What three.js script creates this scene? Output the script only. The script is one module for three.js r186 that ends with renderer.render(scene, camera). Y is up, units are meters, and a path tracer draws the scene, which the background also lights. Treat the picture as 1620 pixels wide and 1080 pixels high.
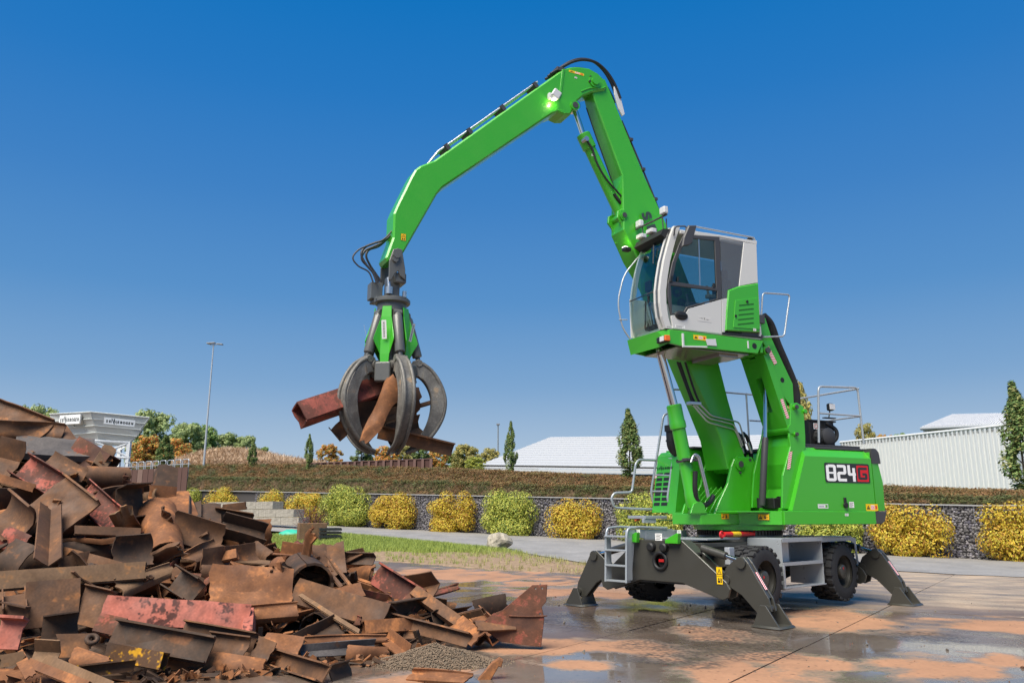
import * as THREE from 'three';
import { mergeGeometries, mergeVertices, toCreasedNormals } from 'three/addons/utils/BufferGeometryUtils.js';
import { RoundedBoxGeometry } from 'three/addons/geometries/RoundedBoxGeometry.js';
import { ImprovedNoise } from 'three/addons/math/ImprovedNoise.js';

// ------------------------------------------------------------------ camera, sky, sun, exposure
const scene = new THREE.Scene();
const camera = new THREE.PerspectiveCamera(46.43, 1620 / 1080, 0.1, 2000);
camera.position.set(0, 1.666, 0);
camera.rotation.x = 0.215;
const renderer = new THREE.WebGLRenderer({ antialias: true });
renderer.toneMapping = THREE.LinearToneMapping;
renderer.toneMappingExposure = 1.45;
renderer.shadowMap.enabled = true;

const SUN_DIR = new THREE.Vector3(-0.34, 0.92, 0.50).normalize();
{
  const W = 512, H = 256, d = new Float32Array(W * H * 4);
  // clear autumn sky: pale at the horizon, deep blue overhead
  const stops = [[-90, 0.2234, 0.2703, 0.2983], [-1, 0.40, 0.455, 0.515], [0, 0.40, 0.455, 0.515], [4, 0.28, 0.37, 0.475], [9, 0.1434, 0.2622, 0.4308], [15, 0.0685, 0.1966, 0.4064], [22, 0.0353, 0.153, 0.3834], [29, 0.0142, 0.1292, 0.3697], [36, 0.0037, 0.1162, 0.3538], [52, 0.003, 0.0983, 0.3166], [90, 0.003, 0.0894, 0.2886]];
  for (let j = 0; j < H; j++) {
    const el = (j + .5) / H * 180 - 90;
    let k = 0; while (k < stops.length - 2 && el > stops[k + 1][0]) k++;
    const a = stops[k], b = stops[k + 1], f = Math.min(1, Math.max(0, (el - a[0]) / (b[0] - a[0])));
    for (let i = 0; i < W; i++) {
      const o = (j * W + i) * 4;
      for (let c = 0; c < 3; c++) d[o + c] = a[c + 1] + (b[c + 1] - a[c + 1]) * f;
      d[o + 3] = 1;
    }
  }
  const sky = new THREE.DataTexture(d, W, H, THREE.RGBAFormat, THREE.FloatType);
  sky.mapping = THREE.EquirectangularReflectionMapping; sky.magFilter = THREE.LinearFilter; sky.needsUpdate = true;
  scene.background = sky; scene.environment = sky;
}
const sun = new THREE.DirectionalLight(new THREE.Color(1, .93, .81), 4.9);
sun.position.copy(SUN_DIR).multiplyScalar(60); sun.target.position.set(0, 0, -14);
sun.position.add(sun.target.position);
sun.castShadow = true; sun.shadow.radius = 85; sun.shadow.mapSize.set(2048, 2048);
Object.assign(sun.shadow.camera, { left: -40, right: 40, top: 40, bottom: -40, near: 1, far: 200 });
scene.add(sun, sun.target);

// ------------------------------------------------------------------ small helpers
const V3 = (x, y, z) => new THREE.Vector3(x, y, z);
const PI = Math.PI;
const noise = new ImprovedNoise();
const fbm = (x, y, z = 0, o = 4) => { let s = 0, a = .5, f = 1; for (let i = 0; i < o; i++) { s += a * noise.noise(x * f, y * f, z + i * 7.3); a *= .5; f *= 2.03; } return s; };
const clamp = (x, a, b) => Math.min(b, Math.max(a, x));
const sstep = (a, b, x) => { const t = clamp((x - a) / (b - a), 0, 1); return t * t * (3 - 2 * t); };
const lerp = (a, b, t) => a + (b - a) * t;
function rng(seed) { let s = seed | 0; return () => { s = (s + 0x6d2b79f5) | 0; let t = Math.imul(s ^ (s >>> 15), 1 | s); t = (t + Math.imul(t ^ (t >>> 7), 61 | t)) ^ t; return ((t ^ (t >>> 14)) >>> 0) / 4294967296; }; }
const interp = (x, xs, ys) => { if (x <= xs[0]) return ys[0]; for (let i = 1; i < xs.length; i++) if (x <= xs[i]) return lerp(ys[i - 1], ys[i], (x - xs[i - 1]) / (xs[i] - xs[i - 1])); return ys[ys.length - 1]; };
const taken = {};
const numbered = (n) => { const k = taken[n] = (taken[n] ?? -1) + 1; return k ? `${n}_${String(k).padStart(3, '0')}` : n; };
const strip = (g) => { const h = g.index ? g.toNonIndexed() : g; for (const k of Object.keys(h.attributes)) if (!['position', 'normal', 'uv'].includes(k)) h.deleteAttribute(k); return h; };
const merge = (gs) => gs.length === 1 ? gs[0] : mergeGeometries(gs.map(strip), false);
function part(parent, name, gs, mat) {                    // one named mesh, child of a thing or a part
  const m = new THREE.Mesh(Array.isArray(gs) ? merge(gs) : gs, mat); m.name = name; m.castShadow = m.receiveShadow = true; parent.add(m); return m;
}
const parts = (parent, name, gs, mat) => gs.map(g => part(parent, name, g, mat));   // alike pieces, each its own mesh
function tag(o, label, category, group, kind) { o.userData.label = label; if (category) o.userData.category = category; if (group) o.userData.group = group; if (kind) o.userData.kind = kind; return o; }
function thing(name, label, category, group) { const o = new THREE.Group(); o.name = numbered(name); scene.add(o); return tag(o, label, category, group); }
function solo(name, gs, mat, label, category, group, kind) { return tag(part(scene, numbered(name), gs, mat), label, category, group, kind); }
function structure(name, gs, mat, parent = scene) { const m = part(parent, name, gs, mat); m.userData.kind = 'structure'; return m; }

// geometry helpers: machine axes x = forward, y = up, z = right
function box(x0, x1, y0, y1, z0, z1, r = .012) {
  const w = x1 - x0, h = y1 - y0, d = z1 - z0;
  const g = r > 0 ? new RoundedBoxGeometry(w, h, d, 1, Math.min(r, w * .3, h * .3, d * .3)) : new THREE.BoxGeometry(w, h, d);
  return g.translate((x0 + x1) / 2, (y0 + y1) / 2, (z0 + z1) / 2);
}
function poly(pts, l0, l1, bev = .012, holes) {            // outline in (forward, up), thick from left offset l0 to l1
  const s = new THREE.Shape(pts.map(p => new THREE.Vector2(p[0], p[1])));
  for (const hl of holes ?? []) s.holes.push(new THREE.Path(hl.map(p => new THREE.Vector2(p[0], p[1]))));
  const t = l1 - l0, b = Math.min(bev, t * .3);
  const g = new THREE.ExtrudeGeometry(s, { depth: t - 2 * b, bevelEnabled: b > 0, bevelSize: b, bevelThickness: b, bevelOffset: -b, bevelSegments: 1, curveSegments: 8, steps: 1 });
  return g.translate(0, 0, -l1 + b);
}
function polyF(pts, f0, f1, bev = .01, holes) {             // outline in (left, up), thick along forward
  return poly(pts, 0, f1 - f0, bev, holes).translate(0, 0, f1 - f0).rotateY(PI / 2).translate(f0, 0, 0);
}
function cyl(a, b, r0, r1 = r0, seg = 20, open = false) {
  const A = V3(...a), B = V3(...b), d = B.clone().sub(A), g = new THREE.CylinderGeometry(r1, r0, d.length(), seg, 1, open);
  g.applyQuaternion(new THREE.Quaternion().setFromUnitVectors(V3(0, 1, 0), d.clone().normalize()));
  return g.translate((A.x + B.x) / 2, (A.y + B.y) / 2, (A.z + B.z) / 2);
}
function lathe(a, b, prof, seg = 24) {                      // profile [[radius, fraction along a-b]...]
  const A = V3(...a), B = V3(...b), d = B.clone().sub(A), L = d.length();
  const g = new THREE.LatheGeometry(prof.map(p => new THREE.Vector2(Math.max(p[0], .0005), p[1] * L)), seg);
  g.applyQuaternion(new THREE.Quaternion().setFromUnitVectors(V3(0, 1, 0), d.normalize()));
  return toCreasedNormals(g.translate(A.x, A.y, A.z), .6);
}
function pipe(pts, r, bend = .1, seg = 8) {                 // straight runs with rounded corners
  const P = pts.map(p => V3(...p)), c = new THREE.CurvePath();
  let prev = P[0];
  for (let i = 1; i < P.length; i++) {
    if (i < P.length - 1) {
      const a = P[i - 1].clone().sub(P[i]), b = P[i + 1].clone().sub(P[i]), k = Math.min(bend, a.length() * .45, b.length() * .45);
      const p0 = P[i].clone().addScaledVector(a.normalize(), k), p1 = P[i].clone().addScaledVector(b.normalize(), k);
      c.add(new THREE.LineCurve3(prev, p0)); c.add(new THREE.QuadraticBezierCurve3(p0, P[i], p1)); prev = p1;
    } else c.add(new THREE.LineCurve3(prev, P[i]));
  }
  return tubeOf(c.getPoints ? samplePath(c) : P, r, seg);
}
function samplePath(c) { const out = []; for (const s of c.curves) { const n = s.isLineCurve3 ? 1 : 5; for (let i = (out.length ? 1 : 0); i <= n; i++) out.push(s.getPoint(i / n)); } return out; }
function tubeOf(P, r, seg = 8) {                            // sweep of a circle along points with parallel transport
  const n = P.length, pos = [], nor = [], uv = [], idx = []; let N = null, len = 0;
  for (let i = 0; i < n; i++) {
    const T = P[Math.min(i + 1, n - 1)].clone().sub(P[Math.max(i - 1, 0)]).normalize();
    if (!N) { N = Math.abs(T.y) < .9 ? V3(0, 1, 0) : V3(1, 0, 0); }
    N = N.sub(T.clone().multiplyScalar(N.dot(T))).normalize(); const Bn = T.clone().cross(N);
    if (i) len += P[i].distanceTo(P[i - 1]);
    for (let k = 0; k <= seg; k++) { const a = k / seg * 2 * PI, d = N.clone().multiplyScalar(Math.cos(a)).addScaledVector(Bn, Math.sin(a)); pos.push(P[i].x + d.x * r, P[i].y + d.y * r, P[i].z + d.z * r); nor.push(d.x, d.y, d.z); uv.push(k / seg * 2 * PI * r, len); }
    if (i) for (let k = 0; k < seg; k++) { const a = (i - 1) * (seg + 1) + k, b = a + seg + 1; idx.push(a, a + 1, b, b, a + 1, b + 1); }
  }
  for (const e of [0, n - 1]) { const c = pos.length / 3, s = e ? 1 : -1, T = P[e ? n - 1 : 1].clone().sub(P[e ? n - 2 : 0]).normalize().multiplyScalar(s); pos.push(P[e].x, P[e].y, P[e].z); nor.push(T.x, T.y, T.z); uv.push(0, 0); for (let k = 0; k < seg; k++) { const a = e * (seg + 1) + k; s > 0 ? idx.push(a, a + 1, c) : idx.push(a + 1, a, c); } }
  const g = new THREE.BufferGeometry(); g.setAttribute('position', new THREE.Float32BufferAttribute(pos, 3)); g.setAttribute('normal', new THREE.Float32BufferAttribute(nor, 3)); g.setAttribute('uv', new THREE.Float32BufferAttribute(uv, 2)); g.setIndex(idx); return g;
}
const hose = (pts, r, seg = 8) => tubeOf(new THREE.CatmullRomCurve3(pts.map(p => V3(...p))).getPoints(pts.length * 8), r, seg);
function loft(secs, caps = true) {                          // rings of equal length, each a list of [x,y,z]; flat shaded quads
  const pos = [], uv = []; const n = secs[0].length;
  const tri = (a, b, c) => { pos.push(...a, ...b, ...c); uv.push(0, 0, 1, 0, 1, 1); };
  for (let i = 0; i + 1 < secs.length; i++) for (let k = 0; k < n; k++) { const a = secs[i][k], b = secs[i][(k + 1) % n], c = secs[i + 1][(k + 1) % n], d = secs[i + 1][k]; tri(a, b, c); tri(a, c, d); }
  if (caps) for (let k = 1; k + 1 < n; k++) { tri(secs[0][0], secs[0][k + 1], secs[0][k]); const e = secs[secs.length - 1]; tri(e[0], e[k], e[k + 1]); }
  const g = new THREE.BufferGeometry(); g.setAttribute('position', new THREE.Float32BufferAttribute(pos, 3)); g.setAttribute('uv', new THREE.Float32BufferAttribute(uv, 2)); g.computeVertexNormals(); return g;
}
const creased = (g, a = .5) => { g.deleteAttribute('normal'); g.deleteAttribute('uv'); const m = mergeVertices(g, 1e-4); const c = toCreasedNormals(m, a); const p = c.attributes.position, uv = new Float32Array(p.count * 2); for (let i = 0; i < p.count; i++) { uv[i * 2] = p.getX(i) + p.getZ(i) * .6; uv[i * 2 + 1] = p.getY(i) + p.getZ(i) * .3; } c.setAttribute('uv', new THREE.BufferAttribute(uv, 2)); return c; };
function sheetMesh(name, tex, w, h, pos, right, up, parent, rough = .5, extra = {}) { // flat print: sticker, sign, lettering
  const g = new THREE.PlaneGeometry(w, h), R = V3(...right).normalize(), U = V3(...up).normalize(), N = R.clone().cross(U);
  g.applyMatrix4(new THREE.Matrix4().makeBasis(R, U, N).setPosition(...pos));
  return part(parent, name, g, new THREE.MeshStandardMaterial({ map: tex, roughness: rough, ...extra }));
}
function canvasTex(w, h, draw) { const c = document.createElement('canvas'); c.width = w; c.height = h; const x = c.getContext('2d'); draw(x, w, h); const t = new THREE.CanvasTexture(c); t.colorSpace = THREE.SRGBColorSpace; return t; }
function dataTex(w, h, fn, srgb = true) {
  const d = new Uint8Array(w * h * 4);
  for (let j = 0; j < h; j++) for (let i = 0; i < w; i++) { const c = fn(i, j), o = (j * w + i) * 4; d[o] = c[0]; d[o + 1] = c[1]; d[o + 2] = c[2]; d[o + 3] = 255; }
  const t = new THREE.DataTexture(d, w, h, THREE.RGBAFormat); t.wrapS = t.wrapT = THREE.RepeatWrapping; t.magFilter = THREE.LinearFilter; t.minFilter = THREE.LinearMipmapLinearFilter; if (srgb) t.colorSpace = THREE.SRGBColorSpace; t.needsUpdate = true; return t;
}
// noise that tiles over n cells
const tileN = (u, v, n, z) => { const f = (a, b) => noise.noise(a, b, z); const x = u * n, y = v * n; const a = f(x, y), b = f(x - n, y), c = f(x, y - n), d = f(x - n, y - n); return lerp(lerp(a, b, u), lerp(c, d, u), v); };
const tileF = (u, v, n, z, o = 4) => { let s = 0, a = .55; for (let i = 0; i < o; i++) { s += a * tileN(u, v, n, z + i * 3.1); a *= .55; n *= 2; } return s; };
const MS = (color, roughness = .6, metalness = 0, extra = {}) => new THREE.MeshStandardMaterial({ color: Array.isArray(color) ? new THREE.Color().setRGB(...color) : color, roughness, metalness, ...extra });
const MP = (color, roughness, metalness, extra) => new THREE.MeshPhysicalMaterial({ color: Array.isArray(color) ? new THREE.Color().setRGB(...color) : color, roughness, metalness, ...extra });

// ------------------------------------------------------------------ materials
const wearBump = dataTex(256, 256, (i, j) => { const v = 128 + 90 * tileF(i / 256, j / 256, 6, 2.2, 5); return [v, v, v]; }, false);
const smudge = dataTex(256, 256, (i, j) => { const v = clamp(175 + 130 * tileF(i / 256, j / 256, 4, 5.2, 5), 60, 255); return [v, v, v]; }, false);
const M = {
  green: MP([.050, .40, .014], .55, 0, { roughnessMap: smudge, clearcoat: .6, clearcoatRoughness: .14 }),
  white: MS([.60, .59, .56], .45), darkFrame: MS([.055, .053, .055], .5), black: MS([.012, .012, .012], .55), rubber: MS([.022, .022, .023], .82, 0, { bumpMap: wearBump, bumpScale: .004 }),
  hose: MS([.018, .018, .018], .5), olive: MP([.050, .048, .040], .5, 0, { roughnessMap: smudge, clearcoat: .2, clearcoatRoughness: .35 }), galv: MS([.42, .45, .47], .48, .35, { roughnessMap: smudge }), pipeSteel: MS([.55, .56, .56], .3, .85), chrome: MS([.75, .74, .72], .12, 1),
  lampBody: MS([.62, .62, .62], .35), lampGlass: MS([.9, .9, .88], .15, 0, { emissive: new THREE.Color(1, .97, .85), emissiveIntensity: .9 }), orange: MS([.8, .16, .02], .3), red: MS([.55, .02, .02], .4), redPaint: MS([.6, .015, .02], .4), yellow: MS([.75, .5, .02], .5),
  glass: MP([.74, .82, .80], .02, 0, { transmission: 1, thickness: 0, ior: 1.5 }), tintGlass: MP([.52, .53, .54], .03, 0, { transmission: .85, thickness: 0, ior: 1.5 }),
  seat: MS([.03, .03, .032], .8), interior: MS([.12, .125, .125], .7),
};
// flat prints
const stickerYellow = canvasTex(128, 64, (x, w, h) => {
  x.fillStyle = '#f2b705'; x.fillRect(0, 0, w, h); x.strokeStyle = '#1a1a1a'; x.lineWidth = 3; x.strokeRect(3, 3, w - 6, h - 6);
  x.fillStyle = '#1a1a1a'; x.beginPath(); x.moveTo(28, 10); x.lineTo(50, 52); x.lineTo(8, 52); x.fill(); x.fillStyle = '#f2b705'; x.fillRect(26, 24, 4, 14); x.fillRect(26, 42, 4, 5);
  x.fillStyle = '#1a1a1a'; x.beginPath(); x.arc(80, 22, 7, 0, 7); x.fill(); x.fillRect(70, 30, 20, 22); x.fillRect(94, 34, 22, 8);
});
const stickerTall = canvasTex(64, 128, (x, w, h) => {
  x.fillStyle = '#f4c400'; x.fillRect(0, 0, w, h); x.strokeStyle = '#1a1a1a'; x.lineWidth = 3; x.strokeRect(2, 2, w - 4, h - 4); x.beginPath(); x.moveTo(2, 68); x.lineTo(w - 2, 68); x.stroke();
  x.fillStyle = '#1a1a1a'; x.beginPath(); x.moveTo(32, 12); x.lineTo(56, 58); x.lineTo(8, 58); x.fill(); x.fillStyle = '#f4c400'; x.beginPath(); x.moveTo(32, 24); x.lineTo(47, 53); x.lineTo(17, 53); x.fill(); x.fillStyle = '#1a1a1a'; x.fillRect(30, 32, 4, 12); x.fillRect(30, 47, 4, 4);
  x.beginPath(); x.arc(24, 88, 8, 0, 7); x.fill(); x.fillRect(14, 97, 22, 18); x.fillRect(40, 80, 12, 34);
});
const stickerMulti = canvasTex(128, 64, (x, w, h) => {
  x.fillStyle = '#f2c409'; x.fillRect(0, 0, w, h); x.fillStyle = '#1a1a1a'; x.beginPath(); x.moveTo(26, 12); x.lineTo(44, 50); x.lineTo(8, 50); x.fill(); x.fillStyle = '#f2c409'; x.fillRect(24, 26, 4, 12); x.fillRect(24, 41, 4, 4);
  x.fillStyle = '#fff'; x.fillRect(52, 12, 40, 40); x.strokeStyle = '#c22'; x.lineWidth = 4; for (let k = 0; k < 2; k++) { x.beginPath(); x.arc(63 + 19 * k, 24, 7, 0, 7); x.stroke(); x.beginPath(); x.arc(63 + 19 * k, 42, 7, 0, 7); x.stroke(); }
  x.fillStyle = '#d33'; x.fillRect(100, 16, 18, 32);
});
const hazard = canvasTex(64, 256, (x, w, h) => { x.fillStyle = '#f4f2ee'; x.fillRect(0, 0, w, h); x.fillStyle = '#d01f2e'; for (let k = -2; k < 12; k++) { x.beginPath(); x.moveTo(0, k * 26); x.lineTo(w, k * 26 + 34); x.lineTo(w, k * 26 + 47); x.lineTo(0, k * 26 + 13); x.fill(); } });
const whiteLabel = canvasTex(96, 64, (x, w, h) => { x.fillStyle = '#ecebe6'; x.fillRect(0, 0, w, h); x.fillStyle = '#333'; x.font = 'bold 16px sans-serif'; for (let k = 0; k < 4; k++) x.fillRect(10, 10 + k * 13, 76 - (k * 17) % 30, 5); });
const longLabel = canvasTex(48, 192, (x, w, h) => { x.fillStyle = '#eeeeea'; x.fillRect(0, 0, w, h); x.save(); x.translate(w / 2 + 8, h - 14); x.rotate(-PI / 2); x.fillStyle = '#222'; x.font = 'bold 24px sans-serif'; x.fillText('SENNEBOGEN', 0, 0, h - 28); x.restore(); });
function wordmark(x, px, py, width, height, color) {        // the maker's wordmark: tall slanted double N between the small letters
  x.fillStyle = color; x.textBaseline = 'alphabetic';
  const u = width / 10; x.font = `bold ${height * .78}px sans-serif`;
  x.lineJoin = 'round'; const put = (t, k, w) => { x.lineWidth = height * .07; x.strokeStyle = color; x.strokeText(t, px + k * u, py, w * u * .92); x.fillText(t, px + k * u, py, w * u * .92); };
  put('S', 0, 1); put('E', 1, 1); put('E', 4, 1); put('B', 5, 1); put('O', 6, 1); put('G', 7, 1); put('E', 8, 1); put('N', 9, 1);
  x.strokeStyle = color; x.lineWidth = height * .12; x.lineJoin = 'miter';
  const t = py - height * 1.0, b = py + height * .25;
  x.beginPath(); x.moveTo(px + 2.0 * u, b - height * .25); x.lineTo(px + 2.0 * u, t + height * .1); x.lineTo(px + 3.0 * u, b); x.lineTo(px + 3.0 * u, t + height * .1); x.stroke();
  x.beginPath(); x.moveTo(px + 2.75 * u, b - height * .25); x.lineTo(px + 2.75 * u, t + height * .1); x.lineTo(px + 3.7 * u, b - height * .2); x.lineTo(px + 3.7 * u, t + height * .35); x.stroke();
}
const signTex = canvasTex(512, 128, (x, w, h) => { x.fillStyle = '#e9ebe9'; x.fillRect(0, 0, w, h); wordmark(x, 22, 94, 474, 82, '#14181c'); });
const wordTex = (fg) => canvasTex(512, 128, (x, w, h) => { x.clearRect(0, 0, w, h); wordmark(x, 20, 90, 475, 72, fg); });
const CUT = { transparent: true, alphaTest: .5 };
const modelTex = canvasTex(640, 284, (x, w, h) => {
  x.fillStyle = '#35c01a'; x.fillRect(0, 0, w, h); x.fillStyle = '#2b2b2c'; x.beginPath(); x.roundRect(2, 2, w - 4, h - 4, 22); x.fill();
  x.fillStyle = '#d4141f'; x.beginPath(); x.roundRect(452, 28, 168, 230, 10); x.fill();
  const S = (pts, c, lw) => { x.strokeStyle = c; x.lineWidth = lw; x.lineJoin = 'bevel'; x.beginPath(); pts.forEach((p, i) => i ? x.lineTo(...p) : x.moveTo(...p)); x.stroke(); };
  const t = 46, b = 240, m = 143, lw = 39;
  S([[50, t], [134, t], [142, t + 10], [142, b - 10], [134, b], [50, b], [42, b - 10], [42, t + 10], [52, t - 2]], '#f3f3f1', lw); S([[46, m], [138, m]], '#f3f3f1', 26);
  S([[176, t], [284, t], [284, m], [194, m], [194, b], [304, b]], '#f3f3f1', lw);
  S([[342, t - 19], [342, m + 14], [436, m + 14]], '#f3f3f1', lw); S([[410, t + 20], [410, b + 19]], '#f3f3f1', lw);
  S([[602, 72], [486, 72], [486, 214], [584, 214], [584, 152], [532, 152]], '#2b2b2c', 36);
  x.fillStyle = '#d4141f';
});
const maxTex = canvasTex(128, 48, (x, w, h) => { x.fillStyle = '#cfcdc8'; x.fillRect(0, 0, w, h); x.fillStyle = '#3a3a3a'; x.font = 'bold 26px sans-serif'; x.fillText('X', 54, 34); x.font = 'bold 15px sans-serif'; x.fillText('ma', 26, 28); x.fillText('cab', 76, 34); x.fillStyle = '#8a8a8a'; x.fillRect(8, 22, 16, 2); x.fillRect(104, 28, 16, 2); });
const dialTex = canvasTex(64, 64, (x, w, h) => { x.fillStyle = '#d9d8d2'; x.fillRect(0, 0, w, h); x.strokeStyle = '#b22'; x.lineWidth = 6; x.beginPath(); x.arc(32, 32, 22, 0, 7); x.stroke(); x.fillStyle = '#222'; x.fillRect(29, 18, 6, 22); });

// rusty steel in several mixes: dry orange scale, brown mill skin, dark wet oxide
const field = (n, z, o) => { const f = new Float32Array(512 * 512); for (let j = 0; j < 512; j++) for (let i = 0; i < 512; i++) f[j * 512 + i] = tileF(i / 512, j / 512, n, z, o); return f; };
const FA = field(4, 1.5, 4), FB = field(14, 21.5, 3), FC = field(60, 41.5, 1);
const at2 = (F, i, j) => F[((j & 511) << 9) | (i & 511)];
function rustTex(seed, mix) {
  const s = Math.round(seed * 61);
  return dataTex(512, 512, (i, j) => {
    const a = at2(FA, i + s, j + s * 3), b = at2(FB, i + s * 5, j + s * 2), c = at2(FC, i + s, j - s), st = at2(FB, i + s, (j >> 2) + s * 7);
    let k = clamp(.5 + a * 1.3 + b * .6, 0, 1), col = [0, 1, 2].map(q => lerp(mix.dark[q], mix.mid[q], k));
    const o = clamp((b + a * .8 + st * .5 - mix.o) * 4, 0, 1); col = col.map((x, q) => lerp(x, mix.hi[q], o));
    if (mix.paint) { const p = clamp((a * 1.1 + b * .8 + c * .5 + mix.cover) * 6, 0, 1); col = col.map((x, q) => lerp(x, mix.paint[q] * (1 + b * .4), p)); }
    return col.map(x => clamp(x * (.88 + c * .22), 0, 255));
  });
}
const rustBump = dataTex(512, 512, (i, j) => { const v = clamp(128 + 70 * at2(FA, i * 2, j * 2) + 90 * at2(FB, i, j) + 70 * at2(FC, i, j), 0, 255); return [v, v, v]; }, false);
const rustRough = dataTex(256, 256, (i, j) => { const v = clamp(205 + 120 * tileF(i / 256, j / 256, 5, 19.2, 5), 125, 255); return [v, v, v]; }, false);
const RU = (seed, mix, extra = {}) => new THREE.MeshStandardMaterial({ map: rustTex(seed, mix), bumpMap: rustBump, bumpScale: .0022, roughnessMap: rustRough, roughness: 1, ...extra });
const R = {
  orange: RU(1.5, { dark: [112, 71, 44], mid: [162, 106, 64], hi: [184, 118, 68], o: .14 }),
  brown: RU(2.5, { dark: [86, 60, 42], mid: [138, 95, 62], hi: [164, 107, 62], o: .2 }),
  dark: RU(3.5, { dark: [56, 43, 34], mid: [102, 73, 52], hi: [136, 88, 54], o: .22 }),
  tan: RU(4.5, { dark: [110, 82, 58], mid: [150, 116, 84], hi: [172, 118, 70], o: .2 }),
  red: RU(5.5, { dark: [84, 48, 38], mid: [126, 70, 50], hi: [150, 90, 60], o: .3, paint: [160, 82, 66], cover: .02 }),
  pink: RU(6.5, { dark: [84, 48, 40], mid: [126, 66, 54], hi: [150, 80, 66], o: .3, paint: [182, 104, 86], cover: .28 }),
  deepRed: RU(7.5, { dark: [84, 52, 38], mid: [128, 80, 54], hi: [150, 92, 58], o: .25, paint: [140, 76, 60], cover: -.12 }),
  yellow: RU(8.5, { dark: [76, 52, 34], mid: [124, 84, 48], hi: [160, 110, 56], o: .2, paint: [206, 150, 22], cover: -.08 }),
  held: RU(10.5, { dark: [102, 58, 46], mid: [136, 76, 60], hi: [152, 94, 68], o: .24, paint: [148, 76, 62], cover: .10 }),
  blue: RU(9.5, { dark: [84, 80, 80], mid: [120, 112, 108], hi: [140, 92, 64], o: .24 }, { metalness: .2 }),
};
for (const k of Object.keys(R)) R[k].side = THREE.DoubleSide;
const scratched = dataTex(512, 512, (i, j) => { const a = at2(FA, i + 90, j + 40), b = Math.pow(Math.abs(at2(FB, i * 2, j * 2)), .5), c = at2(FC, i, j); const w = clamp((.16 - b) * 8, 0, 1) * clamp(.5 + a * 2, 0, 1), r = clamp((a - .18) * 4, 0, 1); return [106 + 56 * a + 60 * w + 25 * r + 30 * c, 103 + 56 * a + 60 * w + 6 * r + 30 * c, 97 + 52 * a + 58 * w - 12 * r + 30 * c].map(x => clamp(x, 0, 255)); });
M.tine = new THREE.MeshStandardMaterial({ map: scratched, roughness: .55, metalness: .15, bumpMap: rustBump, bumpScale: .002 });
M.grappleGrey = MS([.12, .12, .112], .5, .1, { roughnessMap: smudge });
// ------------------------------------------------------------------ the material handler
const mh = thing('material_handler', 'bright green wheeled material handler with raised cab and orange-peel grapple', 'material handler');
mh.position.set(4.397, 0, -15.815); mh.rotation.y = -(90 + 64) * PI / 180;
const UR = 15.38 * PI / 180;                                 // the undercarriage is slewed against the upper works
const uc = (g) => g.rotateY(UR);
const ring2 = (n, r, cx, cy, a0 = 0) => Array.from({ length: n }, (_, i) => [cx + r * Math.cos(a0 + i / n * 2 * PI), cy + r * Math.sin(a0 + i / n * 2 * PI)]);
const LFT = (p, l) => [p[0], p[1], -l];                      // (forward, up) at a left offset -> machine axes
const flatL = (name, tex, q, l, parent, rough) => {         // print on a face that looks left; q = two opposite corners
  const x0 = Math.min(q[0][0], q[1][0]), x1 = Math.max(q[0][0], q[1][0]), y0 = Math.min(q[0][1], q[1][1]), y1 = Math.max(q[0][1], q[1][1]);
  return sheetMesh(name, tex, x1 - x0, y1 - y0, [(x0 + x1) / 2, (y0 + y1) / 2, -l], [-1, 0, 0], [0, 1, 0], parent, rough);
};
const pinL = (p, l0, l1, r) => cyl(LFT(p, l0), LFT(p, l1), r, r, 18);

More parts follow.
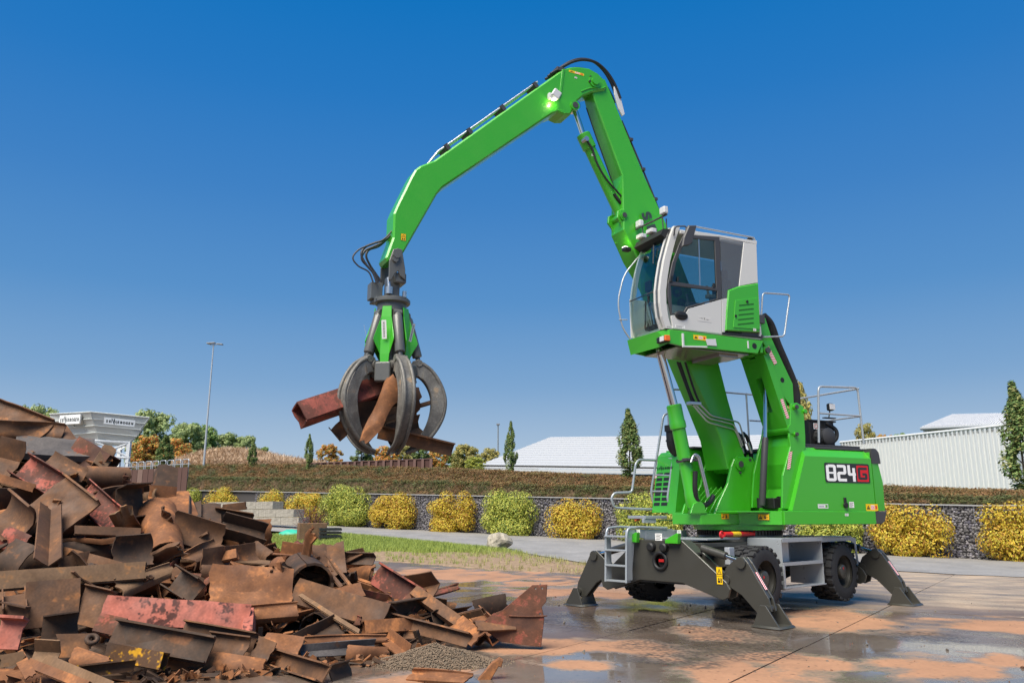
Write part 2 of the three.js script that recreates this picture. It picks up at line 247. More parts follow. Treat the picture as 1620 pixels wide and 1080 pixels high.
// ---- undercarriage
{
  const bm = [];
  // main chassis: box spine, axle bridges, slew pedestal
  bm.push(uc(box(-2.1, 2.12, .62, 1.12, -.48, .48, .02)), uc(box(-2.05, 2.1, 1.12, 1.2, -.62, .62, .01)), cyl([0, 1.1, 0], [0, 1.30, 0], .84, .80, 40));
  for (const s of [-1, 1]) bm.push(uc(cyl([s * 1.368, .64, -1.0], [s * 1.368, .64, 1.0], .13, .13, 16)), uc(new THREE.SphereGeometry(.26, 20, 14).scale(1, .95, 1.2).translate(s * 1.368, .66, 0)), uc(box(s * 1.368 - .22, s * 1.368 + .22, .78, 1.05, -.75, .75, .02)));
  const ch = part(mh, 'chassis', bm, M.olive);
  part(ch, 'travel_motor', [uc(cyl([.55, .72, -.15], [1.1, .72, -.15], .16)), uc(box(.2, .6, .6, .9, -.35, .1))], M.black);
  // outrigger beams: trapezoid front and rear plates
  for (const s of [1, -1]) {
    const pts = [[-.632,1.234],[0.514,1.249],[1.315,0.621],[1.378,0.518],[1.334,0.39],[1.226,0.344],[0.475,0.561],[-.516,0.555]];
    const half = [[pts[1][0] - .03, pts[1][1]], [pts[2][0], pts[2][1]], [pts[3][0], pts[3][1]], [pts[4][0], pts[4][1]], [pts[5][0], pts[5][1]], [pts[6][0] - .02, pts[6][1]]];
    const out = [...half, ...half.map(p => [-p[0], p[1]]).reverse()];
    const holes = [ring2(20, .135, 0.02, 0.90)];
    const g = [uc(polyF(out, s > 0 ? 2.42 : -2.47, s > 0 ? 2.47 : -2.42, .008, s > 0 ? holes : [])), uc(polyF(out, s > 0 ? 2.20 : -2.25, s > 0 ? 2.25 : -2.20, .008))];
    // lids between the two plates, edge by edge
    const xm = (s > 0 ? 2.24 : -2.43), x2 = xm + .19;
    for (const [a, b] of [[0, out.length - 1], [half.length - 1, half.length]]) { const A = out[a], B = out[b]; g.push(uc(loft([[[xm, A[1], -A[0]], [xm, A[1] - .03, -A[0]], [xm, B[1] - .03, -B[0]], [xm, B[1], -B[0]]], [[x2, A[1], -A[0]], [x2, A[1] - .03, -A[0]], [x2, B[1] - .03, -B[0]], [x2, B[1], -B[0]]]]))); }
    for (const m of [1, -1]) { const A = half[0], B = half[1]; g.push(uc(loft([[[xm, A[1], -m * A[0]], [xm, A[1] - .03, -m * A[0]], [xm, lerp(A[1], B[1], .3) - .03, -m * lerp(A[0], B[0], .3)], [xm, lerp(A[1], B[1], .3), -m * lerp(A[0], B[0], .3)]], [[x2, A[1], -m * A[0]], [x2, A[1] - .03, -m * A[0]], [x2, lerp(A[1], B[1], .3) - .03, -m * lerp(A[0], B[0], .3)], [x2, lerp(A[1], B[1], .3), -m * lerp(A[0], B[0], .3)]]]))); }
    const beam = part(mh, 'outrigger_beam', g, M.olive);
    if (s > 0) {
      part(beam, 'tow_eye', [uc(new THREE.TorusGeometry(.135, .032, 10, 24).rotateY(PI / 2).translate(2.48, .90, -.02)), uc(cyl([2.30, .9, -.02], [2.40, .9, -.02], .12))], M.black);
      part(beam, 'tow_pin', uc(box(2.42, 2.45, .88, .93, -.07, .04, .005)), M.red);
      parts(beam, 'coupling', [-.13, .15].map(z => uc(lathe([2.46, 1.13, z], [2.56, 1.13, z], [[0, 1], [.05, 1], [.075, .8], [.075, .1], [.085, .1], [.085, 0]]))), M.black);
      for (const z of [.42, -.47]) part(beam, 'wheel_chock', [uc(poly([[0, 0], [.02, .17], [-.02, .17], [-.26, .06], [-.26, 0]], -.045, .045, .006).rotateY(PI / 2).translate(2.53, 1.20, z))], M.green);
      const lab = sheetMesh('type_plate', whiteLabel, .15, .12, [2.475, 1.30, .0], [0, 0, -1], [0, 1, 0], beam); lab.geometry.rotateY(UR);
      for (const z of [.45, -.44]) { const w = sheetMesh('white_marker', whiteLabel, .08, .1, [2.475, 1.37, z], [0, 0, -1], [0, 1, 0], beam); w.geometry.rotateY(UR); }
      for (const z of [-1, 1]) { const st = sheetMesh('warning_sticker', stickerTall, .12, .28, [2.476, .72, -z * 1.20], [0, 0, -1], [0, 1, 0], beam); st.geometry.rotateY(UR); }
    }
    // folding legs
    for (const m of [1, -1]) {
      const L0 = (y, z) => [z, y];
      const leg = [[1.20, .66], [1.30, .86], [1.52, 1.02], [1.62, 1.02], [1.70, .93], [2.02, .42], [2.06, .24], [1.94, .16], [1.82, .18], [1.55, .44], [1.28, .58]].map(p => [m * p[0], p[1]]);
      const f0 = s > 0 ? 2.26 : -2.41;
      const gl = [uc(polyF(leg, f0, f0 + .035, .006)), uc(polyF(leg, f0 + .12, f0 + .155, .006)),
        uc(cyl([f0 - .03, .93, -m * 1.58], [f0 + .19, .93, -m * 1.58], .085, .085, 18)), uc(cyl([f0 - .02, .66, -m * 1.28], [f0 + .18, .66, -m * 1.28], .075, .075, 18)), uc(cyl([f0 - .03, .27, -m * 1.98], [f0 + .185, .27, -m * 1.98], .06, .06, 18))];
      const cov = [[1.66, .955], [2.0, .43], [1.965, .41], [1.63, .93]].map(p => [m * p[0], p[1]]);
      gl.push(uc(polyF(cov, f0 + .034, f0 + .121, .004)));
      const lg = part(mh, 'stabilizer_leg', gl, M.olive);
      // cylinder under the beam, chrome rod to the leg knee
      part(lg, 'stabilizer_cylinder', uc(cyl([f0 + .077, 1.13, -m * .80], [f0 + .077, 1.02, -m * 1.25], .065, .065, 16)), M.olive);
      part(lg, 'piston_rod', uc(cyl([f0 + .077, 1.02, -m * 1.25], [f0 + .077, .94, -m * 1.56], .035, .035, 14)), M.chrome);
      // foot: base plate with rising cheeks
      const foot = [uc(new THREE.CylinderGeometry(.30, .33, .03, 4, 1).rotateY(PI / 4).scale(1, 1, 1.05).translate(f0 + .077, .022, -m * 2.02))];
      for (const q of [-.125, .245]) foot.push(uc(polyF([[1.80, .03], [2.24, .03], [2.03, .33], [1.93, .33]].map(p => [m * p[0], p[1]]), f0 + q, f0 + q + .03, .006)));
      part(lg, 'foot_plate', foot, M.olive);
      const dir = V3(0, .43 - .955, -m * (2.0 - 1.66)).normalize();
      const hz = sheetMesh('hazard_stripe', hazard, .07, .30, [f0 + .077, .66 + .012, -m * (1.853 + .012)], [s > 0 ? 1 : 1, 0, 0], [0, -dir.y, -dir.z], lg); hz.geometry.rotateY(UR);
      hz.material.side = THREE.DoubleSide;
    }
  }
  // wheels: twin solid tyres on one hub
  const tyreG = (() => {
    const gs = [lathe([0, 0, -.12], [0, 0, .12], [[.30, 0], [.36, -.02], [.46, 0], [.505, .10], [.515, .25], [.515, .75], [.505, .90], [.46, 1], [.36, 1.02], [.30, 1]], 48)];
    for (let k = 0; k < 22; k++) for (const s of [-1, 1]) { const g = new RoundedBoxGeometry(.085, .05, .115, 1, .01); g.translate(0, .515, s * .06); g.rotateZ((k + (s > 0 ? .5 : 0)) / 22 * 2 * PI); gs.push(g); }
    return merge(gs);
  })();
  const rimG = lathe([0, 0, -.1], [0, 0, .13], [[.31, 1], [.335, .96], [.335, .90], [.30, .86], [.28, .5], [.25, .15], [.12, .05], [.02, .05]], 36);
  const hubG = merge([lathe([0, 0, -.05], [0, 0, .13], [[.14, 0], [.14, .7], [.125, .95], [.10, 1], [0, 1]], 24), ...Array.from({ length: 10 }, (_, k) => cyl([.19 * Math.cos(k * PI / 5), .19 * Math.sin(k * PI / 5), -.07], [.19 * Math.cos(k * PI / 5), .19 * Math.sin(k * PI / 5), -.02], .015, .015, 6))]);
  const hubDot = new THREE.CircleGeometry(.024, 12);
  for (const f of [1, -1]) for (const s of [1, -1]) {        // s = 1: camera (left) side
    const P = V3(f * 1.368, .623, -s * 1.22).applyAxisAngle(V3(0, 1, 0), UR);
    const w = part(mh, 'wheel', rimG, M.olive); w.position.copy(P); w.rotation.set(0, UR + (s > 0 ? PI : 0), .4 * f + s);
    const t1 = part(w, 'tyre', tyreG, M.rubber), t2 = part(w, 'tyre', tyreG, M.rubber); t1.position.z = .03; t2.position.z = -.235;
    part(w, 'hub', hubG, M.olive); const d = part(w, 'hub_mark', hubDot, M.redPaint); d.position.set(.02, .06, .132);
  }
  // front access ladder, galvanised
  const lad = [];
  const lz = [[-.978,0.49],[-.353,0.506],[-.344,1.385]];               // [left offset, height]
  for (const l of [-.98, -.50]) lad.push(uc(pipe([[2.78, .52, -l], [2.74, 1.30, -l], [2.70, 1.44, -l], [2.40, 1.46, -l], [1.6, 1.44, -l]], .022, .08)), uc(box(2.62, 2.77, .56, 1.28, -l - .012, -l + .012, .004)));
  for (const y of [.54, .80, 1.06, 1.30]) lad.push(uc(box(2.66, 2.79, y - .015, y + .015, .50, .98, .005)));
  lad.push(uc(poly([[2.74, 1.42], [1.4, 1.42], [1.4, 1.18], [1.9, 1.2], [2.5, 1.30], [2.62, .56], [2.76, .56]], -.53, -.51, .003)));
  part(mh, 'access_ladder', lad, M.galv);
  // galvanised tread plates on the chassis
  part(mh, 'tread_plate', [uc(box(1.0, 2.2, 1.36, 1.39, .50, 1.05, .004)), uc(box(1.0, 2.2, 1.24, 1.36, .50, .52, .003)), uc(box(.9, 1.9, 1.245, 1.27, -.60, .50, .004))], M.galv);
  // step box between the wheels on the camera side
  const sb = [uc(box(.70, .715, .58, 1.26, -1.30, -.62, .003)), uc(box(-.70, -.685, .42, 1.26, -1.30, -.62, .003)), uc(box(-.69, .70, 1.245, 1.27, -1.32, -.62, .005)), uc(box(-.69, .70, .80, .825, -1.30, -.64, .004)), uc(box(-.69, .70, .80, .86, -1.305, -1.295, .002)), uc(box(-.69, .70, .80, 1.25, -.66, -.64, .002)),
    uc(box(-.72, .72, .42, .445, -1.32, -1.06, .004)), uc(box(.66, .715, .40, .80, -1.31, -1.08, .004)), uc(box(-.70, .72, 1.20, 1.275, -1.325, -1.315, .003))];
  const stepBox = part(mh, 'step_box', sb, M.galv);
  part(stepBox, 'storage_door', [uc(box(.0, .62, .84, 1.22, -1.02, -1.0, .01))], MS([.55, .56, .56], .4, .3)); part(stepBox, 'door_catch', uc(box(.29, .36, 1.15, 1.17, -1.04, -1.02, .004)), M.black);
  part(mh, 'rear_fender', [uc(poly([[-.72, 1.25], [-1.9, 1.27], [-2.18, 1.22], [-2.22, .72], [-2.16, .72], [-2.12, 1.12], [-1.95, 1.18], [-.72, 1.17]], 1.22, 1.24, .003)), uc(box(-2.0, -.72, 1.24, 1.265, -1.24, -.62, .004))], M.galv);
  // towing bar stowed on the chassis: red ends, yellow middle
  const tb = part(mh, 'tow_bar', [uc(cyl([1.45, 1.335, -.62], [1.2, 1.335, -.62], .045, .045, 12)), uc(cyl([1.21, 1.335, -.62], [.94, 1.335, -.62], .035, .035, 12)), uc(cyl([.95, 1.335, -.62], [.48, 1.335, -.62], .045, .03, 12)), uc(new THREE.TorusGeometry(.05, .018, 8, 14).translate(.44, 1.335, -.62)), uc(new THREE.TorusGeometry(.05, .018, 8, 14).translate(1.50, 1.335, -.62))], M.redPaint);
  part(tb, 'yellow_sleeve', uc(cyl([1.2, 1.335, -.62], [.95, 1.335, -.62], .048, .048, 12)), M.yellow);
  const crab = part(mh, 'valve_bracket', [uc(box(1.80, 1.95, .86, 1.14, -1.06, -.96, .01))], MS([.45, .47, .5], .4, .3)); part(crab, 'bolt', uc(cyl([1.90, .88, -1.07], [1.90, .88, -1.10], .02, .02, 8)), M.pipeSteel);
}

// ---- slew ring and deck
part(mh, 'slew_ring', [cyl([0, 1.30, 0], [0, 1.40, 0], .77, .77, 56), ...Array.from({ length: 72 }, (_, k) => box(.77, .80, 1.31, 1.39, -.014, .014, 0).rotateY(k / 72 * 2 * PI))], MS([.05, .04, .035], .6, .3));
const deck = part(mh, 'deck', [cyl([0, 1.40, 0], [0, 1.50, 0], .86, .86, 48), cyl([0, 1.455, 0], [0, 1.47, 0], .90, .90, 48),
  box(-.1, 1.42, 1.50, 1.70, -.62, .22, .015), box(-.1, .85, 1.50, 1.70, .2, .62, .015), box(-2.25, .05, 1.50, 1.745, -1.2, 1.2, .015),
  poly([[.05, 1.5], [.05, 1.745], [-2.30, 1.745], [-2.30, 1.5]], 1.2, 1.262, .01),
  box(-.02, .95, 1.715, 1.745, -1.05, -.45, .008), box(.6, .95, 1.70, 1.72, .0, 1.1, .006),
  loft([[[.05, 1.5, -1.2], [.05, 1.74, -1.2], [.05, 1.74, -1.0], [.05, 1.5, -1.0]], [[.55, 1.5, -.6], [.55, 1.70, -.6], [.55, 1.70, -.5], [.55, 1.5, -.5]]]),
  box(.02, 1.0, 1.56, 1.58, .5, 1.2, .006)], M.green);
part(deck, 'counterweight_skirt', [poly([[-2.30, 1.50], [-2.30, 1.745], [-2.64, 1.745], [-2.57, 1.56], [-2.48, 1.50]], -1.2, 1.25, .02)], M.darkFrame);
flatL('warning_sticker', stickerYellow, [[0.953,1.699],[0.769,1.597]], .625, deck); flatL('grey_label', whiteLabel, [[-1.466,1.7],[-1.56,1.654]], 1.266, deck);
{ const s = sheetMesh('warning_sticker', stickerYellow, .2, .11, [.26, 1.635, -.965], [-.62, 0, -.78], [0, 1, 0], deck); s.geometry.translate(.008, 0, -.006); }

// ---- engine hood with rear counterweight
{
  const o = [[-.631,2.925],[-2.323,2.919],[-2.388,1.749],[-.166,1.766]];
  const yb = 1.75, yt = o[0][1], yc = [-.618,2.748][1];
  const xfB = o[3][0], xfT = o[0][0] - .02, xr = -2.32;
  const side = (l, y) => [[lerp(xfB, xfT, (y - yb) / (yt - yb)), y, -l], [xr, y, -l]];
  const rows = [[yb, 1.25], [yc, 1.25], [yt, 1.08]];
  const secs = rows.map(([y, l]) => { const a = side(l, y), b = side(-l, y); return [a[0], a[1], b[1], b[0]]; });
  const hood = part(mh, 'engine_hood', [loft(secs), box(xr - .01, xr + .015, yb, yt - .05, -1.23, 1.23, .006)], M.green);
  flatL('model_plate', modelTex, [[-1.042,2.643],[-2.247,2.264]], 1.254, hood, .35);
  flatL('warning_sticker', stickerMulti, [[-2.057,1.879],[-2.385,1.749]], 1.254, hood); flatL('symbol_label', whiteLabel, [[-1.614,1.917],[-1.742,1.806]], 1.254, hood); flatL('emission_badge', canvasTex(96, 48, (x, w, h) => { x.fillStyle = '#d8dcd6'; x.fillRect(0, 0, w, h); x.fillStyle = '#5a4a86'; x.font = 'bold 26px sans-serif'; x.fillText('eco', 12, 34); x.fillStyle = '#58a836'; x.fillRect(70, 8, 20, 32); }), [[-.8,1.871],[-1.064,1.792]], 1.254, hood);
  part(hood, 'hood_lock', [pinL([-1.506,1.852], 1.24, 1.29, .05), box(...(q => [q[0] - .03, q[0] + .03, q[1], q[1] + .12])([-1.509,1.875]), -1.275, -1.24, .01)], M.black);
  // counterweight: green slab with dark caps
  const cw = part(mh, 'counterweight', loft([[yb, .0], [2.3, .05], [yt - .12, .0], [yt - .02, -.12]].map(([y, b]) => { const x1 = xr - .035, x0 = -2.76 - b * .4 + (y > 2.6 ? .10 : 0); return [[x1, y, -1.24], [x0 + .15, y, -1.22], [x0, y, -.9], [x0, y, .9], [x0 + .15, y, 1.22], [x1, y, 1.24]]; })), M.green);
  part(cw, 'top_cap', loft([[2.66, .02], [2.88, -.02], [2.95, -.14]].map(([y, b]) => { const x1 = xr - .03, x0 = -2.72 - b * .7; return [[x1, y, -1.25], [x0 + .13, y, -1.235], [x0 - .02, y, -.9], [x0 - .02, y, .9], [x0 + .13, y, 1.235], [x1, y, 1.25]]; })), M.darkFrame);
  // roof: dark plate, blower unit, lamp and handrails
  part(mh, 'roof_plate', [box(-2.3, xfT + .05, yt - .01, yt + .045, -1.04, 1.04, .01), box(-2.3, xfT, yt + .045, yt + .075, -1.04, -1.0, .005), box(-2.3, -1.0, yt - .02, yt + .02, -1.12, -1.03, .004)], M.darkFrame);
  const bx = [[-1.329,3.517],[-2.006,3.093]];
  const blower = part(mh, 'blower_unit', [box(bx[1][0], bx[0][0], yt + .04, bx[0][1], -.7, -.1, .02), box(bx[1][0] - .05, bx[0][0], bx[0][1] - .02, bx[0][1] + .01, -.72, -.05, .005)], M.black);
  const mc = [-1.588,3.18];
  part(blower, 'motor', [lathe(LFT(mc, .68), LFT(mc, .98), [[.15, 0], [.17, .05], [.17, .6], [.15, .62], [.15, .7], [.17, .72], [.17, .86], [.12, .98], [0, 1]]), ...Array.from({ length: 14 }, (_, k) => cyl(LFT(mc, .72), LFT(mc, .9), .004).translate(.175 * Math.cos(k * PI / 7), .175 * Math.sin(k * PI / 7), 0))], MS([.04, .04, .042], .6));
  flatL('dial', dialTex, [[-1.428,3.458],[-1.56,3.339]], .712, blower); part(blower, 'hose', hose([LFT([-1.744,3.467], .75), LFT([-1.883,3.323], .85), LFT([-1.882,3.172], .85), LFT([-1.801,3.069], .8)], .04), M.hose);
  const rl = [[-1.21,3.036],[-1.317,4.142],[-2.405,4.193],[-2.482,4.094],[-2.434,3.059],[-1.308,3.612],[-2.455,3.617]]; const B = -.55;
  const p3 = (p, l) => LFT(p, l);
  const back = [[-2.362,4.217],[-3.494,4.391]];
  const rail = part(mh, 'roof_handrail', [pipe([p3(rl[0], 1.02), p3(rl[1], 1.02), p3([rl[2][0], rl[2][1]], 1.02), p3(rl[4], 1.02)], .022, .1), pipe([p3(rl[5], 1.02), p3(rl[6], 1.02), [rl[6][0], rl[6][1], .55], [rl[6][0] + 1.5, rl[6][1], .55]], .018, .05), pipe([p3([rl[2][0] - .03, rl[2][1] - .02], 1.02), [rl[2][0] - .03, rl[2][1] - .02, .55], [.2, rl[2][1] - .02, .55], [1.0, rl[2][1] - .05, .55]], .02, .06), cyl([rl[2][0], yt, .55], [rl[2][0], rl[2][1], .55], .02, .02, 8), cyl([-.9, yt, .55], [-.9, rl[2][1], .55], .02, .02, 8)], M.galv);
  const lp = [-1.711,3.767];
  const lamp = part(mh, 'work_light', [box(lp[0] - .07, lp[0] + .06, lp[1] - .075, lp[1] + .075, -.96, -.86, .03), cyl([lp[0], lp[1] - .06, -.9], [lp[0] + .05, lp[1] - .22, -.9], .012), box(lp[0] - .1, lp[0] + .2, lp[1] - .23, lp[1] - .21, -.95, -.87, .004)], M.black);
  part(lamp, 'lens', [box(lp[0] - .075, lp[0] + .065, lp[1] - .055, lp[1] + .055, -.975, -.955, .01)], M.lampBody);
  // right-hand front box with vent slots, behind the boom
  const l0 = -1.20, l1 = -.44, fy = (y) => lerp(1.17, .97, (y - 1.72) / (2.84 - 1.72));
  const vb = part(mh, 'vent_box', [loft([[1.72, 1.17], [2.84, .97], [2.92, .88]].map(([y, f]) => [[f, y, -l0], [f, y, -l1], [-.6, y, -l1], [-.6, y, -l0]])), box(-.6, .8, 2.90, 2.96, .5, 1.15, .01)], M.green);
  part(mh, 'right_hood', [box(-2.2, -.5, 2.70, 2.92, .35, 1.1, .03), box(-.7, .7, 2.96, 3.0, .4, 1.2, .01)], M.darkFrame);
  for (let r = 0; r < 7; r++) for (const [a, b] of [[-.92, -.72], [-1.16, -.97]].reverse()) { const y = 2.44 - r * .098; part(vb, 'vent_slot', loft([[y, 0], [y + .062, 0]].map(([yy]) => { const f = fy(yy); return [[f + .004, yy, -a], [f + .004, yy, -b], [f - .02, yy, -b], [f - .02, yy, -a]]; })), M.black); }
  const nrm = V3(1.06, .21, 0).normalize(), up = V3(-.21, 1.06, 0).normalize();
  sheetMesh('maker_lettering', wordTex('#101310'), .56, .14, [fy(2.60) + .006, 2.60, .92], [0, 0, -1], [up.x, up.y, 0], vb, .4, CUT);
  sheetMesh('round_label', dialTex, .07, .07, [fy(2.44) + .006, 2.44, 1.19], [0, 0, -1], [up.x, up.y, 0], vb, .5);
  // exhaust and air pipe beside the boom
  part(mh, 'air_intake', [pipe([[1.05, 3.35, .62], [1.05, 2.95, .62], [.75, 2.82, .62], [.3, 2.82, .62]], .105, .2, 14), cyl([1.05, 3.3, .62], [1.05, 3.42, .62], .13), cyl([1.05, 3.1, .62], [1.05, 3.13, .62], .115)], M.black);
  // front step and grab rails on the far side
  const A = [[0.614,3.796],[0.747,3.735],[0.956,2.861],[1.142,2.104],[1.047,1.803]], A2 = [[0.853,3.222],[1.097,2.141],[1.136,1.969],[1.026,1.738]], B2 = [[0.96,2.771],[1.408,2.77],[1.489,2.692],[1.603,2.116],[2.024,2.099],[2.102,1.995],[2.048,1.811],[1.001,1.778]];
  const gr = [pipe([LFT([A[0][0] - .12, A[0][1] - .02], -1.25), LFT(A[1], -1.25), LFT(A[2], -1.25), LFT(A[3], -1.25), LFT(A[4], -1.25)], .025, .1), pipe(A2.map(p => LFT(p, -.72)), .025, .1), pipe([...B2.map(p => LFT(p, -1.25)), LFT(A2[3], -.72)], .025, .08), cyl(LFT([A[1][0] - .12, A[1][1] - .02], -1.25), [A[1][0] - .12, 2.8, 1.25], .02, .02, 8)];
  for (const [a, b] of [[[1042, 725], [1066, 725]], [[1036, 751], [1061, 752]], [[1032, 777], [1058, 777]]]) gr.push(cyl(LFT(A[2], -1.25), LFT(A2[0], -.72), .016, .016, 8));
  const ra = [[0.936,2.81],[1.031,2.474],[1.109,2.142]], rb = [[0.971,2.776],[1.035,2.438],[1.098,2.129]]; ra.forEach((p, i) => gr.push(cyl(LFT(p, -1.25), LFT(rb[i], -.72), .018, .018, 8)));
  gr.splice(4, 3); gr.push(box(1.2, 1.72, 1.60, 1.66, .66, 1.26, .01), box(1.45, 1.75, 1.52, 1.60, .68, .74, .01));
  part(mh, 'front_handrail', gr, M.galv); part(mh, 'marker_light', [cyl([1.62, 1.60, 1.02], [1.70, 1.60, 1.02], .045)], M.orange);
}

// ---- boom bracket and cab lift tower
{
  const c = [[1.12,1.597],[0.953,1.654],[0.828,1.872],[0.575,2.257],[0.462,2.578],[0.388,2.711],[0.291,2.754],[-.054,2.76],[-.139,2.642],[-.059,2.448],[-.004,2.16],[0.039,1.841],[0.09,1.595]];
  const pin = [0.273,2.618];
  const brk = part(mh, 'boom_bracket', [poly(c, .36, .42, .01), poly(c, -.42, -.36, .01), pinL(pin, -.47, .47, .075), pinL(pin, .42, .455, .115), box(.15, .45, 1.7, 2.15, -.36, .36, .02), ...[.0, .14, .28, -.14, -.28].map(l => poly([[.45, 1.70], [.95, 1.70], [.78, 1.95], [.5, 2.2]], l - .012, l + .012, .004)), box(.2, 1.40, 1.69, 1.72, -.36, .36, .005)], M.green);
  parts(brk, 'pin_cap', [pinL(pin, .455, .48, .06), pinL([pin[0], pin[1] - .16], .42, .45, .02), pinL([-.002,2.71], .415, .43, .03)], M.darkFrame);
  // hoses gathered behind the boom foot
  const hs = []; for (let k = 0; k < 9; k++) { const l = -.3 + (k % 5) * .14, x = -.05 - (k % 3) * .09; hs.push(hose([[x + .25, 3.02 - k * .02, -l - .05], [x + .08, 3.16 + (k % 3) * .05, -l], [x - .05, 3.0, -l], [x - .08, 2.6, -l + .03], [x - .1, 2.1, -l]], .026)); }
  part(mh, 'hose_bundle', hs, M.hose); part(mh, 'hose_fitting', Array.from({ length: 6 }, (_, k) => cyl([.1 - (k % 3) * .09, 3.05, .3 - k * .12], [.02 - (k % 3) * .09, 2.85, .3 - k * .12], .03, .03, 8)), M.pipeSteel);
  // tower: near plate, inner plate, curved front plate
  const np = [[-.432,3.735],[-.595,3.757],[-.751,3.693],[-.739,3.127],[-.719,2.936],[-.282,1.767],[-.023,1.789],[-.095,2.381],[-.335,2.922],[-.322,3.109],[-.39,3.469]];
  const fp = [[-.286,3.141],[-.144,2.796],[-.021,2.456],[0.036,2.158],[0.081,1.805]];
  const ip = [...fp.map(p => [p[0] + .0, p[1]]), [fp[4][0] - .75, fp[4][1]], [np[3][0] + .05, np[3][1]], [np[0][0], np[0][1]], [fp[0][0] - .1, fp[0][1] + .35]];
  const tower = part(mh, 'cab_tower', [poly(np, 1.10, 1.15, .01), poly(ip, .44, .49, .01), box(np[3][0] - .02, np[3][0] + .04, 1.74, 3.05, -1.11, -.48, .01),
    loft([[1.78, -.42], [2.2, -.34], [2.6, -.30], [2.95, -.38], [3.30, -.52]].map(([y, f]) => [[f + .02, y, -1.11], [f + .02, y, -.48], [f - .03, y, -.48], [f - .03, y, -1.11]])), box(-.36, -.1, 1.74, 1.80, -1.1, -.46, .006), pinL(np[2].map((v, i) => v - [.0, .09][i]), 1.14, 1.19, .04), pinL([-.469,3.151], 1.14, 1.19, .045), pinL([-.506,3.667], 1.14, 1.20, .05)], M.green);
  parts(tower, 'pin_cap', [pinL([-.469,3.151], 1.19, 1.22, .035), pinL([-.506,3.667], 1.19, 1.23, .038)], M.darkFrame);
  { const a = V3(...LFT([-.23,2.545], 1.158)), b = V3(...LFT([-.332,2.781], 1.158)); sheetMesh('hazard_stripe', hazard, .09, .34, a.clone().add(b).multiplyScalar(.5).toArray(), [-.98, .2, 0], [-.2, .98, 0].map((v, i) => [-.25, .97, 0][i]), tower); }
  flatL('warning_sticker', stickerTall, [[-.616,2.395],[-.711,2.203]], .53, tower).geometry.translate(0, 0, -.0);
  // lower cab arm: wide box with a slot for the lift cylinder
  const a0 = [[0.177,4.675],[0.035,4.688]], a1 = [[-.306,3.277],[-.481,3.285]];
  const F0 = a0[0], B0 = a0[1], F1 = a1[0], B1 = a1[1];
  const bar = (l0, l1, t0, t1) => loft([[[lerp(F0[0], F1[0], t0), lerp(F0[1], F1[1], t0), -l1], [lerp(F0[0], F1[0], t0), lerp(F0[1], F1[1], t0), -l0], [lerp(B0[0], B1[0], t0), lerp(B0[1], B1[1], t0), -l0], [lerp(B0[0], B1[0], t0), lerp(B0[1], B1[1], t0), -l1]], [[lerp(F0[0], F1[0], t1), lerp(F0[1], F1[1], t1), -l1], [lerp(F0[0], F1[0], t1), lerp(F0[1], F1[1], t1), -l0], [lerp(B0[0], B1[0], t1), lerp(B0[1], B1[1], t1), -l0], [lerp(B0[0], B1[0], t1), lerp(B0[1], B1[1], t1), -l1]]]);
  const lowerArm = part(mh, 'cab_arm', [bar(.52, .74, .03, 1), bar(.90, 1.14, .03, 1), bar(.73, .91, .06, .32), bar(.73, .91, .78, 1), pinL([(F0[0] + B0[0]) / 2, F0[1] + .03], .5, 1.18, .08), pinL([(F1[0] + B1[0]) / 2, F1[1] - .03], .5, 1.16, .09)], M.green);
  part(lowerArm, 'pin_cap', [pinL([(F0[0] + B0[0]) / 2, F0[1] + .03], 1.18, 1.22, .055)], M.darkFrame);
  const mid = (t) => [lerp((F0[0] + B0[0]) / 2, (F1[0] + B1[0]) / 2, t), lerp(F0[1], F1[1], t)];
  const axis = V3(F1[0] - F0[0], F1[1] - F0[1], 0).normalize();
  sheetMesh('hazard_stripe', hazard, .075, .38, LFT(mid(.75), 1.144), [axis.y, -axis.x, 0], [-axis.x, -axis.y, 0], lowerArm);
  // upper cab arm, set back
  const ua = [[0.089,5.433],[-.016,5.369],[-.14,4.971],[-.385,4.51],[-.591,4.132],[-.582,3.728],[-.484,3.71],[-.323,3.87],[0.008,4.747],[0.159,4.991]];
  const upperArm = part(mh, 'cab_arm', [poly(ua, 1.02, 1.08, .01), poly(ua, .52, .58, .01), loft([ua[1], ua[2], ua[3], ua[4], ua[5]].map(p => [[p[0] + .03, p[1], -1.03], [p[0] + .03, p[1], -.57], [p[0] + .06, p[1], -.57], [p[0] + .06, p[1], -1.03]]))], M.green);
  part(upperArm, 'round_hole', pinL([-.322,4.186], 1.06, 1.083, .05), M.black);
  { const a = V3(...LFT([-.007,4.76], 1.084)), b = V3(...LFT([-.158,4.503], 1.084)), d = b.clone().sub(a).normalize(); sheetMesh('hazard_stripe', hazard, .09, .36, LFT([-.09,4.644], 1.086), [d.y, -d.x, 0], [-d.x, -d.y, 0], upperArm); }
  part(mh, 'cab_hose_guard', hose([[-.21,5.492],[-.377,5.356],[-.537,4.95],[-.744,4.524],[-.905,4.132],[-.919,3.783],[-.86,3.531]].map(p => LFT(p, .8)), .085, 10), MS([.02, .02, .022], .95, 0, { bumpMap: wearBump, bumpScale: .02 }));
  // cab lift cylinder
  const lc = part(mh, 'cab_lift_cylinder', lathe(LFT([0.146,1.836], .82), LFT([-.043,3.102], .82), [[0, 0], [.05, 0], [.062, .02], [.062, .97], [.05, 1], [0, 1]]), M.darkFrame);
  part(lc, 'piston_rod', cyl(LFT([-.041,3.078], .82), LFT([-.179,4.351], .82), .042), M.chrome);
  part(lc, 'valve_block', [box(-.28, .0, 1.78, 1.98, -.98, -.66, .02), cyl([-.12, 1.92, -.98], [-.42, 1.95, -.98], .09, .06), cyl([.15, 1.8, -.78], [.15, 1.98, -.78], .06)], M.black);
}

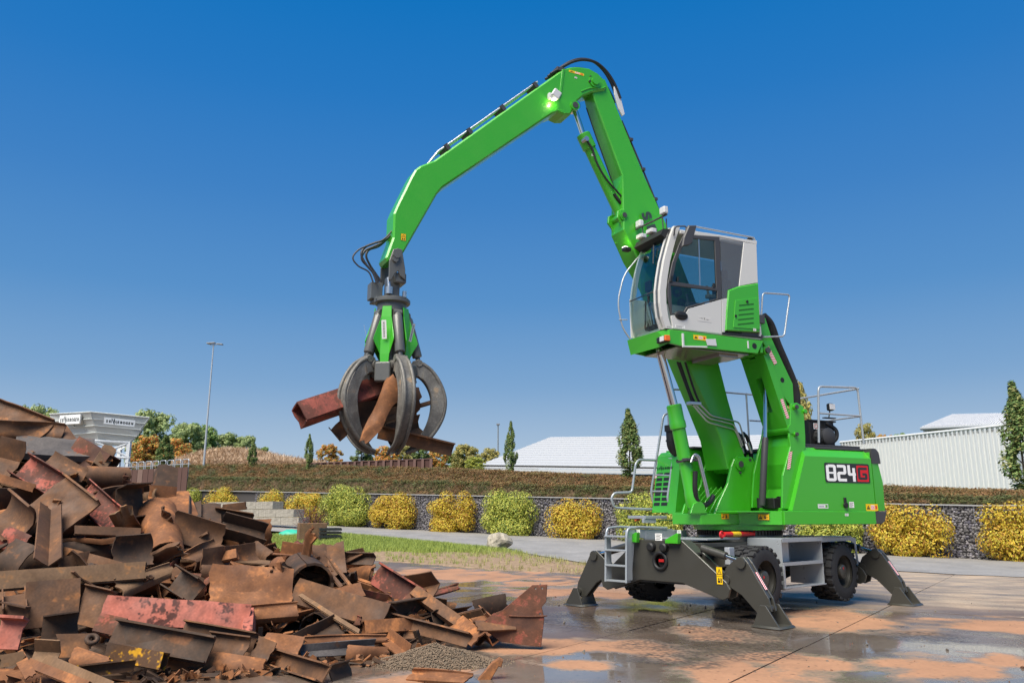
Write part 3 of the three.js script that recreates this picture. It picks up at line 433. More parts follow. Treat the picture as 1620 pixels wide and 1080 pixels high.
// ---- boom
{
  const sec = [[[1148, 742], [1180, 740], .33], [[1137, 694], [1167, 694], .31], [[1112, 634], [1151, 634], .29], [[1088, 580], [1138, 578], .27], [[1035, 450], [1094, 455], .25], [[1008, 405], [1075, 405], .24], [[988, 362], [1060, 362], .225], [[985, 275], [1024, 280], .20], [[962, 205], [994, 205], .185], [[945, 157], [975, 155], .175], [[938, 132], [962, 122], .16]];
  const P = [[0.47,2.527],[-.034,2.564],[0.598,3.1],[0.128,3.119],[0.934,3.813],[0.326,3.85],[1.258,4.453],[0.481,4.541],[1.969,6.002],[1.072,6.053],[2.343,6.521],[1.331,6.669],[2.614,7.028],[1.533,7.204],[2.588,8.164],[2.034,8.206],[2.925,9.025],[2.449,9.133],[3.156,9.619],[2.711,9.755],[3.249,9.935],[2.891,10.165]];
  const rings = sec.map((s, i) => { const f = P[2 * i], b = P[2 * i + 1], w = s[2], c = .02; return [[f[0], f[1], -w + c], [f[0] - c, f[1] + c * .3, -w], [b[0] + c, b[1], -w], [b[0], b[1], -w + c], [b[0], b[1], w - c], [b[0] + c, b[1], w], [f[0] - c, f[1], w], [f[0], f[1], w - c]]; });
  const lug = [2.59,7.322], foot = [0.148,2.629];
  const boom = part(mh, 'boom', [creased(loft(rings), .35), pinL(foot, -.35, .35, .17), poly([[lug[0] - .45, lug[1] + .35], [lug[0] - .02, lug[1] + .16], [lug[0] + .12, lug[1] + .08], [lug[0] + .14, lug[1] - .06], [lug[0] + .05, lug[1] - .16], [lug[0] - .05, lug[1] - .45], [lug[0] - .35, lug[1] - .75], [lug[0] - .6, lug[1] - .4]], .13, .19, .012), poly([[lug[0] - .45, lug[1] + .35], [lug[0] - .02, lug[1] + .16], [lug[0] + .12, lug[1] + .08], [lug[0] + .14, lug[1] - .06], [lug[0] + .05, lug[1] - .16], [lug[0] - .05, lug[1] - .45], [lug[0] - .35, lug[1] - .75], [lug[0] - .6, lug[1] - .4]], -.19, -.13, .012), pinL(lug, -.24, .24, .07), pinL(lug, .19, .225, .10)], M.green);
  part(boom, 'pin_cap', [pinL(lug, .225, .25, .05)], M.darkFrame);
  // lettering running up the boom side
  const dirB = V3(P[15][0] - P[9][0], P[15][1] - P[9][1], 0).normalize();
  sheetMesh('maker_lettering', wordTex('#3a4440'), 2.8, .66, LFT([1.566,6.286], .265), [-dirB.x, -dirB.y, 0], [-dirB.y, dirB.x, 0], boom, .4, CUT);
  // pipes along the back of the boom, hose arch over the head
  const bk = [[2.472,9.445],[2.148,8.788],[1.811,8.079],[1.561,7.477]].map(p => [p[0] - .06, p[1] + .02, .12]);
  part(boom, 'hydraulic_pipe', [pipe(bk, .018), pipe(bk.map(p => [p[0], p[1], p[2] - .1]), .018), ...[.2, .5, .8].map(t => box(-.04, .04, -.03, .03, -.12, .08, .006).translate(lerp(bk[0][0], bk[3][0], t), lerp(bk[0][1], bk[3][1], t), .07))], M.darkFrame);
  part(boom, 'hose_shield', [poly([[2.688,10.067],[2.598,10.076],[2.517,9.789],[2.451,9.513],[2.513,9.457],[2.599,9.603],[2.679,9.888]], .12, .16, .008)], M.lampBody);
  const fr = [[3.222,9.55],[3.017,8.985],[2.784,8.4],[2.607,7.928]].map(p => [p[0] + .02, p[1], .02]);
  part(boom, 'feed_line', pipe(fr, .012), M.hose);
  // rigid lines and hoses on the lower boom
  const lw = [[[1.489,4.512],[1.269,3.931],[1.161,3.72],[0.875,3.47],[0.263,3.379],[0.153,3.163],[0.073,2.983]], [[1.384,4.52],[1.178,3.937],[1.071,3.725],[0.811,3.521],[0.132,3.434],[0.056,3.192],[0.006,3.022]], [[1.593,4.503],[1.358,3.925],[1.267,3.701],[0.91,3.395],[0.239,3.282],[0.159,3.089],[0.107,2.945]]];
  lw.forEach((q, i) => { const pts = q.map((p, k) => LFT(p, k < 3 ? .31 + .03 * i : .33)); part(boom, 'hydraulic_hose', hose(pts.slice(0, 3), .022), M.hose); part(boom, 'hydraulic_pipe', pipe(pts.slice(2), .016, .08), M.pipeSteel); });
  part(boom, 'pipe_clamp', [box(...(q => [q[0] - .15, q[0] + .12, q[1] - .03, q[1] + .03])([1.237,3.734]), -.40, -.28, .008)], M.pipeSteel);
  // hoist cylinder beside the boom
  for (const s of [1]) {
    const l = .50 * s, a = [1.454,1.8], b = [1.82,3.656], e = [2.294,5.538];
    const hc = part(mh, 'boom_cylinder', [lathe(LFT(a, l), LFT(b, l), [[0, 0], [.12, 0], [.135, .01], [.135, .15], [.125, .16], [.125, .76], [.15, .77], [.15, .83], [.14, .84], [.14, .99], [.12, 1], [0, 1]]), pinL(a, l - .13, l + .13, .12), ...[-.12, .12].map(d => poly([[a[0] - .16, 1.7], [a[0] + .2, 1.7], [a[0] + .13, a[1] + .06], [a[0], a[1] + .13], [a[0] - .12, a[1] + .05]], l + d - .02, l + d + .02, .006))], M.green);
    part(hc, 'piston_rod', [cyl(LFT(b, l), LFT(e, l * .9), .075)], M.chrome);
    if (s > 0) {
      const q = [[1.586,2.617],[1.52,2.756],[1.422,2.713],[1.272,2.114],[1.251,2.001]];
      part(hc, 'hydraulic_pipe', [pipe(q.map(p => LFT(p, .66)), .026, .1), pipe(q.map(p => LFT([p[0] + .06, p[1] - .02], .70)), .02, .1)], M.pipeSteel);
      part(hc, 'hydraulic_hose', hose([...[[1.542,2.446],[1.534,2.109],[1.461,1.92],[1.28,1.844],[1.086,1.923],[0.992,2.015]].map((p, k) => LFT(p, .68 - k * .04))], .045, 10), M.hose);
      part(hc, 'pipe_clamp', [lathe(LFT([1.619,2.635], .5), LFT([1.631,2.68], .5), [[.16, 0], [.16, 1]]), box(...(q2 => [q2[0] - .2, q2[0] + .08, q2[1] - .025, q2[1] + .025])([1.668,2.65]), -.70, -.58, .005)], M.darkFrame);
    }
  }
}

// ---- stick
{
  const o = [[3.882,10.114],[3.707,10.199],[3.52,10.251],[3.288,10.286],[3.089,10.232],[2.945,10.131],[2.889,10.007],[2.932,9.9],[3.247,9.77],[3.448,9.639],[3.593,9.491],[3.74,9.176],[3.88,9.143],[4.017,9.17],[4.155,9.092],[6.33,7.189],[6.423,7.055],[6.976,5.944],[7.059,5.8],[7.176,5.724],[7.262,5.728],[7.296,5.788],[7.182,6.155],[7.182,6.576],[7.132,6.719],[6.886,7.31],[6.829,7.426],[6.741,7.516],[6.494,7.665],[4.146,9.864]];
  const g = poly(o, -.21, .21, .03);
  const pivot = [3.179,10.016], cp = [3.648,9.386];
  const ribs = [[3.49,9.731],[2.932,9.954]];
  const stick = part(mh, 'stick', [g, pinL(pivot, -.26, .26, .08), pinL(pivot, .21, .235, .13), pinL(cp, -.2, .23, .06), pinL(cp, .19, .235, .10), hose([[3.495,9.726],[3.276,9.849],[3.057,9.891],[2.922,9.966]].map(p => LFT(p, .215)), .012, 6), poly([[3.923,10.077],[3.867,10.106],[3.946,9.535],[4.003,9.415]], .205, .225, .004)], M.green);
  parts(stick, 'pin_cap', [pinL(cp, .235, .25, .06), pinL([pivot[0] - .02, pivot[1] + .02], .235, .25, .03), pinL([pivot[0] + .12, pivot[1] - .03], .215, .235, .025), pinL([pivot[0] + .1, pivot[1] + .08], .215, .235, .02)], M.darkFrame);
  flatL('warning_sticker', stickerMulti, [[3.767,10.12],[3.425,10.073]], .214, stick); flatL('warning_sticker', stickerTall, [[7.052,6.241],[6.961,6.122]], .214, stick); flatL('white_label', whiteLabel, [[3.641,10.003],[3.585,9.971]], .214, stick);
  // pipes along the top edge, held by clamps
  const t = [[4.146,9.887],[6.495,7.692]]; const d = V3(t[1][0] - t[0][0], t[1][1] - t[0][1], 0).normalize(), n = V3(-d.y, d.x, 0); if (n.y < 0) n.negate();
  const al = (k, h, l) => [t[0][0] + (t[1][0] - t[0][0]) * k + n.x * h, t[0][1] + (t[1][1] - t[0][1]) * k + n.y * h, -l];
  for (const l of [.15, .05, -.07]) part(stick, 'hydraulic_pipe', [cyl(al(.1, .07, l), al(.94, .07, l), .02, .02, 10), cyl(al(.94, .07, l), al(1.03, .0, l), .02, .02, 10)], M.pipeSteel);
  for (const k of [.13, .42, .7, .88]) part(stick, 'pipe_clamp', loft([.19, -.13].map(l => [al(k - .012, -.01, l), al(k + .012, -.01, l), al(k + .012, .1, l), al(k - .012, .1, l)])), M.darkFrame);
  // hoses arching over the boom head
  const arch = [[4.14,9.961],[3.871,10.181],[3.64,10.352],[3.392,10.461],[3.113,10.48],[2.893,10.371],[2.733,10.202],[2.633,10.032],[2.549,9.829]];
  for (const [l, k] of [[.16, 0], [.06, .02], [-.05, -.02]]) part(stick, 'hydraulic_hose', hose(arch.map((p, i) => [p[0], p[1] + k * Math.sin(i / 8 * PI) * 4, -l]), .028), M.hose);
  part(stick, 'hose_clip', [box(...(q => [q[0] - .12, q[0] + .12, q[1] - .06, q[1] + .02])([3.9,10.119]), -.2, .12, .01)], M.darkFrame);
  // lamp on the stick side, throwing light on the paint below it
  const lp = [4.105,9.466];
  const lamp = part(mh, 'stick_light', [box(-.085, .085, -.085, .085, -.34, -.26, .02).rotateZ(.5).translate(lp[0], lp[1], 0), box(lp[0] - .02, lp[0] + .14, lp[1] - .1, lp[1] + .02, -.28, -.2, .01)], M.lampBody);
  part(lamp, 'lamp_glass', new THREE.CylinderGeometry(.05, .05, .01, 16).translate(lp[0] + .045, lp[1] - .115, -.29), M.lampGlass);
  const bulb = new THREE.PointLight(new THREE.Color(1, .94, .5), .11); bulb.position.set(lp[0] + .06, lp[1] - .16, -.31); bulb.castShadow = true; mh.add(bulb);
  // silver couplings and hoses at the tip
  const hz = [[7.088,6.462],[7.15,6.34],[7.317,6.125],[7.538,6.003],[7.733,5.876],[7.811,5.735],[7.722,5.619],[7.541,5.537],[7.46,5.376]], h2 = [[7.081,6.413],[7.238,6.175],[7.451,6.065],[7.607,5.964],[7.655,5.838],[7.564,5.677],[7.453,5.563],[7.371,5.38]], h3 = [[7.075,6.385],[7.265,6.143],[7.435,6.028],[7.581,5.929],[7.628,5.791],[7.506,5.657],[7.373,5.523],[7.313,5.357]], h4 = [[7.142,6.28],[7.331,6.074],[7.498,5.982],[7.537,5.879],[7.467,5.727],[7.356,5.581],[7.277,5.473],[7.251,5.326]];
  [hz, h2, h3, h4].forEach((q, i) => part(stick, 'grapple_hose', hose(q.map(p => LFT(p, .1 - i * .07)), i === 0 ? .014 : .02), MS([.05, .05, .055], .5)));
  part(stick, 'coupling', [[629, 349], [627, 355], [625, 361], [628, 344]].map(([a, b], i) => { const p = [[7.078,6.497], [7.098,6.416], [7.128,6.321], [7.069,6.566]][i]; return cyl([p[0] - .03, p[1] + .06, -.14 + i * .06], [p[0] + .03, p[1] - .06, -.14 + i * .06], .035, .028, 8); }), M.pipeSteel);
  // stick cylinder
  const a = [2.48,7.343], b = [3.351,8.951], e = [3.541,9.473];
  const sc = part(mh, 'stick_cylinder', [lathe(LFT(a, 0), LFT(b, 0), [[0, 0], [.13, 0], [.14, .03], [.12, .08], [.115, .10], [.115, .82], [.14, .83], [.14, .99], [.12, 1], [0, 1]]), pinL(a, -.13, .13, .13)], M.green);
  part(sc, 'piston_rod', [cyl(LFT(b, 0), LFT(e, 0), .055), pinL(e, -.12, .12, .09)], M.chrome);
  part(sc, 'hydraulic_hose', [hose([[3.368,8.764],[3.243,8.605],[3.122,8.3],[2.915,8.013],[2.702,7.83],[2.575,7.709],[2.507,7.551]].map(p => LFT(p, .15)), .02), hose([[2.748,7.769],[2.664,7.666],[2.579,7.59],[2.494,7.5]].map(p => LFT(p, .13)), .03)], M.hose); part(sc, 'coupling', [pinL([3.368,8.777], .05, .18, .05), cyl(LFT([2.575,7.709], .15), LFT([2.505,7.603], .15), .035)], M.pipeSteel); flatL('white_label', whiteLabel, [[3.234,8.51],[3.163,8.465]], .122, sc);
  // lamp under the boom knee
  const l2 = [2.521,6.688];
  const kl = part(mh, 'boom_light', [box(l2[0] - .05, l2[0] + .1, l2[1] - .09, l2[1] - .01, -.26, -.14, .02)], M.black);
  part(kl, 'lamp_glass', box(l2[0] + .02, l2[0] + .1, l2[1] - .02, l2[1], -.25, -.15, .005), M.lampGlass);
  const pb = new THREE.PointLight(new THREE.Color(1, .94, .5), .07); pb.position.set(l2[0] + .09, l2[1] + .06, -.22); pb.castShadow = true; mh.add(pb);
}
// ---- cab on its raised platform
{
  const LN = 1.25, LFAR = .30;                                // near and far side of the cab
  const plat = [[2.417,4.853],[0.276,4.903],[0.437,4.646],[1.054,4.638],[2.199,4.578],[2.43,4.602]];
  const pf = [[plat[0][0] + .02, plat[0][1]], [plat[1][0], plat[0][1] + .0], [plat[2][0], plat[4][1] + .02], [plat[4][0], plat[4][1]], [plat[5][0] + .02, plat[5][1]]];
  const yT = plat[0][1], yB = plat[4][1];
  const cp = part(mh, 'cab_platform', [poly(pf, 1.24, 1.28, .008), poly(pf, .20, .24, .008), box(plat[1][0], plat[0][0], yT - .05, yT, -1.24, -.24, .006),
    loft([[[pf[0][0], yT, -1.28], [pf[0][0], yT, -.2], [pf[4][0], yB + .04, -.2], [pf[4][0], yB + .04, -1.28]], [[pf[0][0] + .10, yT, -1.05], [pf[0][0] + .16, yT, -.2], [pf[4][0] + .08, yB, -.2], [pf[4][0] + .03, yB, -1.05]]]), box(plat[1][0], plat[1][0] + .06, yB + .05, yT, -1.25, -.22, .008)], M.green);
  part(cp, 'belly_plate', [box(plat[2][0] + .15, plat[4][0] + .05, yB - .015, yB + .01, -1.2, -.24, .004), box(.75, 1.2, yB - .07, yB - .01, -1.1, -.3, .01)], MS([.30, .28, .25], .25, .6));
  const br = [[2.188,4.803],[2.189,4.553],[1.64,4.592],[1.623,4.64],[1.658,4.752],[1.427,4.775],[1.407,4.648],[0.685,4.811],[0.651,4.671]];
  part(cp, 'step_bracket', [poly([[br[0][0], br[0][1]], [br[1][0], br[1][1]], [br[2][0], br[2][1]], [br[2][0], br[2][1] + .03], [br[1][0] - .04, br[1][1] + .03], [br[0][0] - .04, br[0][1]]], 1.285, 1.31, .003), poly([br[4], br[5], br[6], [br[3][0], br[3][1]]], 1.285, 1.295, .003), poly([br[7], [br[8][0] - .0, br[7][1]], br[8], [br[7][0], br[8][1]]], 1.285, 1.295, .003)], M.lampBody);
  flatL('warning_sticker', stickerMulti, [[1.924,4.81],[1.632,4.723]], 1.284, cp); part(cp, 'lifting_hole', pinL([0.509,4.735], 1.27, 1.284, .055), M.black);
  // indicator lamp and mirror arm at the front corner
  const il = [1.18,4.687];
  const ind = part(cp, 'turn_signal', [box(2.42, 2.56, il[1] - .06, il[1] + .05, -il[0] - .1, -il[0] + .14, .02)], M.black);
  part(ind, 'amber_lens', [box(2.46, 2.565, il[1] - .05, il[1] + .05, -il[0] - .14, -il[0] - .1, .01)], M.orange); part(ind, 'clear_lens', [box(2.555, 2.575, il[1] - .05, il[1] + .04, -il[0] - .09, -il[0] + .02, .008)], M.lampBody);
  // cab shell: side outline
  const prof = [[2.496,4.874],[2.56,5.084],[2.589,5.333],[2.584,5.565],[2.537,5.828],[2.468,6.121],[2.369,6.421],[2.287,6.639],[2.207,6.822]];   // front edge, bottom to top
  const rearT = [0.242,6.771], rearB = [0.318,4.989];
  const yF = prof[0][1] - .0, yR = prof[8][1];
  const xr = (rearT[0] + rearB[0]) / 2, yRoof = yR - .04;
  const cab = part(mh, 'cab', [box(xr, prof[0][0] - .02, yF, yF + .05, -LN, -LFAR, .01), // floor
    box(xr, xr + .05, yF, yRoof, -LN, -LFAR, .01)], M.white);
  // roof
  part(cab, 'roof', [box(xr, prof[8][0] - .12, yRoof - .10, yRoof, -LN, -LFAR, .03)], M.white);
  // pillars: swept along the front profile on both sides
  const pillar = (l0, l1, wf) => loft(prof.map(p => [[p[0], p[1], -l1], [p[0], p[1], -l0], [p[0] - wf, p[1], -l0], [p[0] - wf, p[1], -l1]]));
  part(cab, 'front_pillar', pillar(LN - .07, LN, .13), M.white); part(cab, 'front_pillar', pillar(LFAR, LFAR + .05, .10), M.white);
  part(cab, 'quarter_glass', loft(prof.slice(1, 8).map(p => [[p[0] + .012, p[1], -LN + .07], [p[0] + .012, p[1], -LN + .12], [p[0] + .006, p[1], -LN + .12], [p[0] + .006, p[1], -LN + .07]])), M.tintGlass);
  part(cab, 'front_pillar', loft(prof.map(p => [[p[0] + .02, p[1], -LN + .12], [p[0] + .02, p[1], -LN + .17], [p[0] - .04, p[1], -LN + .17], [p[0] - .04, p[1], -LN + .12]])), M.white);
  // windscreen: upper and lower pane
  const pane = (a, b) => loft(prof.slice(a, b).map(p => [[p[0] + .03, p[1], -LN + .17], [p[0] + .05, p[1], -.78], [p[0] + .03, p[1], -LFAR - .05], [p[0] + .024, p[1], -LFAR - .05], [p[0] + .044, p[1], -.78], [p[0] + .024, p[1], -LN + .17]]));
  part(cab, 'windscreen', pane(3, 9), M.glass); part(cab, 'lower_windscreen', pane(0, 4), M.glass);
  part(cab, 'screen_bar', [cyl([prof[3][0] + .03, prof[3][1], -LN + .17], [prof[3][0] + .03, prof[3][1], -LFAR - .05], .012)], M.darkFrame);
  // side: door frame, glass, panels
  const dO = [[2.008,6.68],[1.165,6.764],[1.205,5.567],[1.989,5.297],[2.065,5.195],[2.374,5.131],[2.427,5.443],[2.413,5.701],[2.295,6.107],[2.135,6.454]], wU = [[1.78,6.643],[1.291,6.676],[1.315,5.759],[2.318,5.749],[2.21,6.119],[2.051,6.43]], wL = [[2.352,5.674],[1.299,5.701],[1.31,5.555],[2.016,5.317],[2.092,5.215],[2.345,5.163]];
  const door = part(cab, 'door_frame', poly(dO, LN - .03, LN + .012, .006, [wU, wL]), M.darkFrame);
  part(cab, 'door_window', poly(wU, LN - .012, LN - .006, 0), M.glass); part(cab, 'door_window', poly(wL, LN - .012, LN - .006, 0), M.glass);
  part(cab, 'window_slider', poly([[1.67,6.647],[1.648,6.651],[1.676,5.749],[1.698,5.746]], LN - .004, LN + .004, 0), M.pipeSteel);
  part(cab, 'window_latch', [poly([[2.197,5.848],[2.168,5.851],[2.173,5.768],[2.201,5.764]], LN, LN + .02, .003), poly([[1.393,5.834],[1.349,5.839],[1.355,5.754],[1.399,5.748]], LN, LN + .02, .003), poly([[2.365,5.837],[2.308,5.856],[2.328,5.736],[2.384,5.728]], LN, LN + .03, .004)], M.black);
  part(cab, 'door_panel', poly([[2.375,5.114],[2.052,5.184],[1.975,5.287],[1.206,5.555],[1.246,4.894],[2.346,4.881]], LN - .03, LN + .008, .006), M.white);
  part(cab, 'door_panel', poly([[1.194,5.557],[1.07,5.59],[1.18,4.901],[1.236,4.895]], LN - .03, LN + .008, .004), M.white);
  part(cab, 'roof_edge', poly([[1.993,6.694],[1.93,6.79],[0.246,6.832],[0.252,6.767],[0.598,6.764],[1.164,6.77]], LN - .03, LN + .008, .004), M.white);
  part(cab, 'rear_window', poly([[1.151,6.741],[0.591,6.753],[0.778,5.857],[1.042,5.757],[1.075,5.595],[1.191,5.563]], LN - .02, LN + .004, 0), M.tintGlass);
  part(cab, 'rear_pillar', poly([[0.583,6.754],[0.26,6.766],[0.295,5.989],[0.77,5.859]], LN - .04, LN + .01, .008), M.white);
  part(cab, 'far_window', box(xr + .1, prof[5][0] - .15, yF + .75, yRoof - .12, -LFAR - .01, -LFAR, 0), M.glass); part(cab, 'far_panel', box(xr, prof[2][0], yF, yF + .75, -LFAR - .03, -LFAR, .004), M.white);
  part(cab, 'rear_panel', box(xr + .05, xr + .45, yF + .05, yF + 1.0, -LN + .04, -LFAR - .04, .02), M.interior);
  const gc = [[1.043,5.745],[0.794,5.85],[0.296,5.976],[0.333,5.01],[1.168,4.962],[1.116,5.361]];
  const cover = part(cab, 'green_cover', [poly(gc, LN - .04, LN + .03, .02), poly([[0.909,5.562],[0.333,5.68],[0.355,5.065],[0.995,5.035]], LN + .03, LN + .042, .006)], M.green);
  for (let k = 0; k < 5; k++) { const a = [[[0.828,5.482],[0.47,5.554]], [[0.842,5.389],[0.478,5.461]], [[0.857,5.297],[0.486,5.369]], [[0.872,5.205],[0.494,5.277]], [[0.887,5.113],[0.502,5.185]]][k]; part(cover, 'louvre', poly([a[0], a[1], [a[1][0], a[1][1] - .022], [a[0][0], a[0][1] - .022]], LN + .041, LN + .046, 0), MS([.012, .12, .006], .6)); }
  part(cover, 'cover_lock', [pinL([0.631,5.566], LN + .03, LN + .06, .025), pinL([0.928,5.259], LN + .03, LN + .06, .022)], M.black); flatL('white_label', whiteLabel, [[0.527,5.067],[0.454,5.02]], LN + .045, cab);
  part(cab, 'sill', poly([[1.236,4.931],[0.301,4.941],[0.304,4.904],[1.24,4.883]], LN - .02, LN + .02, .004), M.black);
  flatL('door_lettering', maxTex, [[1.783,5.191],[1.474,5.083]], LN + .011, cab); flatL('white_label', whiteLabel, [[2.3,4.961],[2.082,4.903]], LN + .011, cab);
  part(cab, 'door_handle', [new THREE.SphereGeometry(1, 20, 12).scale(.145, .085, .03).translate(...LFT([2.152,5.138], LN + .012)), box(...(q => [q[0] - .1, q[0] + .1, q[1] - .01, q[1] + .02])([2.152,5.138]), -LN - .055, -LN - .03, .01)], M.black);
  // roof rails, visor, lamps
  const rr = [[1.717,6.9],[0.283,6.903],[0.244,6.806]]; part(cab, 'roof_rail', [pipe([LFT([rr[0][0], rr[0][1] - .1], 1.22), LFT(rr[0], 1.22), LFT(rr[1], 1.22), LFT(rr[2], 1.22)], .018, .06), pipe([LFT([rr[0][0], rr[0][1] - .1], .34), LFT(rr[0], .34), LFT(rr[1], .34), LFT(rr[2], .34)], .018, .06), cyl(LFT(rr[1], 1.22), LFT(rr[1], .34), .018)], M.galv); part(cab, 'beacon_foot', pinL([0.364,6.858], 1.16, 1.22, .05), M.black);
  const vx = prof[8][0], vy = prof[8][1];
  part(cab, 'visor', [loft([[LFAR - .02], [LN - .12]].map(([l]) => [[vx - .05, vy - .02, -l], [vx + .16, vy - .04, -l], [vx + .22, vy - .16, -l], [vx + .08, vy - .24, -l], [vx - .05, vy - .22, -l]]))], M.black);
  const lamps = [[LFAR + .1, .1], [.72, .12]];
  for (const [l, h] of lamps) { const w = part(cab, 'work_light', [box(vx + .06, vx + .18, vy + .0, vy + .09, -l - .09, -l + .09, .02)], M.lampBody); part(w, 'lens', box(vx + .175, vx + .195, vy + .01, vy + .08, -l - .08, -l + .08, .008), M.lampGlass); w.children[0].material = M.lampBody; }
  part(cab, 'light_bar', [cyl([vx + .14, vy + .24, -LFAR + .05], [vx + .08, vy + .24, -LN + .1], .018), ...[LFAR + .12, LN - .2].map(l => cyl([vx + .1, vy, -l], [vx + .11, vy + .24, -l], .012)), cyl([vx + .02, vy - .02, -LN + .2], [vx + .02, vy + .2, -LN + .2], .01)], M.darkFrame);
  for (const l of [LFAR + .02, LN - .16]) part(cab, 'bar_light', [box(vx + .05, vx + .15, vy + .26, vy + .40, -l - .08, -l + .08, .025)], M.lampBody);
  // mirror on the near pillar
  const mr = [[2.041,6.791],[1.853,6.822],[1.975,6.464],[2.064,6.403],[2.207,6.369],[2.169,6.542]]; const mir = part(cab, 'wing_mirror', [poly(mr, 1.40, 1.46, .018), pipe([LFT([2.242,6.617], 1.27), LFT([2.251,6.777], 1.33), LFT([2.055,6.784], 1.41), LFT([2.092,6.621], 1.41)], .014, .05)], M.darkFrame);
  // wipers, guard rails, interior
  part(cab, 'wiper', [cyl([prof[0][0] + .06, prof[0][1] + .08, -.72], [prof[2][0] + .06, prof[2][1] + .1, -.90], .012), cyl([prof[0][0] + .05, prof[0][1] + .1, -.95], [prof[3][0] + .055, prof[3][1] - .05, -.95], .010), cyl([vx + .1, vy - .16, -.78], [prof[6][0] + .06, prof[6][1] - .12, -.92], .010), cyl([prof[6][0] + .06, prof[6][1] + .1, -.90], [prof[5][0] + .06, prof[5][1], -1.0], .010)], M.black);
  part(cab, 'guard_rail', [pipe([[vx + .0, vy - .2, -.24], [prof[5][0] + .16, prof[5][1], -.20], [prof[3][0] + .20, prof[3][1], -.19], [prof[1][0] + .14, prof[1][1], -.20], [prof[0][0] + .02, prof[0][1] - .05, -.24]], .016, .2), cyl([prof[2][0] + .03, prof[2][1] - .1, -.26], [prof[2][0] + .18, prof[2][1] - .1, -.2], .01)], M.galv);
  part(cab, 'rear_guard', pipe([[0.206,5.38],[0.135,5.824],[-.564,5.873],[-.333,5.015],[0.244,4.946]].map(p => LFT(p, 1.2)), .017, .08), M.galv); part(cab, 'hinge_bracket', [pinL([0.279,4.939], 1.16, 1.26, .035), box(...(q => [q[0] - .1, q[0] + .05, q[1] - .1, q[1] + .06])([0.311,5.29]), -1.29, -1.2, .01)], M.darkFrame);
  const sx = xr + .75, sy = yF + .05;
  part(cab, 'seat', [box(sx - .25, sx + .3, sy + .38, sy + .52, -1.0, -.52, .05), box(sx - .36, sx - .2, sy + .5, sy + 1.15, -.98, -.54, .05), box(sx - .36, sx - .24, sy + 1.18, sy + 1.38, -.88, -.64, .04), box(sx - .2, sx + .25, sy, sy + .38, -.92, -.6, .03)], M.seat);
  part(cab, 'armrest', [box(sx - .2, sx + .35, sy + .68, sy + .76, -1.10, -1.0, .02), box(sx - .2, sx + .35, sy + .68, sy + .76, -.5, -.4, .02), cyl([sx + .3, sy + .74, -1.05], [sx + .33, sy + .92, -1.05], .022), cyl([sx + .3, sy + .74, -.45], [sx + .33, sy + .92, -.45], .022)], M.interior);
  part(cab, 'display', [box(prof[3][0] - .35, prof[3][0] - .30, sy + .85, sy + 1.05, -.55, -.38, .01), cyl([prof[3][0] - .33, sy + .1, -.42], [prof[3][0] - .33, sy + .9, -.45], .025)], M.black);
  part(cab, 'pedal', [box(prof[1][0] - .35, prof[1][0] - .12, sy + .05, sy + .12, -.85, -.72, .01), box(prof[1][0] - .35, prof[1][0] - .12, sy + .05, sy + .12, -.68, -.55, .01)], M.black);
}

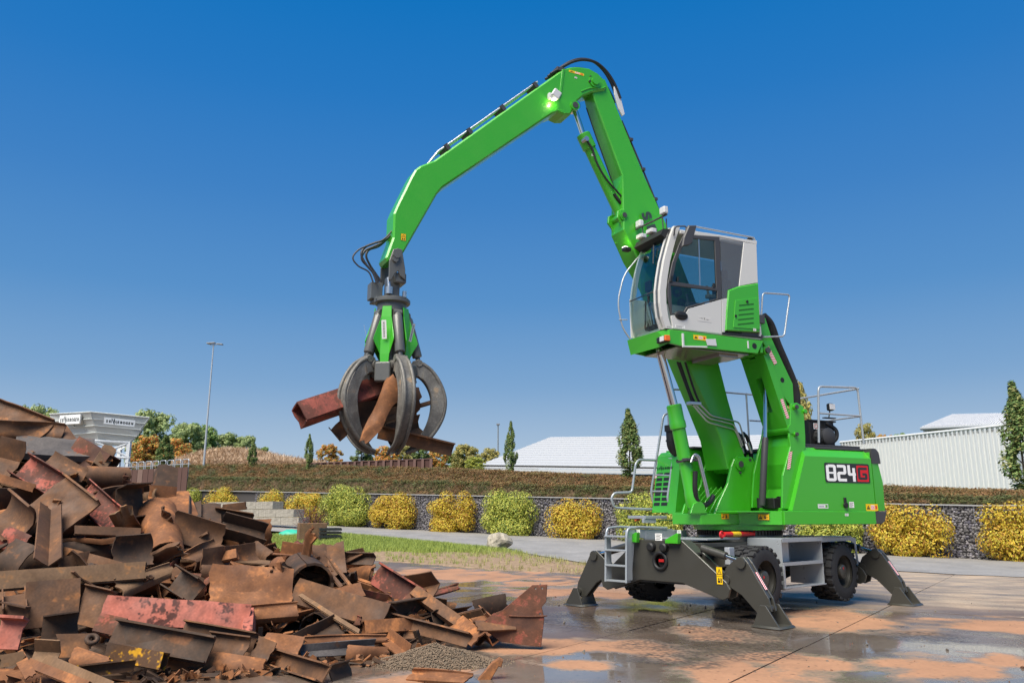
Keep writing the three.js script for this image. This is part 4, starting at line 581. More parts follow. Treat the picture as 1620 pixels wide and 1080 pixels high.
// ---- orange-peel grapple
const gF = [7.098,5.081][0];
const gy = (py) => 0;
const grapC = V3(gF, 0, 0);
{
  const yPin = [7.071,5.905][1], yRot = [7.131,5.077][1], yCol = [7.126,4.949][1], yHub = [7.093,3.968][1], yTip = [7.053,2.796][1];
  const hp = [[7.111,5.963],[7.034,5.952],[6.969,5.61],[6.964,5.436],[7.053,5.489],[7.088,5.572],[7.14,5.521],[7.201,5.405],[7.244,5.399],[7.245,5.735],[7.186,5.929]];
  const grapple = part(mh, 'grapple', [ // hanger, rotator flange and central column
    poly(hp, .22, .26, .01), poly(hp, -.26, -.22, .01), pinL([7.133,5.836], -.30, .31, .06), pinL([7.152,5.757], .26, .30, .05), box(gF - .17, gF + .02, yPin - .52, yPin - .34, -.22, .22, .03),
    box(gF - .09, gF + .11, yRot + .03, yPin - .38, -.12, .12, .02),
    lathe([gF, yRot - .02, 0], [gF, yRot + .10, 0], [[0, 0], [.28, 0], [.30, .15], [.30, .55], [.27, .65], [.27, .8], [.16, .9], [0, 1]], 36),
    lathe([gF, yCol - .08, 0], [gF, yRot - .02, 0], [[.17, 0], [.24, .3], [.24, 1]], 30), cyl([gF, yHub - .05, 0], [gF, yCol, 0], .15, .19, 24),
    lathe([gF, yHub - .16, 0], [gF, yHub + .12, 0], [[0, 0], [.30, 0], [.33, .2], [.33, .6], [.26, 1], [.1, 1]], 30)], M.grappleGrey);
  part(grapple, 'valve_block', [box(gF + .16, gF + .36, yRot + .06, yRot + .34, .02, .24, .01), box(gF + .05, gF + .3, yRot + .02, yRot + .07, -.1, .3, .01)], MS([.13, .14, .14], .45, .2));
  part(grapple, 'coupling', [cyl([gF + .12, yRot + .1, -.2], [gF + .12, yRot + .22, -.2], .06), cyl([gF + .12, yRot + .22, -.2], [gF + .13, yRot + .38, -.18], .03), cyl([gF - .17, yRot + .1, -.12], [gF - .17, yRot + .2, -.12], .035)], M.pipeSteel);
  // toward-camera direction at the grapple, in machine axes
  const camDir = Math.atan2(-1, 0);
  const toCam = V3(0, 0, 0).sub(V3(mh.position.x - gF * .8988, 0, mh.position.z + gF * .4384)).setY(0).normalize();
  const base = Math.atan2(toCam.x, toCam.z) - mh.rotation.y;   // heading about y in machine axes
  const tineSide = [[.30, .02], [.36, .16], [.46, .20], [.55, .13], [.66, .02], [.80, -.18], [.89, -.45], [.86, -.72], [.72, -1.0], [.50, -1.22], [.26, -1.32], [.44, -1.13], [.58, -.92], [.66, -.68], [.67, -.44], [.60, -.24], [.48, -.10], [.36, -.09]];
  const sm = (pts, n) => new THREE.SplineCurve(pts.map(p => new THREE.Vector2(...p))).getPoints(n).map(p => [p.x, p.y]);
  const tineOut = [...tineSide.slice(0, 3), ...sm(tineSide.slice(3, 11), 28), ...sm(tineSide.slice(11), 22)];
  const tineG = (() => {                                      // two-part section: wide back, sharpened to the tip
    const body = poly(tineOut, -.108, .108, .014);
    const p = body.attributes.position; for (let i = 0; i < p.count; i++) { const y = p.getY(i); const k = y < -.75 ? lerp(1, .35, clamp((-.75 - y) / .55, 0, 1)) : y > -.1 ? .8 : 1; p.setZ(i, p.getZ(i) * k); }
    const bodyN = creased(body, .5);
    const ridge = tubeOf(new THREE.CatmullRomCurve3([[.52, .13], [.66, .03], [.81, -.18], [.90, -.45], [.87, -.73], [.72, -1.01], [.50, -1.23], [.30, -1.31]].map(q => V3(q[0], q[1], 0))).getPoints(40), .03, 8);
    const ridge2 = ridge.clone().translate(0, 0, .075), ridge1 = ridge.clone().translate(0, 0, -.075);
    return merge([bodyN, ridge1, ridge2, cyl([.36, .04, -.13], [.36, .04, .13], .07, .07, 14), cyl([.47, .13, -.1], [.47, .13, .1], .055, .055, 14)]);
  })();
  const cylG = merge([lathe([.47, .13, 0], [.25, .92, 0], [[0, 0], [.03, 0], [.04, .12], [.04, .13], [.075, .14], [.08, .16], [.08, .92], [.07, .94], [.055, 1], [0, 1]], 18), cyl([.25, .92, -.07], [.25, .92, .07], .06, .06, 12)]);
  const coverG = poly([[0, 0]].length ? [[-.075, .0], [.075, .0], [.085, -.18], [.16, -.5], [.17, -.58], [.08, -.80], [.06, -1.02], [-.06, -1.02], [-.08, -.80], [-.17, -.58], [-.16, -.5], [-.085, -.18]] : [], 0, .02, .006);
  { const p = coverG.attributes.position; for (let i = 0; i < p.count; i++) { const y = p.getY(i); p.setZ(i, p.getZ(i) - .26 - (y < 0 ? interp(-y, [0, .18, .58, .82, 1.02], [0, .02, .14, .05, .06]) : 0)); } coverG.computeVertexNormals(); coverG.rotateY(-PI / 2); }
  for (let k = 0; k < 5; k++) {
    const ang = base + (20 + 72 * k) * PI / 180 - PI / 2;      // local x points outward
    const t = part(grapple, 'tine', tineG, M.tine); t.position.set(gF, yHub - .02, 0); t.rotation.y = ang;
    const c = part(grapple, 'grapple_cylinder', cylG, M.grappleGrey); c.position.set(gF, yHub - .02, 0); c.rotation.y = ang;
    const cv = part(grapple, 'guard_cover', coverG, M.green); cv.position.set(gF, yCol + .02, 0); cv.rotation.y = ang + 36 * PI / 180;
    const cp = part(grapple, 'hose_guard', box(.30, .44, -.30, .02, -.13, .13, .03), M.grappleGrey); cp.position.set(gF, yHub + .04, 0); cp.rotation.y = ang + 36 * PI / 180;
    const lb = sheetMesh('cover_label', longLabel, .08, .30, [.405, -.42, 0], [0, 0, -1], [.25, 1, 0], grapple, .5); lb.position.set(gF, yCol + .02, 0); lb.rotation.y = ang + 36 * PI / 180;
  }
}
// ------------------------------------------------------------------ terrain: yard axes s (along the stone wall) and t (from the wall towards the camera)
const WA = [18.12, -31.51], DS = [-.82092, -.57104], NT = [-.57104, .82092], LAB = 35.216;
const toST = (x, z) => [(x - WA[0]) * DS[0] + (z - WA[1]) * DS[1], (x - WA[0]) * NT[0] + (z - WA[1]) * NT[1]];
const fromST = (s, t) => [WA[0] + DS[0] * s + NT[0] * t, WA[1] + DS[1] * s + NT[1] * t];
const terrST = (s, t) => clamp(s, 0, 60) / LAB * (1 - sstep(4, 20, t));
const bankTopS = [[-40, 3.0], ...[[21.241,2.535,-33.603], [16.888,2.839,-36.63], [6.526,3.61,-43.838], [-4.879,4.523,-51.772], [-17.047,5.272,-60.236], [-26.898,5.682,-67.088]].map(p => [toST(p[0], p[2])[0], p[1]])].sort((a, b) => a[0] - b[0]);
const bankTop = (s) => interp(s, bankTopS.map(p => p[0]), bankTopS.map(p => p[1]));
function gridST(s0, s1, t0, t1, ns, nt, yf, uvf) {
  const pos = [], uv = [], idx = [];
  for (let j = 0; j <= nt; j++) for (let i = 0; i <= ns; i++) { const s = lerp(s0, s1, i / ns), t = lerp(t0, t1, j / nt), [x, z] = fromST(s, t); pos.push(x, yf(s, t), z); uv.push(...(uvf ? uvf(s, t) : [s, t])); }
  for (let j = 0; j < nt; j++) for (let i = 0; i < ns; i++) { const a = j * (ns + 1) + i, b = a + ns + 1; idx.push(a, a + 1, b, a + 1, b + 1, b); }
  const g = new THREE.BufferGeometry(); g.setAttribute('position', new THREE.Float32BufferAttribute(pos, 3)); g.setAttribute('uv', new THREE.Float32BufferAttribute(uv, 2)); g.setIndex(idx); g.computeVertexNormals();
  if (g.attributes.normal.getY(0) < 0) { const a = g.index.array; for (let i = 0; i < a.length; i += 3) { const q = a[i]; a[i] = a[i + 1]; a[i + 1] = q; } g.computeVertexNormals(); }
  return g;
}
// yard concrete: dry tan dust, rusty silt left by puddles, dark wet film
const YS0 = -16, YS1 = 24, YT0 = 8, YT1 = 40;
const silt = [ // dried rust-coloured silt: centre s, t, radii, turn
  [1.825,26.392], [1.765,27.871], [0.246,27.264], [-.31,26.329], [-1.728,25.79], [-2.201,24.763], [1.329,24.551], [-1.978,21.253], [0.192,22.313], [2.707,29.15], [10.639,17.964], [12.661,17.453], [8.233,19.354], [2.674,27.331], [2.941,29.687], [6.735,20.306], [5.791,19.675], [0.902,21.062]];
const siltR = [[.75, .42], [.5, .3], [.9, .5], [.8, .4], [1.0, .5], [.6, .4], [.9, .25], [1.0, .2], [1.3, .5], [.5, .25], [2.2, .5], [1.6, .5], [1.4, .5], [.9, .35], [.6, .2], [1.6, .4], [1.8, .5], [1.2, .4]];
const grit = [[1.028,25.588], [1.026,27.008], [2.912,24.205], [1.783,20.728], [2.252,23.747], [1.078,24.201], [3.883,23.909], [-1.12,23.27]]; const gritR = [[1.1, .5], [.6, .3], [1.3, .55], [1.3, .6], [1.1, .5], [1, .5], [.7, .3], [.6, .2]];
const TW = 1664, TH = 1332, QW = 417, QH = 334;
const coarse = (fn) => { const f = new Float32Array(QW * QH); for (let j = 0; j < QH; j++) for (let i = 0; i < QW; i++) f[j * QW + i] = fn(lerp(YS0, YS1, (i * 4 + .5) / TW), lerp(YT0, YT1, (j * 4 + .5) / TH)); return (i, j) => { const x = i / 4, y = j / 4, a = x | 0, b = y | 0, u = x - a, v = y - b, o = b * QW + a; return lerp(lerp(f[o], f[o + 1], u), lerp(f[o + QW], f[o + QW + 1], u), v); }; };
const blob = (list, rad, s, t) => { let m = -9; for (let k = 0; k < list.length; k++) m = Math.max(m, 1 - Math.hypot((s - list[k][0]) / rad[k][0], (t - list[k][1]) / rad[k][0]) * .9); return m; };
const cN1 = coarse((s, t) => fbm(s * .35, t * .35, 1.5, 5)), cN2 = coarse((s, t) => fbm(s * 1.6, t * 1.6, 7.5, 4)), cN5 = coarse((s, t) => fbm(s * .8 + 9, t * 2.2, 11.5, 4)), cS = coarse((s, t) => blob(silt, siltR, s, t)), cG = coarse((s, t) => blob(grit, gritR, s, t));
const yardC = new Uint8Array(TW * TH * 4), yardR = new Uint8Array(TW * TH * 4), yardB = new Uint8Array(TW * TH * 4);
for (let j = 0; j < TH; j++) for (let i = 0; i < TW; i++) {
  const s = lerp(YS0, YS1, (i + .5) / TW), t = lerp(YT0, YT1, (j + .5) / TH), o = (j * TW + i) * 4;
  const n1 = cN1(i, j), n2 = cN2(i, j), n3 = noise.noise(s * 22, t * 22, 3.3), n4 = noise.noise(s * 60, t * 60, 5.1), n5 = cN5(i, j), nb = n2 * 1.1 + n1 * .8;
  const dryZone = sstep(20.8, 18.6, t + n1 * 2.2) * sstep(9, 4, s);               // swept, drained concrete by the road
  const m = cS(i, j) + nb, si = clamp(m * 2.4 - .22 + n3 * .3, 0, 1), gr = clamp((cG(i, j) + nb) * 2.4, 0, 1);
  let dry = clamp(Math.max(si, dryZone * clamp(.75 + n5 * 1.2, 0, 1), (n5 + n1 * .6 - .34) * 4), 0, 1);
  const wetSh = clamp((n1 + n2 * .4 + .16) * 3, 0, 1);
  const conc = [150, 138, 124], tan = [170, 148, 123], rus = [160, 118, 88], wet = [114, 104, 95], wetBrown = [98, 78, 63];
  const left = sstep(2.5, 5.5, s + n1 * 2) * sstep(19, 23, t);                      // brown run-off around the scrap
  let col = [0, 1, 2].map(q => { let c = lerp(lerp(wet[q], wetBrown[q], clamp(.35 + n1 * 1.5 + left * .5, 0, 1)), lerp(lerp(conc[q], tan[q], clamp(.6 + n2, 0, 1)), rus[q], clamp(si * 1.1 * (1 - dryZone * .7) + left * .45, 0, 1)), dry); c *= 1 + n2 * .16 + n3 * .07 + n4 * .05; return c; });
  const gk = gr * clamp(.55 + n3 * 1.6 + n4 * .8, 0, 1); col = col.map((c, q) => lerp(c, [62, 52, 44][q], gk * .85));
  if (n4 > .52 && n3 > .1) col = col.map(c => c * .6);
  yardC[o] = clamp(col[0], 0, 255); yardC[o + 1] = clamp(col[1], 0, 255); yardC[o + 2] = clamp(col[2], 0, 255); yardC[o + 3] = 255;
  const rough = lerp(lerp(16, 92, wetSh) + gr * 40 * Math.max(0, n3 + .3), 215, dry) + n3 * 14;
  yardR[o] = yardR[o + 1] = yardR[o + 2] = clamp(rough, 8, 255); yardR[o + 3] = 255;
  const puddle = clamp(1 - dry - gr * .7, 0, 1) * (1 - wetSh * .8);
  yardB[o] = yardB[o + 1] = yardB[o + 2] = clamp(120 + (n3 * 40 + n4 * 50 + n2 * 40) * (1 - puddle * .92) + gk * 40, 0, 255); yardB[o + 3] = 255;
}
const ytex = (d, srgb) => { const t = new THREE.DataTexture(d, TW, TH, THREE.RGBAFormat); t.magFilter = THREE.LinearFilter; t.wrapS = t.wrapT = THREE.MirroredRepeatWrapping; if (srgb) t.colorSpace = THREE.SRGBColorSpace; t.needsUpdate = true; return t; };
const yardMat = new THREE.MeshStandardMaterial({ map: ytex(yardC, true), roughnessMap: ytex(yardR), bumpMap: ytex(yardB), bumpScale: .006, roughness: 1 });
const yardUV = (s, t) => [(s - YS0) / (YS1 - YS0), (t - YT0) / (YT1 - YT0)];
const dirtTex = dataTex(256, 256, (i, j) => { const a = tileF(i / 256, j / 256, 6, 41.5, 5), b = tileF(i / 256, j / 256, 40, 45.5, 2); return [112 + 60 * a + 50 * b, 96 + 50 * a + 46 * b, 78 + 40 * a + 40 * b].map(x => clamp(x, 0, 255)); });
dirtTex.repeat.set(.5, .5);
structure('ground', gridST(-320, 420, -420, 70, 40, 40, () => -.09), new THREE.MeshStandardMaterial({ map: dirtTex, roughness: .95 }));
const yard = new THREE.Group(); yard.name = 'yard'; yard.userData.kind = 'structure'; scene.add(yard);
{ // concrete slabs with open joints between them
  const ss = [-36, -26, -16, -11, -5.5, 0, 2.55, 7.6, 12.7, 17.8, 23, 33, 43, 53, 63], ts = [8.6, 14, 20.03, 25.1, 30.2, 36, 46];
  for (let a = 0; a + 1 < ss.length; a++) for (let b = 0; b + 1 < ts.length; b++) {
    const j = .012, s0 = ss[a] + j, s1 = ss[a + 1] - j, t0 = ts[b] + j, t1 = ts[b + 1] - j, r = rng(a * 31 + b * 7 + 3), tilt = (r() - .5) * .004, up = (r() - .5) * .006;
    const y = (s, t) => terrST(s, t) + up + tilt * (t - t0) / (t1 - t0);
    const top = gridST(s0, s1, t0, t1, Math.ceil((s1 - s0) / .8), Math.ceil((t1 - t0) / .8), y, yardUV);
    const skirt = []; for (const [p, q] of [[[s0, t0], [s1, t0]], [[s1, t0], [s1, t1]], [[s1, t1], [s0, t1]], [[s0, t1], [s0, t0]]]) { const n = 6; for (let k = 0; k < n; k++) { const A = [lerp(p[0], q[0], k / n), lerp(p[1], q[1], k / n)], B = [lerp(p[0], q[0], (k + 1) / n), lerp(p[1], q[1], (k + 1) / n)]; const a3 = fromST(...A), b3 = fromST(...B), ya = y(...A), yb = y(...B); const g = new THREE.BufferGeometry(); g.setAttribute('position', new THREE.Float32BufferAttribute([a3[0], ya, a3[1], b3[0], yb, b3[1], b3[0], yb - .05, b3[1], a3[0], ya, a3[1], b3[0], yb - .05, b3[1], a3[0], ya - .05, a3[1]], 3)); g.setAttribute('uv', new THREE.Float32BufferAttribute([...yardUV(...A), ...yardUV(...B), ...yardUV(...B), ...yardUV(...A), ...yardUV(...B), ...yardUV(...A)], 2)); g.computeVertexNormals(); skirt.push(g); } }
    part(yard, 'concrete_slab', [top, ...skirt], yardMat);
  }
}
// service road below the wall, kerb-free asphalt
const asphaltTex = dataTex(512, 512, (i, j) => { const a = at2(FA, i + 200, j), b = at2(FC, i, j + 50), c = at2(FB, i, j + 99); const k = 140 + 30 * a + 34 * b + 16 * c; return [k, k * .975, k * .94].map(x => clamp(x, 0, 255)); });
asphaltTex.repeat.set(.2, .2);
const roadEdge = [[-36, 9.4], [-1.5, 9.6], [1.7, 9.35], [6, 11.6], [9.7, 13.0], [11.3, 12.1], [15.1, 9.9], [22.4, 8.1], [27, 7.4], [62, 7.2]];
const roadT = (s) => interp(s, roadEdge.map(p => p[0]), roadEdge.map(p => p[1]));
{
  const g = gridST(-40, 62, 0, 1, 204, 14, () => 0), p = g.attributes.position, uv = g.attributes.uv;
  for (let k = 0; k < p.count; k++) { const s = uv.getX(k), f = uv.getY(k), t = lerp(.05, roadT(s) + .12 * noise.noise(s * 1.7, 2, 2), f), [x, z] = fromST(s, t); p.setXYZ(k, x, terrST(s, t) + .016, z); uv.setXY(k, s, t); }
  g.computeVertexNormals(); structure('road', g, new THREE.MeshStandardMaterial({ map: asphaltTex, roughness: .62, bumpMap: rustBump, bumpScale: .004 }));
}
// grass island with a worn gravelly shoulder
const isl = [[30, 7.2], [26, 7.6], [22.4, 8.3], [15.2, 10.1], [11.3, 12.3], [9.7, 13.2], [7.6, 14.2], [8.4, 15.7], [11, 16.1], [14.6, 15.5], [17, 15.3], [19.5, 14.8], [24, 14.2], [30, 14]];
const inIsl = (s, t) => { let c = false; for (let i = 0, j = isl.length - 1; i < isl.length; j = i++) if ((isl[i][1] > t) !== (isl[j][1] > t) && s < (isl[j][0] - isl[i][0]) * (t - isl[i][1]) / (isl[j][1] - isl[i][1]) + isl[i][0]) c = !c; return c; };
const islH = (s, t) => { let d = 9; for (let i = 0, j = isl.length - 1; i < isl.length; j = i++) { const ax = isl[j][0], ay = isl[j][1], bx = isl[i][0], by = isl[i][1], k = clamp(((s - ax) * (bx - ax) + (t - ay) * (by - ay)) / ((bx - ax) ** 2 + (by - ay) ** 2), 0, 1); d = Math.min(d, Math.hypot(s - ax - k * (bx - ax), t - ay - k * (by - ay))); } return (inIsl(s, t) ? 1 : -1) * d; };
{
  const g = gridST(7, 30.5, 6.8, 16.6, 120, 60, (s, t) => { const d = islH(s, t); return terrST(s, t) + (d > 0 ? .02 + .13 * sstep(0, 1.6, d) + .02 * noise.noise(s * 3, t * 3, 1) : -.05); });
  const soil = dataTex(512, 512, (i, j) => { const s = 7 + i / 512 * 23.5, t = 6.8 + j / 512 * 9.8, n = fbm(s * .6, t * .6, 3.3, 4), gr = clamp((s - 15.5 + (12.6 - t) * 1.6 + n * 7) * .5, 0, 1), f = noise.noise(s * 18, t * 18, 2) * 22 + noise.noise(s * 6, t * 6, 4) * 18; return [lerp(138, 104, gr) + f, lerp(116, 118, gr) + f, lerp(92, 58, gr) + f * .8].map(x => clamp(x, 0, 255)); });
  soil.repeat.set(1 / 23.5, 1 / 9.8); soil.offset.set(-7 / 23.5, -6.8 / 9.8);
  structure('verge', g, new THREE.MeshStandardMaterial({ map: soil, roughness: .95, bumpMap: rustBump, bumpScale: .02 }));
  // grass tufts
  const r = rng(77), blade = [], uvb = [];
  const tuft = (() => { const pos = []; for (let k = 0; k < 9; k++) { const a = r() * 2 * PI, x = (r() - .5) * .12, z = (r() - .5) * .12, h = .07 + r() * .10, l = .03 + r() * .06, w = .006; const dx = Math.cos(a), dz = Math.sin(a); pos.push(x - dz * w, 0, z + dx * w, x + dz * w, 0, z - dx * w, x + dx * l, h, z + dz * l); } const g = new THREE.BufferGeometry(); g.setAttribute('position', new THREE.Float32BufferAttribute(pos, 3)); g.computeVertexNormals(); return g; })();
  const spots = []; for (let k = 0; k < 60000 && spots.length < 16000; k++) { const s = 7 + r() * 23, t = 7 + r() * 9.3, d = islH(s, t); if (d < .05) continue; const n = fbm(s * .6, t * .6, 3.3, 4), gr = clamp((s - 15.0 + (12.6 - t) * 1.6 + n * 7) * .5, .07, 1); if (r() > gr) continue; spots.push([s, t, terrST(s, t) + .02 + .13 * sstep(0, 1.6, d)]); }
  const im = new THREE.InstancedMesh(tuft, MP([1, 1, 1], .8, 0, { side: THREE.DoubleSide, transmission: .25, thickness: 0 }), spots.length), q = new THREE.Object3D(), c = new THREE.Color();
  spots.forEach(([s, t, y], k) => { const [x, z] = fromST(s, t); q.position.set(x, y, z); q.rotation.y = r() * 7; q.scale.setScalar(.6 + r() * .9); q.updateMatrix(); im.setMatrixAt(k, q.matrix); const m = r(), dryg = clamp((14.5 - s) * .2 + r() * .4, 0, 1); c.setRGB(lerp(.26 + m * .12, .40, dryg * .7), lerp(.34 + m * .1, .33, dryg * .7), lerp(.07, .15, dryg * .7)); im.setColorAt(k, c); });
  im.name = 'grass'; im.castShadow = im.receiveShadow = true; tag(im, 'short green grass growing on the verge by the road', 'grass', null, 'stuff'); scene.add(im);
}

{ // grit, rust flakes and small stones lying about on the concrete
  const r = rng(611), peb = toCreasedNormals(new THREE.IcosahedronGeometry(1, 0), .1), N = 700, im = new THREE.InstancedMesh(peb, MS([1, 1, 1], .85), N), q = new THREE.Object3D(), c = new THREE.Color();
  for (let k = 0; k < N; k++) { const s = lerp(-9, 12, r()), t = lerp(17, 31, Math.pow(r(), .8)), [x, z] = fromST(s, t), big = Math.pow(r(), 5); q.position.set(x, terrST(s, t) + .004, z); q.rotation.set(r() * 6, r() * 6, r() * 6); const k0 = .005 + .02 * big; q.scale.set(k0 * (1 + r()), k0 * .6, k0); q.updateMatrix(); im.setMatrixAt(k, q.matrix); const m = r(); m < .4 ? c.setRGB(.16, .08, .045) : c.setRGB(.06 + m * .12, .055 + m * .1, .05 + m * .08); im.setColorAt(k, c); }
  im.name = 'yard_grit'; im.castShadow = im.receiveShadow = true; tag(im, 'loose grit and rust flakes scattered on the concrete yard', 'grit', null, 'stuff'); scene.add(im);
}
// ------------------------------------------------------------------ foliage builders
const leafMat = MP([1, 1, 1], .6, 0, { vertexColors: true, side: THREE.DoubleSide, transmission: .22, thickness: 0, specularIntensity: .6 });
const barkMat = MS([.10, .08, .065], .9);
function leafCloud(n, sample, size, palette, seed, up = .35) {           // n leaves; sample() gives [point, outward normal, colour index]
  const r = rng(seed), pos = new Float32Array(n * 18), col = new Float32Array(n * 18), nor = new Float32Array(n * 18);
  const P = V3(0, 0, 0), N = V3(0, 0, 0), A = V3(0, 0, 0), B = V3(0, 0, 0), v = V3(0, 0, 0);
  for (let k = 0; k < n; k++) {
    const [p, nn, ci] = sample(r); P.set(...p); N.set(nn[0] + (r() - .5) * .9, nn[1] + up + (r() - .5) * .9, nn[2] + (r() - .5) * .9).normalize();
    A.set(r() - .5, r() - .5 - .5, r() - .5).cross(N).normalize(); B.crossVectors(N, A);
    const sz = size * (.6 + r() * .8), w = sz * .55, c = palette[ci ?? Math.floor(r() * palette.length)], m = .84 + r() * .32;
    const q = [[0, -sz], [w, 0], [0, sz], [0, -sz], [0, sz], [-w, 0]];
    for (let i = 0; i < 6; i++) { v.copy(P).addScaledVector(A, q[i][0]).addScaledVector(B, q[i][1]).addScaledVector(N, -Math.abs(q[i][0]) * .35); const o = k * 18 + i * 3; pos[o] = v.x; pos[o + 1] = v.y; pos[o + 2] = v.z; nor[o] = N.x; nor[o + 1] = N.y; nor[o + 2] = N.z; col[o] = c[0] * m; col[o + 1] = c[1] * m; col[o + 2] = c[2] * m; }
  }
  const g = new THREE.BufferGeometry(); g.setAttribute('position', new THREE.BufferAttribute(pos, 3)); g.setAttribute('normal', new THREE.BufferAttribute(nor, 3)); g.setAttribute('color', new THREE.BufferAttribute(col, 3)); g.computeVertexNormals(); return g;
}
const PAL = {
  gold: [[.58, .40, .03], [.64, .46, .04], [.50, .30, .03], [.46, .38, .05], [.60, .50, .05], [.40, .20, .03]],
  goldGreen: [[.598, .468, .039], [.520, .468, .052], [.390, .390, .052], [.650, .416, .039], [.546, .286, .026]],
  lime: [[.50, .50, .08], [.40, .43, .06], [.27, .33, .05], [.17, .24, .04], [.56, .52, .10], [.34, .38, .06]],
  green: [[.170, .289, .068], [.221, .340, .085], [.136, .221, .060], [.289, .374, .102]],
  hornbeam: [[.126, .216, .054], [.180, .270, .072], [.090, .162, .045], [.234, .306, .090], [.288, .288, .090]],
  autumn: [[.588, .308, .042], [.672, .252, .035], [.504, .364, .070], [.336, .308, .070], [.644, .168, .042], [.252, .252, .070]],
  olive: [[.320, .304, .096], [.384, .320, .096], [.240, .256, .080], [.448, .352, .080]],
  willow: [[.300, .375, .135], [.360, .420, .165], [.240, .315, .120]],
  heath: [[.27, .14, .05], [.24, .125, .042], [.21, .14, .045], [.19, .14, .042], [.29, .16, .065], [.16, .13, .036]],
  hedgeGreen: [[.102, .128, .034], [.128, .145, .037], [.085, .102, .034], [.170, .136, .043]],
};
// bush pressed against and hanging over the stone wall: lobes of leaves
function bushGeo(w, h, d, palette, seed, n) {
  const r0 = rng(seed), lobes = []; const nl = 42;
  for (let k = 0; k < nl; k++) { const y = r0(), ww = Math.sqrt(1 - Math.pow(Math.abs(y - .55) / .75, 2.2)); lobes.push([(r0() - .5) * w * .74 * ww, h * (.08 + y * .72), d * (.15 + r0() * .6) * (1 - .35 * y), (.17 + r0() * .08) * Math.min(w, h)]); }
  return leafCloud(n, (r) => { const L = lobes[Math.floor(r() * nl)]; const a = r() * 2 * PI, b = Math.acos(2 * r() - 1), N = [Math.sin(b) * Math.cos(a), Math.cos(b), Math.sin(b) * Math.sin(a)]; const k = L[3] * (.72 + .3 * Math.sqrt(r())); return [[L[0] + N[0] * k, Math.max(.03, L[1] + N[1] * k), Math.max(-.05, L[2] + N[2] * k)], N]; }, .052, palette, seed + 5, .25);
}
function crownGeo(shape, n, size, palette, seed) {                         // shape(r) -> point with outward normal inside a unit crown
  return leafCloud(n, shape, size, palette, seed);
}
const columnShape = (w, h, seed) => { const r0 = rng(seed), lobes = []; for (let k = 0; k < 60; k++) { const y = Math.pow(r0(), .85), rad = w * (y < .3 ? lerp(.45, 1, y / .3) : Math.pow(1 - (y - .3) / .7, .75)) * (.35 + .5 * r0()), a = r0() * 2 * PI; lobes.push([Math.cos(a) * rad, h * (.03 + .95 * y), Math.sin(a) * rad, w * (.16 + .2 * r0()) * (y > .8 ? .55 : 1)]); } return (r) => { const L = lobes[Math.floor(r() * 60)]; const a = r() * 2 * PI, b = Math.acos(2 * r() - 1), N = [Math.sin(b) * Math.cos(a), Math.cos(b), Math.sin(b) * Math.sin(a)], k = L[3] * (.5 + .6 * r()); return [[L[0] + N[0] * k * .8, L[1] + N[1] * k * 2.0, L[2] + N[2] * k * .8], [N[0], N[1] + .3, N[2]]]; }; };
const roundShape = (w, h, seed, nl = 90) => { const r0 = rng(seed), lobes = []; for (let k = 0; k < nl; k++) { const a = r0() * 2 * PI, y = r0(), rr = w * Math.sqrt(Math.max(0, 1 - Math.pow((y - .42) / .62, 2))) * Math.sqrt(r0()) * .95; lobes.push([Math.cos(a) * rr, h * (.08 + .84 * y), Math.sin(a) * rr, w * (.10 + .17 * r0())]); } return (r) => { const L = lobes[Math.floor(r() * nl)]; const a = r() * 2 * PI, b = Math.acos(2 * r() - 1), N = [Math.sin(b) * Math.cos(a), Math.cos(b), Math.sin(b) * Math.sin(a)], k = L[3] * (.7 + .35 * r()); return [[L[0] + N[0] * k, L[1] + N[1] * k * .85, L[2] + N[2] * k], N]; }; };
function trunkGeo(h, r0, seed) { const r = rng(seed), gs = [cyl([0, -1.2, 0], [.03, h * .75, .02], r0, r0 * .35, 8)]; for (let k = 0; k < 7; k++) { const y = h * (.18 + .08 * k), a = r() * 2 * PI, l = h * (.16 + .1 * r()); gs.push(cyl([0, y, 0], [Math.cos(a) * l * .55, y + l, Math.sin(a) * l * .55], r0 * .4, r0 * .12, 6)); } return merge(gs); }
function tree(name, label, base, crown, trunk, sc, turn, group, mat = leafMat) { const t = thing(name, label, 'tree', group); t.position.set(...base); t.rotation.y = turn; t.scale.set(...sc); part(t, 'trunk', trunk, barkMat); part(t, 'crown', crown, mat); return t; }

